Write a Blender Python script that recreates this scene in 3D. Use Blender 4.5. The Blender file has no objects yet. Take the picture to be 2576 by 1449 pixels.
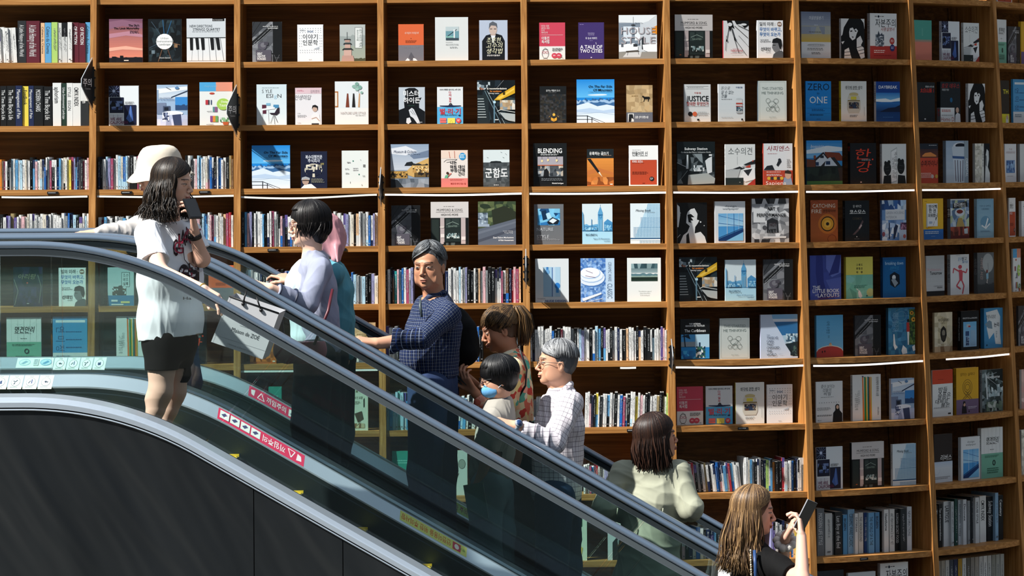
import bpy, math, random, hashlib
import numpy as np
from mathutils import Vector, Matrix, Euler
C = bpy.context.scene.collection
SC = bpy.context.scene; CAMP = Vector((0, 0, 6.36))
# ------------------------------------------------------------------ camera, world, sun, exposure
FPX, XC, YH, ROLL, CH = 8400.0, 1600.0, 392.0, 0.0062, 6.36
ca, sa = math.cos(ROLL), math.sin(ROLL)
cd = bpy.data.cameras.new('camera'); cam = bpy.data.objects.new('camera', cd); C.objects.link(cam)
cam.location = (0, 0, CH)
cam.rotation_euler = (Matrix.Rotation(ROLL, 3, 'Y') @ Matrix.Rotation(math.pi / 2, 3, 'X')).to_euler()
cd.sensor_width = 36.0; cd.lens = FPX / 2576 * 36.0
cd.shift_x = (1288 - XC) / 2576.0; cd.shift_y = (YH - 724.5) / 2576.0
cd.clip_start = 0.5; cd.clip_end = 200
SC.camera = cam
SC.view_settings.view_transform = 'Standard'; SC.view_settings.look = 'None'
SC.view_settings.gamma = 1.0; SC.view_settings.use_curve_mapping = False
SC.view_settings.exposure = 0.34
try:
    SC.cycles.max_bounces = 6; SC.cycles.diffuse_bounces = 2; SC.cycles.glossy_bounces = 3
    SC.cycles.transparent_max_bounces = 14; SC.cycles.transmission_bounces = 2
    SC.cycles.caustics_reflective = False; SC.cycles.caustics_refractive = False
except Exception: pass
wd = bpy.data.worlds.new('world'); SC.world = wd; wd.use_nodes = True
wn = wd.node_tree.nodes; wl = wd.node_tree.links
bg = wn['Background']
tcw = wn.new('ShaderNodeTexCoord'); sep = wn.new('ShaderNodeSeparateXYZ'); wl.new(tcw.outputs['Generated'], sep.inputs[0])
rw = wn.new('ShaderNodeValToRGB'); wl.new(sep.outputs['Z'], rw.inputs[0])
rw.color_ramp.elements[0].position = 0.0; rw.color_ramp.elements[0].color = (0.10, 0.11, 0.12, 1)
rw.color_ramp.elements[1].position = 0.9; rw.color_ramp.elements[1].color = (0.95, 1.10, 1.30, 1)
e = rw.color_ramp.elements.new(0.25); e.color = (0.22, 0.26, 0.31, 1)
wl.new(rw.outputs[0], bg.inputs[0]); bg.inputs[1].default_value = 0.48
sl = bpy.data.lights.new('sun', 'SUN'); sun = bpy.data.objects.new('sun', sl); C.objects.link(sun)
sl.energy = 6.8; sl.angle = math.radians(1.2); sl.color = (1.0, 0.97, 0.91)
SUND = Vector((0.62, 0.36, -0.70)).normalized()            # travel direction: from the upper left behind the camera
sun.rotation_euler = SUND.to_track_quat('-Z', 'Y').to_euler(); sun.location = (-6, -6, 16)

# ------------------------------------------------------------------ helpers
def W(x, y, Y):
    u = (x - XC) / FPX; v = (YH - y) / FPX
    return Vector((Y * (u * ca + v * sa), Y, CH + Y * (-u * sa + v * ca)))
def lin(c):
    return tuple((x / 12.92 if x <= 0.04045 else ((x + 0.055) / 1.055) ** 2.4) for x in c)
def hx(s):
    if len(s) == 3: s = s[0] * 2 + s[1] * 2 + s[2] * 2
    return lin(tuple(int(s[i:i + 2], 16) / 255 for i in (0, 2, 4)))
class MB:
    def __init__(s): s.v = []; s.f = []; s.c = []; s.m = []; s.sm = []
    def add(s, vs, fs, col=(1, 1, 1), mi=0, sm=False):
        o = len(s.v); s.v.extend([tuple(p) for p in vs])
        for f in fs:
            s.f.append(tuple(i + o for i in f)); s.c.append(col); s.m.append(mi); s.sm.append(sm)
    def box(s, o, ax, ay, az, col=(1, 1, 1), mi=0):          # corner o and three edge vectors
        o = Vector(o); ax = Vector(ax); ay = Vector(ay); az = Vector(az)
        p = [o, o + ax, o + ax + ay, o + ay]; p += [q + az for q in p]
        f = [(0, 3, 2, 1), (4, 5, 6, 7), (0, 1, 5, 4), (1, 2, 6, 5), (2, 3, 7, 6), (3, 0, 4, 7)]
        if ax.cross(ay).dot(az) < 0: f = [t[::-1] for t in f]
        s.add(p, f, col, mi)
    def cbox(s, c, sx, sy, sz, col=(1, 1, 1), mi=0, R=None):
        R = R or Matrix.Identity(3); ax, ay, az = R.col[0] * sx, R.col[1] * sy, R.col[2] * sz
        s.box(Vector(c) - ax / 2 - ay / 2 - az / 2, ax, ay, az, col, mi)
    def tube(s, pts, r, n=8, col=(1, 1, 1), mi=0, cap=True, up=None, sy=1.0):
        pts = [Vector(p) for p in pts]; rs = r if hasattr(r, '__len__') else [r] * len(pts)
        vs = []; fs = []
        ref = Vector(up) if up is not None else None
        for i, p in enumerate(pts):
            t = (pts[min(i + 1, len(pts) - 1)] - pts[max(i - 1, 0)])
            t = t.normalized() if t.length > 1e-9 else Vector((0, 0, 1))
            if ref is None: ref = Vector((0, 0, 1)) if abs(t.z) < 0.9 else Vector((1, 0, 0))
            a = t.cross(ref)
            a = a.normalized() if a.length > 1e-6 else t.orthogonal().normalized()
            b = a.cross(t)
            if up is None: ref = b
            for k in range(n):
                q = 2 * math.pi * k / n
                vs.append(p + a * math.cos(q) * rs[i] * sy + b * math.sin(q) * rs[i])
        for i in range(len(pts) - 1):
            for k in range(n):
                fs.append((i * n + k, i * n + (k + 1) % n, (i + 1) * n + (k + 1) % n, (i + 1) * n + k))
        if cap: fs.append(tuple(range(n))[::-1]); fs.append(tuple((len(pts) - 1) * n + k for k in range(n)))
        s.add(vs, fs, col, mi, True)
    def ball(s, c, r, n=12, col=(1, 1, 1), mi=0, R=None):
        r = r if hasattr(r, '__len__') else (r, r, r); R = R or Matrix.Identity(3); vs = []; fs = []; m = max(4, n // 2)
        for i in range(m + 1):
            a = math.pi * i / m
            for k in range(n):
                q = 2 * math.pi * k / n
                vs.append(Vector(c) + R @ Vector((r[0] * math.sin(a) * math.cos(q), r[1] * math.sin(a) * math.sin(q), r[2] * math.cos(a))))
        for i in range(m):
            for k in range(n): fs.append((i * n + k, (i + 1) * n + k, (i + 1) * n + (k + 1) % n, i * n + (k + 1) % n))
        s.add(vs, fs, col, mi, True)
    def build(s, name, mats, parent=None, at=None, org=None):
        """org: world point that becomes the object's origin (children: the root's origin)"""
        o0 = Vector(org if org is not None else (0, 0, 0))
        me = bpy.data.meshes.new(name)
        me.from_pydata([(p[0] - o0.x, p[1] - o0.y, p[2] - o0.z) for p in s.v], [], s.f)
        for m in (mats if isinstance(mats, (list, tuple)) else [mats]): me.materials.append(m)
        me.polygons.foreach_set('material_index', s.m); me.polygons.foreach_set('use_smooth', s.sm)
        at_ = me.color_attributes.new('Col', 'FLOAT_COLOR', 'CORNER')
        ln = np.array([len(f) for f in s.f]); cc = np.array([tuple(c)[:3] + (1.0,) for c in s.c], dtype=np.float32)
        at_.data.foreach_set('color', np.repeat(cc, ln, axis=0).ravel())
        o = bpy.data.objects.new(name, me); C.objects.link(o)
        if parent is not None: o.parent = parent
        else: o.location = o0
        return o
def tag(o, label=None, cat=None, group=None, kind=None):
    if label: o['label'] = label
    if cat: o['category'] = cat
    if group: o['group'] = group
    if kind: o['kind'] = kind
    return o
def thing(name, loc, label, cat, group=None):
    o = bpy.data.objects.new(name, None); C.objects.link(o); o.location = loc; o.empty_display_size = 0.05
    return tag(o, label, cat, group)

def mat(name, col=(0.5, 0.5, 0.5), rough=0.5, metal=0.0, attr=False, spec=0.5, bump=None, emit=None, noise=None):
    m = bpy.data.materials.new(name); m.use_nodes = True; nt = m.node_tree; b = nt.nodes['Principled BSDF']
    b.inputs['Roughness'].default_value = rough; b.inputs['Metallic'].default_value = metal
    b.inputs['Specular IOR Level'].default_value = spec; b.inputs['Base Color'].default_value = (*col, 1)
    src = None
    if attr:
        a = nt.nodes.new('ShaderNodeVertexColor'); a.layer_name = 'Col'; src = a.outputs[0]
    if noise:                                             # (scale, strength, stretch xyz)
        tc = nt.nodes.new('ShaderNodeTexCoord'); mp = nt.nodes.new('ShaderNodeMapping'); mp.inputs['Scale'].default_value = noise[2]
        nz = nt.nodes.new('ShaderNodeTexNoise'); nz.inputs['Scale'].default_value = noise[0]; nz.inputs['Detail'].default_value = 4
        nt.links.new(tc.outputs['Object'], mp.inputs[0]); nt.links.new(mp.outputs[0], nz.inputs['Vector'])
        mr = nt.nodes.new('ShaderNodeMapRange'); mr.inputs[1].default_value = 0.25; mr.inputs[2].default_value = 0.75
        mr.inputs[3].default_value = 1 - noise[1]; mr.inputs[4].default_value = 1 + noise[1]; nt.links.new(nz.outputs[0], mr.inputs[0])
        vm = nt.nodes.new('ShaderNodeVectorMath'); vm.operation = 'SCALE'
        if src is not None: nt.links.new(src, vm.inputs[0])
        else: vm.inputs[0].default_value = col
        nt.links.new(mr.outputs[0], vm.inputs['Scale']); src = vm.outputs[0]
    if src is not None: nt.links.new(src, b.inputs['Base Color'])
    if bump:                                              # (scale, strength, stretch, distance)
        tc = nt.nodes.new('ShaderNodeTexCoord'); mp = nt.nodes.new('ShaderNodeMapping'); mp.inputs['Scale'].default_value = bump[2]
        nz = nt.nodes.new('ShaderNodeTexNoise'); nz.inputs['Scale'].default_value = bump[0]; nz.inputs['Detail'].default_value = 3
        bp = nt.nodes.new('ShaderNodeBump'); bp.inputs['Strength'].default_value = bump[1]; bp.inputs['Distance'].default_value = bump[3]
        nt.links.new(tc.outputs['Object'], mp.inputs[0]); nt.links.new(mp.outputs[0], nz.inputs['Vector'])
        nt.links.new(nz.outputs[0], bp.inputs['Height']); nt.links.new(bp.outputs[0], b.inputs['Normal'])
    if emit: b.inputs['Emission Color'].default_value = (*emit[0], 1); b.inputs['Emission Strength'].default_value = emit[1]
    return m
def woodmat(name, c1, c2, c3, stretch, rough=0.5):
    m = bpy.data.materials.new(name); m.use_nodes = True; nt = m.node_tree; b = nt.nodes['Principled BSDF']
    b.inputs['Roughness'].default_value = rough; b.inputs['Specular IOR Level'].default_value = 0.3
    tc = nt.nodes.new('ShaderNodeTexCoord'); mp = nt.nodes.new('ShaderNodeMapping'); mp.inputs['Scale'].default_value = stretch
    nt.links.new(tc.outputs['Object'], mp.inputs[0])
    n1 = nt.nodes.new('ShaderNodeTexNoise'); n1.inputs['Scale'].default_value = 1.0; n1.inputs['Detail'].default_value = 7; n1.inputs['Roughness'].default_value = 0.65; n1.inputs['Distortion'].default_value = 0.6
    nt.links.new(mp.outputs[0], n1.inputs['Vector'])
    cr = nt.nodes.new('ShaderNodeValToRGB'); el = cr.color_ramp.elements
    el[0].position = 0.34; el[0].color = (*c1, 1); el[1].position = 0.66; el[1].color = (*c3, 1); x = el.new(0.5); x.color = (*c2, 1)
    nt.links.new(n1.outputs[0], cr.inputs[0]); nt.links.new(cr.outputs[0], b.inputs['Base Color'])
    bp = nt.nodes.new('ShaderNodeBump'); bp.inputs['Strength'].default_value = 0.25; bp.inputs['Distance'].default_value = 0.002
    nt.links.new(n1.outputs[0], bp.inputs['Height']); nt.links.new(bp.outputs[0], b.inputs['Normal'])
    return m
def glassmat(name, tint, refl=1.0):
    m = bpy.data.materials.new(name); m.use_nodes = True; nt = m.node_tree; nt.nodes.clear()
    out = nt.nodes.new('ShaderNodeOutputMaterial'); mx = nt.nodes.new('ShaderNodeMixShader'); tr = nt.nodes.new('ShaderNodeBsdfTransparent')
    gl = nt.nodes.new('ShaderNodeBsdfGlossy'); fr = nt.nodes.new('ShaderNodeFresnel'); fr.inputs[0].default_value = 1.5
    tr.inputs[0].default_value = (*tint, 1); gl.inputs[0].default_value = (refl, refl, refl, 1); gl.inputs['Roughness'].default_value = 0.02
    nt.links.new(fr.outputs[0], mx.inputs[0]); nt.links.new(tr.outputs[0], mx.inputs[1]); nt.links.new(gl.outputs[0], mx.inputs[2]); nt.links.new(mx.outputs[0], out.inputs[0])
    return m
M = {}
_oak = (hx('85582a'), hx('a3703a'), hx('bd8a50'))
_oak_shaded = (hx('64431f'), hx('7a5227'), hx('906433'))  # same oak darkened: shade inside the bays put into the back panel colour
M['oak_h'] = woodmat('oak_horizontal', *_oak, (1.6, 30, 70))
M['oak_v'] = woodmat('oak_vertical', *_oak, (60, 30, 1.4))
M['oak_back'] = woodmat('oak_back_shaded', *_oak_shaded, (1.2, 20, 45), 0.6)
M['print'] = mat('printed_paper', attr=True, rough=0.38, spec=0.4)
M['pages'] = mat('book_pages', hx('e6e2d6'), rough=0.9)
M['steel'] = mat('brushed_steel', hx('b3bfcb'), rough=0.30, metal=0.45, bump=(60, 0.05, (1, 1, 20), 0.001))
M['skirt'] = mat('skirt_steel', hx('4a5658'), rough=0.3, metal=0.8)
M['rubber'] = mat('handrail_rubber', hx('566678'), rough=0.22, spec=0.8)
M['railbase'] = mat('handrail_guide', hx('59636a'), rough=0.3, metal=0.7)
M['black'] = mat('black_plastic', hx('121416'), rough=0.4)
M['attr'] = mat('painted_plastic', attr=True, rough=0.45)
M['glass'] = glassmat("tinted_glass", (0.88, 0.945, 0.935))
M['clear'] = glassmat('clear_glass', (0.96, 0.98, 0.98))
# ------------------------------------------------------------------ bookcase geometry: nodes (x at top, x at bottom, depth) and shelf lines
NT = [-135, 236, 597, 957, 1317, 1676, 2000, 2288, 2497, 2672]
NB = [-150, 226, 597, 965, 1331, 1697, 2046, 2354, 2575, 2765]
NZ = [20.0, 20.0, 20.0, 20.0, 20.0, 20.0, 20.22, 20.65, 21.2, 21.95]
ROWS = [[-2, -3, -4, -7, -10, -12, -12, -7, 3, 20],
        [159, 157.5, 156, 153.5, 150.5, 147, 145.5, 150, 158, 168],
        [318, 316.5, 315, 312.5, 310.5, 307, 304.5, 306.5, 308.5, 312],
        [478.5, 477, 475, 472.5, 469.5, 467, 465, 461.5, 458.5, 456],
        [627, 625, 622, 619, 616, 613, 610, 604, 597, 590],
        [774, 771, 767, 765, 762, 759, 756, 747, 736, 724],
        [922, 920, 917, 913, 910, 907, 902, 891, 874, 857],
        [1094, 1091, 1088, 1084, 1079, 1073, 1066, 1053.5, 1033, 1013],
        [1262, 1259, 1255, 1250, 1246, 1242, 1237, 1219, 1199, 1175],
        [1434, 1431, 1427, 1421, 1414, 1410, 1404, 1385, 1357, 1325],
        [1606, 1603, 1598, 1592, 1585, 1580, 1575, 1550, 1518, 1480]]
def nodeZ(i, y): return NZ[i] - 0.2 * (y - 724) / 1000
def node(i, y):
    t = y / 1449.0
    return W(NT[i] * (1 - t) + NB[i] * t, y, nodeZ(i, y))
DEPTH = 0.32; TH = 0.034
def bay_frame(i, r):
    """front line of shelf r in bay i: left point, right point (top edge of the board), tangent, normal pointing into the case"""
    a = node(i, ROWS[r][i]); b = node(i + 1, ROWS[r][i + 1])
    t = (b - a); th = Vector((t.x, t.y, 0)).normalized(); n = Vector((-th.y, th.x, 0))
    return a, b, th, n
BAYW = ['leftmost bay', 'second bay', 'third bay', 'fourth bay', 'fifth bay', 'sixth bay', 'seventh bay', 'eighth bay', 'rightmost bay']
for i in range(9):
    a5 = node(i, 1590); base = Vector((a5.x, a5.y, 0))
    root = thing('bookcase', base, 'tall oak bookcase, %s of the curved wall of books, full of shelves' % BAYW[i].replace(' bay', ''), 'bookcase', 'oak bookcase bays of the long wall')
    # back panel
    mb = MB(); ys = [-150, 0, 157, 316, 476, 624, 770, 918, 1090, 1256, 1428, 1600]
    col = []
    for y in ys:
        a = node(i, y); b = node(i + 1, y); th = Vector(((b - a).x, (b - a).y, 0)).normalized(); n = Vector((-th.y, th.x, 0))
        col.append((a + n * DEPTH - th * 0.02, b + n * DEPTH + th * 0.02))
    last = col[-1]; col.append((Vector((last[0].x, last[0].y, 0)), Vector((last[1].x, last[1].y, 0))))
    vs = []
    for p, q in col: vs += [p, q]
    nn = Vector((0, 0.02, 0)); k = len(vs); vs2 = vs + [p + nn for p in vs]
    fs = [(2 * j + 2, 2 * j + 3, 2 * j + 1, 2 * j) for j in range(len(col) - 1)] + [(k + 2 * j, k + 2 * j + 1, k + 2 * j + 3, k + 2 * j + 2) for j in range(len(col) - 1)]
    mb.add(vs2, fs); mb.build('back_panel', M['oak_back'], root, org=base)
    # shelves
    for r in range(11):
        if r == 10 and i < 4: pass
        a, b, th, n = bay_frame(i, r); mb = MB(); N = 8; bulge = [0, 0, 0, 0, 0, 0.015, 0.04, 0.05, 0.05][i]
        vs = []
        for j in range(N + 1):
            s = j / N; p = a.lerp(b, s) - n * (4 * bulge * s * (1 - s)); q = a.lerp(b, s) + n * DEPTH
            q.z = p.z
            vs += [p, q, Vector((q.x, q.y, q.z - TH)), Vector((p.x, p.y, p.z - TH))]
        fs = []
        for j in range(N):
            for k in range(4):
                fs.append((4 * j + k, 4 * j + 4 + k, 4 * j + 4 + (k + 1) % 4, 4 * j + (k + 1) % 4))
        fs += [(0, 1, 2, 3), (4 * N + 3, 4 * N + 2, 4 * N + 1, 4 * N)]
        mb.add(vs, [f[::-1] for f in fs]); mb.build('shelf', M['oak_h'], root, org=base)
    # uprights on the left of every bay, the last bay also on its right
    for d in ([i] if i < 8 else [i, i + 1]):
        mb = MB(); prev = None; ring = []
        lo, hi = max(d - 1, 0), min(d + 1, 9)
        for y in ys + [None]:
            if y is None:
                c = ring[-1][4].copy(); ring.append([Vector((p.x, p.y, 0)) for p in ring[-1][:4]] + [Vector((0, 0, 0))]); break
            c = node(d, y); t = node(hi, y) - node(lo, y); th = Vector((t.x, t.y, 0)).normalized(); n = Vector((-th.y, th.x, 0))
            w = 0.0185 if y < 157 + (d * 77) - 40 else 0.0205
            f = 0.012
            ring.append([c - th * w - n * f, c + th * w - n * f, c + th * w + n * (DEPTH - 0.005), c - th * w + n * (DEPTH - 0.005), c])
        vs = [p for rg in ring for p in rg[:4]]; fs = []
        for j in range(len(ring) - 1):
            for k in range(4): fs.append((4 * j + k, 4 * j + (k + 1) % 4, 4 * j + 4 + (k + 1) % 4, 4 * j + 4 + k))
        m_ = len(ring) - 1; fs += [(3, 2, 1, 0), (4 * m_, 4 * m_ + 1, 4 * m_ + 2, 4 * m_ + 3)]
        mb.add(vs, [f[::-1] for f in fs]); mb.build('upright', M['oak_v'], root, org=base)

# ------------------------------------------------------------------ floors and the wall behind the bookcase
FL = 5.0                                                   # upper floor level; the lower floor is z = 0
M['tile'] = mat('stone_floor', hx('a8a6a0'), rough=0.25, noise=(1.5, 0.12, (1, 1, 1)))
M['plaster'] = mat('plaster', hx('6b5a48'), rough=0.8, noise=(3, 0.08, (1, 1, 1)))
mb = MB(); mb.box((-12, 2, -0.1), (24, 0, 0), (0, 26, 0), (0, 0, 0.1)); tag(mb.build('floor', M['tile']), 'grey stone floor of the lower level', kind='structure')
mb = MB(); mb.box((-12, 25.0, 0), (24, 0, 0), (0, 0.2, 0), (0, 0, 8.4)); tag(mb.build('wall_back', M['plaster']), 'plain wall behind the bookcases', kind='structure')
# ------------------------------------------------------------------ printed artwork: ops in a 0..100 square (x right, y down) mapped onto a surface
_tc = bpy.data.curves.new('lettering', 'FONT'); _to = bpy.data.objects.new('lettering', _tc); C.objects.link(_to)
_GL = {}
def glyphs(s, bold):
    k = (s, bold)
    if k not in _GL:
        _tc.body = s; _tc.resolution_u = 2; _tc.offset = 0.016 if bold else 0.0; _tc.fill_mode = 'BOTH'
        bpy.context.view_layer.update()
        dg = bpy.context.evaluated_depsgraph_get(); ev = _to.evaluated_get(dg); me = ev.to_mesh()
        v = np.zeros(len(me.vertices) * 3); me.vertices.foreach_get('co', v); v = v.reshape(-1, 3)[:, :2].copy()
        f = [tuple(p.vertices) for p in me.polygons]; ev.to_mesh_clear()
        if len(v): v[:, 0] -= v[:, 0].min()
        _GL[k] = (v, f, float(v[:, 0].max()) if len(v) else 1.0)
    return _GL[k]
def cl(x): return max(0.0, min(100.0, x))
def art(spec, aspect):
    """-> list of (layer, 2D verts, faces, colour); aspect = width / height of the surface"""
    out = []; L = 0
    for op in spec.split(';'):
        op = op.strip()
        if not op: continue
        txt = None
        if '|' in op: op, txt = op.split('|', 1)
        a = op.split(); k = a[0]; L += 1
        if k == 'r':
            x0, y0, x1, y1 = [cl(float(q)) for q in a[1:5]]; out.append((L, [(x0, y0), (x1, y0), (x1, y1), (x0, y1)], [(0, 1, 2, 3)], hx(a[5])))
        elif k == 'v':
            x0, y0, x1, y1 = [cl(float(q)) for q in a[1:5]]; n = int(a[5]); A = hx(a[6]); B = hx(a[7])
            for j in range(n):
                t = (j + .5) / n; c = tuple(A[q] * (1 - t) + B[q] * t for q in range(3)); u0 = y0 + (y1 - y0) * j / n; u1 = y0 + (y1 - y0) * (j + 1) / n
                out.append((L, [(x0, u0), (x1, u0), (x1, u1), (x0, u1)], [(0, 1, 2, 3)], c))
        elif k == 'e':
            cx, cy, rx, ry = [float(q) for q in a[1:5]]; n = 18
            out.append((L, [(cl(cx + rx * math.cos(2 * math.pi * j / n)), cl(cy + ry * math.sin(2 * math.pi * j / n))) for j in range(n)], [tuple(range(n))], hx(a[5])))
        elif k == 'o':
            cx, cy, rx, ry, w = [float(q) for q in a[1:6]]; n = 20; vs = []
            for j in range(n):
                q = 2 * math.pi * j / n; vs += [(cx + rx * math.cos(q), cy + ry * math.sin(q)), (cx + (rx - w / aspect) * math.cos(q), cy + (ry - w) * math.sin(q))]
            out.append((L, vs, [(2 * j, 2 * ((j + 1) % n), 2 * ((j + 1) % n) + 1, 2 * j + 1) for j in range(n)], hx(a[6])))
        elif k == 'p':
            q = [cl(float(z)) for z in a[2:]]; vs = list(zip(q[::2], q[1::2])); out.append((L, vs, [tuple(range(len(vs)))], hx(a[1])))
        elif k == 'l':
            q = [float(z) for z in a[3:]]; w = float(a[2]) / 2; vs = list(zip(q[::2], q[1::2]))
            for (x0, y0), (x1, y1) in zip(vs, vs[1:]):
                dx = (x1 - x0) * aspect; dy = y1 - y0; d = math.hypot(dx, dy) or 1; nx = -dy / d * w / aspect; ny = dx / d * w
                out.append((L, [(cl(x0 + nx), cl(y0 + ny)), (cl(x1 + nx), cl(y1 + ny)), (cl(x1 - nx), cl(y1 - ny)), (cl(x0 - nx), cl(y0 - ny))], [(0, 1, 2, 3)], hx(a[1]))); L += 0.05
        elif k == 't':
            x, y, h = float(a[1]), float(a[2]), float(a[3]); fl = a[5] if len(a) > 5 else 'l'; col = hx(a[4])
            v, f, wd_ = glyphs(txt, 'b' in fl); em = h / 0.75
            sx = em / aspect; sy = em
            wfit = None
            for z in a[6:]:
                if z[0] == 'w': wfit = float(z[1:])
            rot = 'v' in fl or 'V' in fl
            if 'V' in fl: h *= aspect; em = h / 0.75
            if not rot:
                if wfit: sx = wfit / wd_
                W_ = wd_ * sx; x0 = x - (W_ / 2 if 'c' in fl else (W_ if 'R' in fl else 0))
                sh = 0.2 * em / aspect if 'i' in fl else 0
                vs = [(x0 + p[0] * sx + p[1] * sh, y + h / 2 - p[1] * sy) for p in v]
            else:                                         # reads downwards, turned clockwise; h is the stroke height in % of the WIDTH side
                sy = em / aspect; sx = em
                if wfit: sx = wfit / wd_
                W_ = wd_ * sx; y0 = y - (W_ / 2 if 'c' in fl else 0)
                vs = [(x - h / 2 / aspect + p[1] * sy, y0 + p[0] * sx) for p in v]
            if len(f): out.append((L, vs, f, col))
        elif k == 'g':
            x0, y0, x1, y1 = [float(q) for q in a[1:5]]; n = int(a[5]); rg = random.Random(n * 7 + int(x0)); st = (y1 - y0) / n
            for j in range(n):
                u = y0 + st * j; x = x0; e_ = x1 - (x1 - x0) * rg.uniform(0, 0.25)
                while x < e_:
                    w = rg.uniform(3, 9); out.append((L, [(x, u), (min(x + w, e_), u), (min(x + w, e_), u + st * .5), (x, u + st * .5)], [(0, 1, 2, 3)], hx(a[6]))); x += w + 1.6
        elif k == 'n':
            x0, y0, x1, y1 = [float(q) for q in a[1:5]]; cs = [hx(q) for q in a[5].split(',')]; nx = int(a[6]); ny = max(1, int(nx * (y1 - y0) / (x1 - x0) / aspect)); rg = random.Random(int(a[7]) if len(a) > 7 else 1)
            pt = {}
            for i in range(nx + 1):
                for j in range(ny + 1):
                    jx = 0 if i in (0, nx) else rg.uniform(-.42, .42); jy = 0 if j in (0, ny) else rg.uniform(-.42, .42)
                    pt[i, j] = (x0 + (x1 - x0) * (i + jx) / nx, y0 + (y1 - y0) * (j + jy) / ny)
            for i in range(nx):
                for j in range(ny):
                    c = rg.choice(cs); s_ = rg.uniform(.8, 1.2); out.append((L, [pt[i, j], pt[i + 1, j], pt[i + 1, j + 1], pt[i, j + 1]], [(0, 1, 2, 3)], tuple(min(1, z * s_) for z in c)))
        elif k == 's':
            x0, y0, x1, y1 = [float(q) for q in a[1:5]]; n = int(a[6]); am = float(a[7]); rg = random.Random(int(a[8]) if len(a) > 8 else 3)
            vs = [(x0 + (x1 - x0) * j / n, cl(y0 + rg.uniform(-am, am))) for j in range(n + 1)]
            for j in range(n): out.append((L, [vs[j], vs[j + 1], (vs[j + 1][0], y1), (vs[j][0], y1)], [(0, 1, 2, 3)], hx(a[5])))
        elif k == 'd':
            x0, y0, x1, y1 = [float(q) for q in a[1:5]]; nx, ny = int(a[5]), int(a[6]); r = float(a[7])
            for i in range(nx):
                for j in range(ny):
                    cx = x0 + (x1 - x0) * (i + .5) / nx; cy = y0 + (y1 - y0) * (j + .5) / ny; q = r * (.3 + .9 * (i / nx * .6 + j / ny * .4)) if len(a) > 9 else r
                    out.append((L, [(cx - q / aspect, cy), (cx, cy - q), (cx + q / aspect, cy), (cx, cy + q)], [(0, 1, 2, 3)], hx(a[8])))
    return out
def lay(mb, spec, aspect, fn, step=0.00015, mi=0):
    for L, vs, fs, c in art(spec, aspect):
        ff = []
        for f in fs:
            A = 0
            for p, q in zip(f, f[1:] + f[:1]): A += vs[p][0] * vs[q][1] - vs[q][0] * vs[p][1]
            ff.append(f if A < 0 else f[::-1])            # y is down: negative area = counter-clockwise to the viewer
        mb.add([fn(x / 100, y / 100, L * step) for x, y in vs], ff, c, mi)

# ------------------------------------------------------------------ escalators
YA, YB2, YB1, YC = 15.2, 16.56, 16.87, 18.02
ZR = FL + 0.95
c0 = W(302, 617, YA); XCOR = c0.x; ZR = c0.z
T_ = 0.416; S30 = math.tan(math.radians(30)); R_ = T_ / math.tan(math.radians(15)); DZ = ZR - 0.95; XLOW = XCOR + DZ / S30
def railz(X):
    def f(x):                                            # from flat (x<-T) round to the 30 degree slope
        if x <= -T_: return 0.0
        xe = T_ * math.cos(math.radians(30))
        if x >= xe: return -x * S30
        s = (x + T_); return -(R_ - math.sqrt(max(R_ * R_ - s * s, 0)))
    if X < (XCOR + XLOW) / 2: return ZR + f(X - XCOR)
    return 0.95 - f(XLOW - X)
XS = [XCOR - 2.2] + [XCOR - 1.6 + 0.2 * k for k in range(5)] + [XCOR - T_ + 0.05 * k for k in range(17)] + [XCOR + 0.4 + 0.5 * k for k in range(1, 17)] + [XLOW - 0.42 + 0.06 * k for k in range(15)] + [XLOW + 1.3]
XS = sorted(x for x in XS)
def sweep(mb, prof, col=(1, 1, 1), closed=True, sm=False, x0=-99, x1=99, mi=0):
    """profile of (y, dz) carried along the handrail line"""
    xs = [x for x in XS if x0 < x < x1]
    if x0 > -90: xs = [x0] + xs
    if x1 < 90: xs = xs + [x1]
    n = len(prof); vs = []; fs = []
    for X in xs:
        z = railz(X)
        for (y, dz) in prof: vs.append((X, y, z + dz))
    for i in range(len(xs) - 1):
        for k in range(n if closed else n - 1): fs.append((i * n + k, i * n + (k + 1) % n, (i + 1) * n + (k + 1) % n, (i + 1) * n + k))
    if closed: fs.append(tuple(range(n))[::-1]); fs.append(tuple((len(xs) - 1) * n + k for k in range(n)))
    mb.add(vs, fs, col, mi, sm)
M['clad'] = mat('dark_cladding', hx('1b1f22'), rough=0.45, metal=0.3, spec=0.4, bump=(1.0, 1.0, (2.4, 1.0, 0.42), 0.16))
_mp = M['clad'].node_tree.nodes['Mapping']; _mp.vector_type = 'TEXTURE'; _mp.inputs['Rotation'].default_value = (0, math.radians(57), 0)
M['tread'] = mat('step_metal', hx('3c4443'), rough=0.45, metal=0.6)
M['yellow'] = mat('yellow_plastic', hx('c9b02a'), rough=0.5)
M['comb'] = mat('riser_metal', hx('8b9a9a'), rough=0.4, metal=0.5)
def circ(y, dz, ry, rz, n=12): return [(y + ry * math.cos(2 * math.pi * k / n), dz + rz * math.sin(2 * math.pi * k / n)) for k in range(n)]
DK = -0.675
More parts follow.
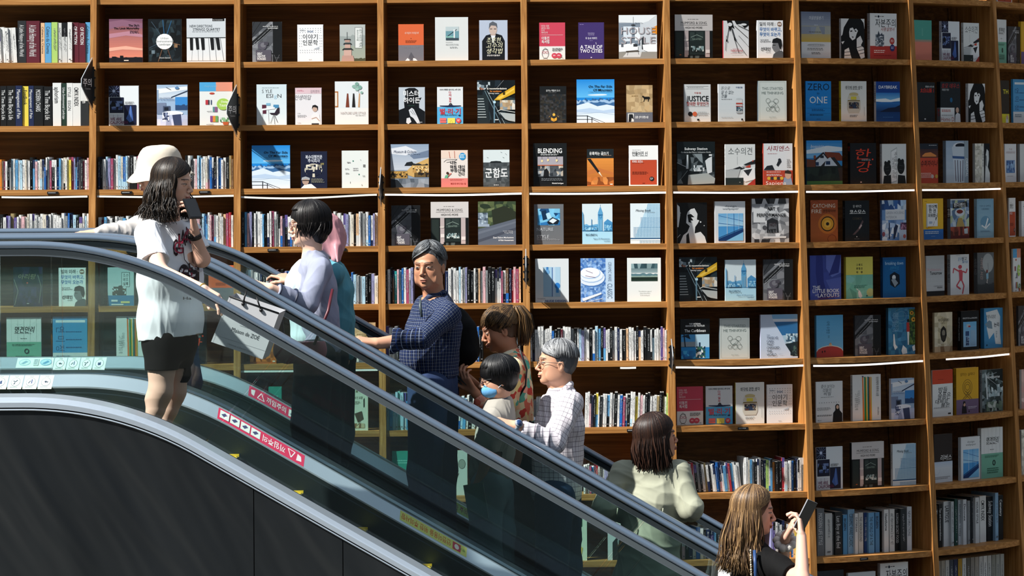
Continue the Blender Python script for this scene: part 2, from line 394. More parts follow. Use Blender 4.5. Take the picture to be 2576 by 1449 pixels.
def escalator(ya, yb, label, outer_a, outer_b):
    base = Vector((XCOR, (ya + yb) / 2, 0))
    root = thing('escalator', base, label, 'escalator')
    for y, s, outer in ((ya, -1, outer_a), (yb, 1, outer_b)):        # s: outward direction
        mb = MB(); sweep(mb, circ(y, 0.004, 0.041, 0.0185, 14), sm=True); mb.build('handrail', M['rubber'], root, org=base)
        mb = MB(); sweep(mb, [(y - .024, -.014), (y + .024, -.014), (y + .018, -.040), (y - .018, -.040)]); mb.build('rail_guide', M['railbase'], root, org=base)
        mb = MB(); sweep(mb, [(y - .012, -.040), (y + .012, -.040), (y + .012, -.046), (y - .012, -.046)]); mb.build('rail_trim', M['steel'], root, org=base)
        # glass in panes about 1.9 m long with thin gaps
        xp = [XCOR - 2.2, XCOR - 0.55, XCOR + 0.74, XCOR + 2.38, XCOR + 4.2, XCOR + 6.2, XCOR + 8.0, XLOW + 1.3]
        for a, b in zip(xp, xp[1:]):
            mb = MB(); n = max(4, int((b - a) / .06)); vs = []; fs = []
            for k in range(n + 1):
                X = a + .003 + (b - a - .006) * k / n; sl_ = (railz(X + .01) - railz(X - .01)) / .02; Xb = X + .63 * sl_ * .98
                vs += [(X, y - .006, railz(X) - .044), (X, y + .006, railz(X) - .044), (Xb, y + .006, railz(Xb) + DK), (Xb, y - .006, railz(Xb) + DK)]
            for k in range(n):
                for q in range(4): fs.append((4 * k + q, 4 * k + (q + 1) % 4, 4 * k + 4 + (q + 1) % 4, 4 * k + 4 + q))
            fs += [(3, 2, 1, 0), (4 * n, 4 * n + 1, 4 * n + 2, 4 * n + 3)]
            mb.add(vs, fs); mb.build('glass_panel', M['glass'], root, org=base)
        i = -s                                                       # inward
        mb = MB(); sweep(mb, [(y + i * .008, DK + .004), (y + i * .028, DK + .001), (y + i * .105, DK - .052), (y + i * .105, DK - .060), (y + i * .008, DK - .010)]); mb.build('inner_deck', M['steel'], root, org=base)
        mb = MB(); sweep(mb, [(y + i * .100, DK - .058), (y + i * .100, DK - .40), (y + i * .112, DK - .40), (y + i * .112, DK - .085), (y + i * .104, DK - .080), (y + i * .104, DK - .058)]); mb.build('skirt_panel', M['skirt'], root, org=base)
        mb = MB(); sweep(mb, circ(y + i * .122, DK - .235, .012, .012, 6)); mb.build('skirt_brush', M['black'], root, org=base)
        if outer > 0.1:
            o = s * outer
            mb = MB(); sweep(mb, [(y + s * .008, DK + .004), (y + o * .80, DK - .004), (y + o * .97, DK - .020), (y + o, DK - .026), (y + o, DK - .048), (y + s * .008, DK - .048)]); mb.build('outer_deck', M['steel'], root, org=base)
            mb = MB(); sweep(mb, circ(y + o * .97, DK - .058, .006, .004, 6)); mb.build('trim_strip', M['steel'], root, org=base)
            xs = [XCOR - 2.2, XCOR - 0.9, XCOR + 0.62, XCOR + 1.02, XCOR + 2.6, XCOR + 4.2, XCOR + 5.8, XCOR + 7.4, XLOW + 1.3]
            for a, b in zip(xs, xs[1:]):
                def zb(X): return max(railz(X) + DK - 1.35, 0.02)
                mb = MB(); n = 14; vs = []; fs = []; yo = y + o * .93
                for k in range(n + 1):
                    X = a + .002 + (b - a - .004) * k / n
                    zt = railz(X) + DK - .064
                    vs += [(X, yo, zt), (X, yo, zb(X)), (X, yo - s * .03, zb(X)), (X, yo - s * .03, zt)]
                for k in range(n):
                    for q in range(4): fs.append((4 * k + q, 4 * k + (q + 1) % 4, 4 * k + 4 + (q + 1) % 4, 4 * k + 4 + q))
                fs += [(0, 1, 2, 3), (4 * n + 3, 4 * n + 2, 4 * n + 1, 4 * n)]
                mb.add(vs, fs if s > 0 else [f[::-1] for f in fs]); mb.build('side_panel', M['clad'], root, org=base)
        else:
            mb = MB(); sweep(mb, [(y + s * .008, DK + .002), (y + s * outer, DK - .004), (y + s * outer, DK - .30), (y + s * .008, DK - .30)]); mb.build('outer_deck', M['steel'], root, org=base)
    # newel ends of the handrails at both landings
    # steps
    p = 0.315; y0, y1 = ya + .128, yb - .128; X = XCOR - 1.62 + (0.12 if outer_a > .1 else 0)
    proto = None; k = 0
    while X < XLOW + 0.6:
        zt = railz(X + p) - 0.85; zn = railz(X + 2 * p) - 0.85
        mb = MB()
        mb.box((X, y0, zt - .03), (p, 0, 0), (0, y1 - y0, 0), (0, 0, .03), mi=0)
        mb.box((X + p - .02, y0, zt - .20), (.02, 0, 0), (0, y1 - y0, 0), (0, 0, .17), mi=2)
        for yy in (y0, y1 - .05): mb.box((X + .01, yy, zt), (p - .02, 0, 0), (0, .05, 0), (0, 0, .002), mi=1)
        mb.box((X + p - .075, y1 - .012, zt), (.075, 0, 0), (0, .012, 0), (0, 0, .013), mi=1); mb.box((X + p - .045, y1 - .010, zt - .030), (.045, 0, 0), (0, .010, 0), (0, 0, .030), mi=2)
        mb.box((X + p - .035, y0 + .06, zt), (.033, 0, 0), (0, y1 - y0 - .12, 0), (0, 0, .002), mi=1)
        mb.build('step', [M['tread'], M['yellow'], M['comb']], root, org=base)
        X += p; k += 1
    # landing plates and the truss floor under the steps
    mb = MB(); mb.box((XCOR - 2.2, ya + .12, ZR - .85 - .05), (.60, 0, 0), (0, yb - ya - .24, 0), (0, 0, .05)); mb.build('landing_plate', M['comb'], root, org=base)
    mb = MB(); mb.box((XLOW + .62, ya + .12, 0.002), (.68, 0, 0), (0, yb - ya - .24, 0), (0, 0, .03)); mb.build('landing_plate', M['comb'], root, org=base)
    mb = MB(); sweep(mb, [(ya + .10, -1.25), (yb - .10, -1.25), (yb - .10, -1.28), (ya + .10, -1.28)], x1=XLOW - .6); mb.build('truss_floor', M['black'], root, org=base)
    return root, base
esc1, b1 = escalator(YA, YB2, 'nearer glass-sided escalator with dark grey side panels, carrying the woman in the white T-shirt', 0.175, 0.13)
esc2, b2 = escalator(YB1, YC, 'farther glass-sided escalator next to the bookshelves, carrying most of the people', 0.13, 0.175)
# upper floor slabs at the top of the escalators and under the photographer
mb = MB(); mb.box((-12, 12.6, FL - .45), (12 + XCOR - 2.2 - .004, 0, 0), (0, 6.6, 0), (0, 0, .45)); tag(mb.build('floor', M['tile']), 'upper landing floor where the escalators arrive', kind='structure')
mb = MB(); mb.box((-12, -6, FL - .45), (24, 0, 0), (0, 8.6, 0), (0, 0, .45)); tag(mb.build('floor', M['tile']), 'upper gallery floor opposite the bookcases', kind='structure')
# stickers on the inner decks (they face the viewer on the far balustrades)
def deckfn(yr, X0, X1, s0=0.04, s1=0.96, flip=False):
    def fn(a, b, h):
        if flip: a, b = 1 - a, 1 - b
        X = X0 + (X1 - X0) * a; s = s0 + (s1 - s0) * b
        return Vector((X, yr - .028 - .077 * s - (h + .0006) * .6, railz(X) + DK + .001 - .053 * s + (h + .0006) * .8))
    return fn
def sticker(name, yr, xpx0, xpx1, Ydep, spec, label, group=None, s0=0.04, s1=0.96, flip=False):
    X0 = W(xpx0, 900, Ydep).x; X1 = W(xpx1, 900, Ydep).x
    asp = (X1 - X0) * 1.1 / (.094 * (s1 - s0)); fn = deckfn(yr, X0, X1, s0, s1, flip); mb = MB()
    n = 14; vs = []
    for k in range(n + 1): vs += [fn(k / n, 0, 0), fn(k / n, 1, 0)] if not flip else [fn(1 - k / n, 1, 0), fn(1 - k / n, 0, 0)]
    bc = hx(spec.split(';')[0].strip()); spec = spec.split(';', 1)[1]
    mb.add(vs, [(2 * k, 2 * k + 1, 2 * k + 3, 2 * k + 2) for k in range(n)], bc)
    lay(mb, spec, asp, fn, 0.0003)
    o = mb.build(name, M['print'], org=fn(.5, .5, 0)); return tag(o, label, 'sticker', group)
# ------------------------------------------------------------------ books standing face out: (description, cover colour, spine colour, artwork)
FAR = 'v 0 0 100 42 12 1c86d8 5fb8ee;e 55 36 26 2 cfe6f5;e 62 35 18 1.2 e6f2fa;s 0 46 100 62 2f5f92 26 3.5 5;s 0 49 100 66 9dbfe0 22 3 8;s 0 53 100 70 3c6a9c 18 3 2;p dbe9f6 0 60 30 53 55 62 80 58 100 62 100 100 0 100;p b9d0ea 0 70 35 66 70 72 100 68 100 78 0 76;l 9db9d8 .6 0 80 60 76 100 82;l 111a22 1.3 0 84 28 84 74 100;l 111a22 1.1 0 92 42 92 60 100;l 111a22 1.6 28 83 28 100;l 111a22 1.4 40 88 40 100;t 93 16 5.6 0b1420 Rbi w62|On The Far Side;t 93 24 5.6 0b1420 Rbi w50|Of Mountain;t 93 28.5 2 2a5a86 R w62|a village lying across the mountain'
GCW = 'n 0 0 100 100 6e7176,5a5d63,84878c 6 3;p 33363b 0 0 60 0 0 40;l 141618 1 8 0 0 14;l 141618 1 30 0 0 32;p 1c1e20 0 58 0 48 66 6 66 22;l a0a3a8 .8 4 54 66 12;l a0a3a8 .8 4 60 66 20;l 1c1e20 1 10 55 18 44;l 1c1e20 1 24 46 34 34;l 1c1e20 1 40 36 48 24;r 70 0 100 100 16181a;r 66 78 100 81 16181a;l 5f6266 1 74 82 84 100;l 5f6266 1 92 82 80 100;l 5f6266 1 76 90 92 90;e 34 60 15 10 56545f;e 37 58 9 6 74747c;r 40 50 54 58 4b4953;r 12 70 64 98 57545f;t 16 79 6 f2f2f2 lb w18|GREAT;t 16 85.5 6 f2f2f2 lb w28|CREATIVE;t 16 92 6 f2f2f2 lb w30|WONDERS;g 36 11 88 13.5 1 d8d8d8;t 88 16 3 f0f0f0 Rb w36|THE WORLD OF PROJECT'
MUM = 'r 0 37 100 100 15191a;r 0 0 100 36.5 d2cdcb;g 34 10 66 13 1 8a8583;t 50 18.5 6 3c3835 c w68|MUMFORD & SONG;r 14 23.5 86 24.2 6b6663;t 50 29.5 5 3c3835 c w45|HIGH NO MORE;r 3 40 22 96 26302d;r 25 37 36 97 bcaead;r 80 37 92 97 bcaead;r 38 38 79 92 1f2a29;r 40 40 52 60 34413f;r 56 39 76 58 2d3937;l 9fb3a8 .8 42 52 58 46 74 52;t 58 56 4 8aa093 c w24|SANTES;e 30 58 6 2.5 cfc6c0;r 26 74 36 82 e6dcd8;r 81 80 92 88 e6dcd8;n 42 72 76 84 3a4a4c,8ba4a6,151b1b,c1cac6 10 4;r 34 93 78 100 101413;n 40 94 76 100 101413,4d5654 9 2;e 14 92 3 1 b66434'
BIG = 'r 0 0 100 100 d5e4ea;r 0 68 100 100 a9d8ee;l 2b6ea6 1.4 0 67.5 100 68.5;s 0 52 52 67 67a9d2 14 2 4;p 5aa0cd 52 68 52 22 60 6 68 22 68 68;l 2f73a8 .7 60 6 60 2;r 52 26 68 29 2f73a8;o 60 32 5 3.4 .7 2f73a8;r 54 40 56 66 8cc3e2;r 60 40 62 66 8cc3e2;r 64 40 66 66 8cc3e2;p 4a90c2 72 68 72 46 84 38 100 46 100 68;l 2f73a8 .6 72 50 100 50;r 30 38 32 66 4a90c2;p 67a9d2 0 18 4 26 6 66 0 66;r 8 56 48 57 2f73a8;n 8 58 50 66 67a9d2,9fd0e8,3f86b8 12 7;n 74 52 98 66 67a9d2,9fd0e8,3f86b8 8 9;t 12 76.5 5.5 1b3550 l w36|BIGBEN;t 92 86.5 4 355b7c R w55|Palace Of Westminster,;t 92 92 4 355b7c R w20|London'
TIPS = 'n 0 0 100 100 0d1418,1c2830,101a1e,26343a 7 2;n 0 4 34 22 7d8f99,1a242b,b7c3c9 6 4;l 8c8f92 .8 70 0 50 20;p 151b20 20 20 34 20 70 100 40 100;r 0 34 30 100 202a2e;r 1 42 17 43.6 b9c4c6;r 1 48 18 49.6 b9c4c6;r 1 54 19 55.6 b9c4c6;r 1 60 20 61.6 b9c4c6;r 1 66 21 67.6 b9c4c6;r 1 72 22 73.6 b9c4c6;r 1 78 23 79.6 b9c4c6;r 1 84 24 85.6 b9c4c6;l 6e8893 1.4 20 24 62 100;l a2b7bf 1 26 24 72 100;p d3a527 44 46 58 34 100 12 100 30 60 46;p f0c750 50 42 70 32 98 18 98 22 60 44;r 68 27 74 34 403008;n 60 46 100 68 d9d2c0,b49a78,8e9aa0,e8e5da 6 6;r 43 46 47 98 5d7f92;r 42 48 49 53 b8dbe8;l dfe4e2 1.3 52 72 62 68 100 74;p aeb7b8 58 74 100 78 100 96 76 92;l 12181a 1.6 50 70 66 88 100 100;r 46 90 56 92 e0e4e4;t 6 19 4.5 c96a2a lb w11|Tips;t 26 19 4.5 f5f1e6 lb w52|& recommendations;t 34 25 4.3 e8883a lb w30|for escalators;t 30 30 2.8 e9e9e9 lb w28|Warning / caution'
WEC = 'r 0 0 100 100 e2e8ec;r 0 0 37 28 10142c;l 98a8d0 .6 1 13 36 15;l 98a8d0 .6 10 0 28 28;l 98a8d0 .6 28 0 8 28;l 98a8d0 .6 18 0 18 28;l 98a8d0 .6 2 4 34 24;l 98a8d0 .6 2 24 34 4;e 17 13 5 3.5 c8d4f0;r 3 29 50 68 141932;n 5 38 46 60 0c1024,3a4a78,6f86b4,1c2444 8 3;e 15 46 8 6 05070e;r 51 48 92 98 171c38;p 3f62a8 72 50 76 52 82 88 70 92 58 82 66 70;l 88a8e0 .7 72 52 74 90;r 2 72 46 98 c9cdd4;l 5b6070 .6 16 72 16 84;l 5b6070 .6 30 72 30 86;t 5 83 8 6c2a4c lb w38|WE ARE;t 5 91.5 8 6c2a4c lb w60|CALIFORNIA;t 54 41 3.2 1c2030 lb w30|SANTA MONICA;t 54 44.5 3.2 1c2030 lb w25|HOLLYWOOD'
JOB = 'r 0 0 100 100 eef0f2;t 8 10 8.5 1d2125 lb w62|일의 미래 :;t 8 24 8.5 2c6fb5 lb w86|무엇이 바뀌고,;t 8 37 8.5 2c6fb5 lb w82|무엇이 오는가;e 86 10 9 6.5 8a6f60;r 79 8 93 12 e6dcd4;t 10 52 2.8 33383d lb w32|"5년 뒤 달라진;t 10 56.5 2.8 33383d lb w42|일자리를 준비하라";t 12 76 8 1d2125 lb w38|선대인;g 32 84 52 86 1 666;p 55585c 58 100 62 90 76 82 94 80 100 84 100 100;p 77797d 56 72 60 60 70 56 84 60 86 80 70 86 62 80;p 16181b 56 60 60 50 76 46 92 50 96 66 90 78 84 70 80 60 64 60;r 58 65 70 66.5 111'
IYG = 'r 0 0 100 100 eceef0;d 6 8 96 24 9 3 1.1 444b55;g 12 14 30 18 2 6b7480;t 50 19 4 4e6b94 cb w22|연아하게 소설현대;t 50 33 12 25282c c w58|이야기;t 50 48.5 12 25282c c w58|인문학;d 4 26 20 62 2 5 .9 7a828c;d 84 26 98 62 2 5 .9 7a828c;p b9c0c8 62 66 84 60 84 66;d 6 66 96 78 10 2 1 8a9199;g 44 94 56 96 1 888'
RED = 'r 0 0 100 64 c9455a;r 0 64 100 100 e4e3e0;t 8 9 4.4 f6dfe0 l w30|닥치는 대로;t 8 15 4.4 f6dfe0 l w32|끌리는 대로;t 8 21 4.4 f6dfe0 l w12|오직;t 8 27 4.4 f6dfe0 l w24|재미있게;r 8 33 92 33.7 f3d5d6;t 9 42 7.5 f9ecec lb w30|이동진;t 9 51.5 7.5 f9ecec lb w30|독서법;o 23 84 13 13 .9 2a2a2c;l 2a2a2c .7 14 98 23 95 32 98;o 17 80 5.5 3.2 .8 c33a50;o 29 80 5.5 3.2 .8 c33a50;l 2a2a2c .7 12 76 22 68 34 74;g 50 69 92 78 3 555;e 58 89 11 7 c9455a;e 75 89 11 7 c9455a;g 53 87 63 91 2 f3d5d6;g 70 87 80 91 2 f3d5d6;g 86 95 94 97 1 333'
DARI = 'r 0 0 100 100 dfe2e4;r 0 54 100 100 58aede;t 50 7.5 4 24272b cb w80|아무리 뻣뻣한 몸이라도 4주 만에;t 50 15 5.5 c4404e cb w9|다;t 50 22 5.5 c4404e cb w9|리;t 50 31 5.5 c4404e cb w9|일;t 50 39 5.5 c4404e cb w9|자;e 52 48 6 4.4 1a1c20;e 52 49.5 3.6 3 e4b9a0;p 1f2a48 10 50 42 50 52 47 64 50 92 50 92 52 62 54 40 54 10 52;t 50 66 13 d9434c cb w80|벌·리·기;t 10 76 3.2 16303f lb w68|"누구나 고통 없이 4주면 충분하다!";e 86 77 5 2 1f3a60;r 10 84 35 91 e0706e;r 10 92 35 97 e0706e;r 40 84 69 98 e8dc62;o 54 95 5 4 .7 a89a20;e 82 91 9.5 6.8 d9434c;g 77 88 87 94 2 f6d9d6'
STM = 'r 0 0 100 100 c9d1cd;l 8f9a95 .5 5 3 95 3 95 97 5 97 5 3;t 50 18.5 7 7c8a85 c w74|THIS STARTED;t 50 29.5 7 7c8a85 c w76|ME THINKING;o 34 49 8 6 .7 66726d;o 62 50 9 6 .7 66726d;o 48 58 13 8 .7 66726d;o 33 70 6 5 .7 66726d;o 66 70 8 6 .7 66726d;o 50 69 9 7 .7 66726d;l 66726d .7 30 55 44 66 60 54 70 64;l 66726d .7 36 74 50 62 66 76;t 50 89 3 8f9a95 c w24|Jane Clover'
ORG = 'r 0 0 100 57 d8663c;r 0 57 100 100 77757c;t 52 24 5 f4d9cb ci w54|내 마음이 지옥일 때;e 50 39 1.6 1.2 6a2c18;g 28 44 72 52 3 8a3c20;t 48 63 3.6 9a989e c w68|"내 마음이 지옥일 때";p 5b5a62 50 76 62 90 50 98 40 90;p e8e8ea 26 100 36 92 44 97 44 100;p e8e8ea 58 92 68 94 76 100 58 100'
KRN = 'r 0 0 100 100 ffffff'
THK = 'r 0 0 100 100 e6e8e4;t 50 16 7 1c1d1f cb w68|생각에 관한 생각;g 24 20 76 21.8 1 777;r 34 30 66 45 e6e2d2;r 40 32 60 36 b79c46;e 50 33 18 5 c9bb86;p d6d2c2 30 36 70 36 74 44 26 44;r 38 38 60 46 ddd14a;p cfcabb 24 50 76 50 76 70 70 79 30 79 24 70;n 30 52 70 68 1d1f24,5a3a2c,2c3a52,8a8478 10 5;r 26 47 74 50 8c7a4a;g 34 84 66 90 3 888;l 999 .6 91 64 91 86'
WAL = 'r 0 0 100 100 dfe3e6;t 52 11 5 5d666d c w38|design;t 52 17.5 5 5d666d c w54|wallpaper;r 11 29 93 95 4b9ad8;v 11 29 93 60 6 6fb3e4 a7d5f0;l 1a5fa8 1 11 34 93 48;l 1a5fa8 1 11 52 93 60;l e8f4fb .8 40 29 40 90;l 1f66b0 .8 62 29 62 80;l cfe7f7 .6 78 29 78 74;p 12386e 11 95 11 90 93 66 93 74 36 95;p 7dc0ea 36 95 93 74 93 95;l 0e2c5a 1.4 11 88 93 64'
MIS = 'r 0 0 100 100 dce8ee;p b4d4e6 14 86 60 0 100 0 100 86;d 56 2 100 34 9 10 1.1 4c86b0;d 34 34 100 60 13 8 1.3 3a76a6;d 10 58 100 84 18 8 1.3 4a83ac;p dce8ee 0 86 100 86 100 92 0 92;d 30 91 100 99 14 3 1.2 5b93b8;r 0 85.4 100 88.4 26557e;t 18 17 6 3a4650 li w50|Missing Book;t 48 22 2.4 6a7680 l w34|IN THE WORLD'
GOOD = 'r 0 0 100 100 e4e6e6;t 44 12 7.5 4a4c4e ci w52|좋아 보이는;t 40 21 7.5 4a4c4e ci w32|것들의;t 42 30 7.5 4a4c4e ci w26|비밀;g 18 38 72 40 1 888;d 8 50 90 54 9 1 1.5 999;g 4 64 58 72 3 999;g 4 82 62 86 2 444;p 141416 62 100 64 78 74 70 86 70 98 80 98 100;p 17130f 72 60 78 56 86 58 90 84 72 84;e 80 64 5 5 d9b79e;t 6 95 3 777 li w14|Bravo'
PEN = 'r 0 0 100 100 e3e5e4;t 14 40 7 4a4c4e v w36|그가 슬픔에 잠길 때;t 22 34 5 6a6c6e v w30|다섯이 수상하다;p e0782c 34 3 38 2 42 100 36 100;p 2f8a4a 41 5 45 4 48 100 42 100;p e8c23a 47 6 50 5 53 100 48 100;p 1d6a5c 53 4 57 5 59 100 53 100;p d9722a 59 6 62 5 64 100 59 100;p d8a92c 64 5 67 6 68 100 64 100;p 1f5c84 33 2 40 4 38 6 33 4;l 222 .7 46 6 48 100;l 222 .7 58 5 59 100;t 88 6 6 55585a v w42|당신에게 하루의 소중;g 88 72 94 90 6 999'
MAU = 'v 0 0 100 34 6 9db7d4 d5e0ea;p e9edf0 0 22 100 12 100 4 0 10;r 0 12 6 40 8ca4c0;p 2b3b54 46 30 100 14 100 17 46 33;r 60 30 100 60 3c8ad0;s 60 50 100 62 2c4a74 8 2 3;r 0 44 30 72 7684a0;r 20 52 44 66 46526c;r 24 55 38 63 1b2230;e 52 70 34 6 e8ecf4;r 0 74 100 100 b8c2dc;n 0 84 100 100 c2c8e0,a8b0d0,dfe2f0 6 4;p 3a4464 50 74 78 72 82 100 56 100;n 18 68 40 90 3a4464,8c98b8,e0e4ee 5 3;l 333c50 1 30 6 46 12;l 333c50 .8 66 2 66 8;e 66 8 7 3 5c86b4;t 8 31.5 3.6 6c80a4 l w42|MAUDRESFIELD;t 8 36 3.6 6c80a4 li w48|The Real Residential'
HOR = 'n 0 0 100 100 b59a72,ab9068,bfa67e 7 3;g 20 28 50 33 1 8a7048;t 58 20 5 8a7048 v w28|김훈 장편소설;p 141210 59 31 63 28 70 31 86 31 90 33 91 41 88 36 84 45 82 45 83 38 70 38 68 45 65 45 67 37 63 33;r 0 73 100 100 62656f;r 6 76 28 98 d9dad8;p 1a1c20 8 98 10 78 24 78 28 92 20 88 18 98;g 32 79 92 81 1 888c96;t 33 86 5.5 eef0f2 lb w50|김훈 신작 장편소설'
BWF = 'r 0 0 100 100 0c0d0d;p e4e6e6 0 0 34 0 12 22 6 40 0 44;p e4e6e6 84 0 100 0 100 26 96 10;p 0c0d0d 20 20 50 2 84 10 92 44 86 62 60 52 40 50;p e4e6e6 38 24 50 22 56 28 64 24 72 30 66 38 60 50 48 54 36 46 34 34;p 0c0d0d 38 30 48 29 48 32 40 33;p 0c0d0d 56 28 66 30 64 33 58 31;p 0c0d0d 44 44 54 45 50 48;p e4e6e6 66 50 82 42 92 56 84 66 96 72 100 96 84 100 66 74;l 0c0d0d 1.4 66 72 92 68;l 0c0d0d 1.4 72 80 98 76;l 0c0d0d 1.4 76 88 100 84;p e4e6e6 14 78 32 72 44 100 12 100;l 0c0d0d 1.4 14 84 38 82;l 0c0d0d 1.4 13 92 42 90;p e4e6e6 0 58 14 56 6 64'
CAP = 'r 0 0 100 71 e6e8e8;r 0 71 100 100 b03a34;g 18 6 56 9 1 555;e 32 7 3.4 2.6 1f2a3c;t 58 21 15 2a2d30 c w76|자본주의;t 90 34.5 7 b0423a Ri w50|사용설명서;n 20 46 52 72 3a4450,8c96a0,c9ced2,5b6670 8 3;p 3a4450 26 50 32 38 38 50;p 3a4450 38 48 44 42 48 50;e 82 60 9 7.5 b03a34;e 83 75 9 7.5 2c2f66;g 77 57 88 63 3 f0d8d4;g 78 72 89 78 3 b9bce0;g 14 80 56 88 2 f0d8d4;g 14 91 80 93 1 7c221e'
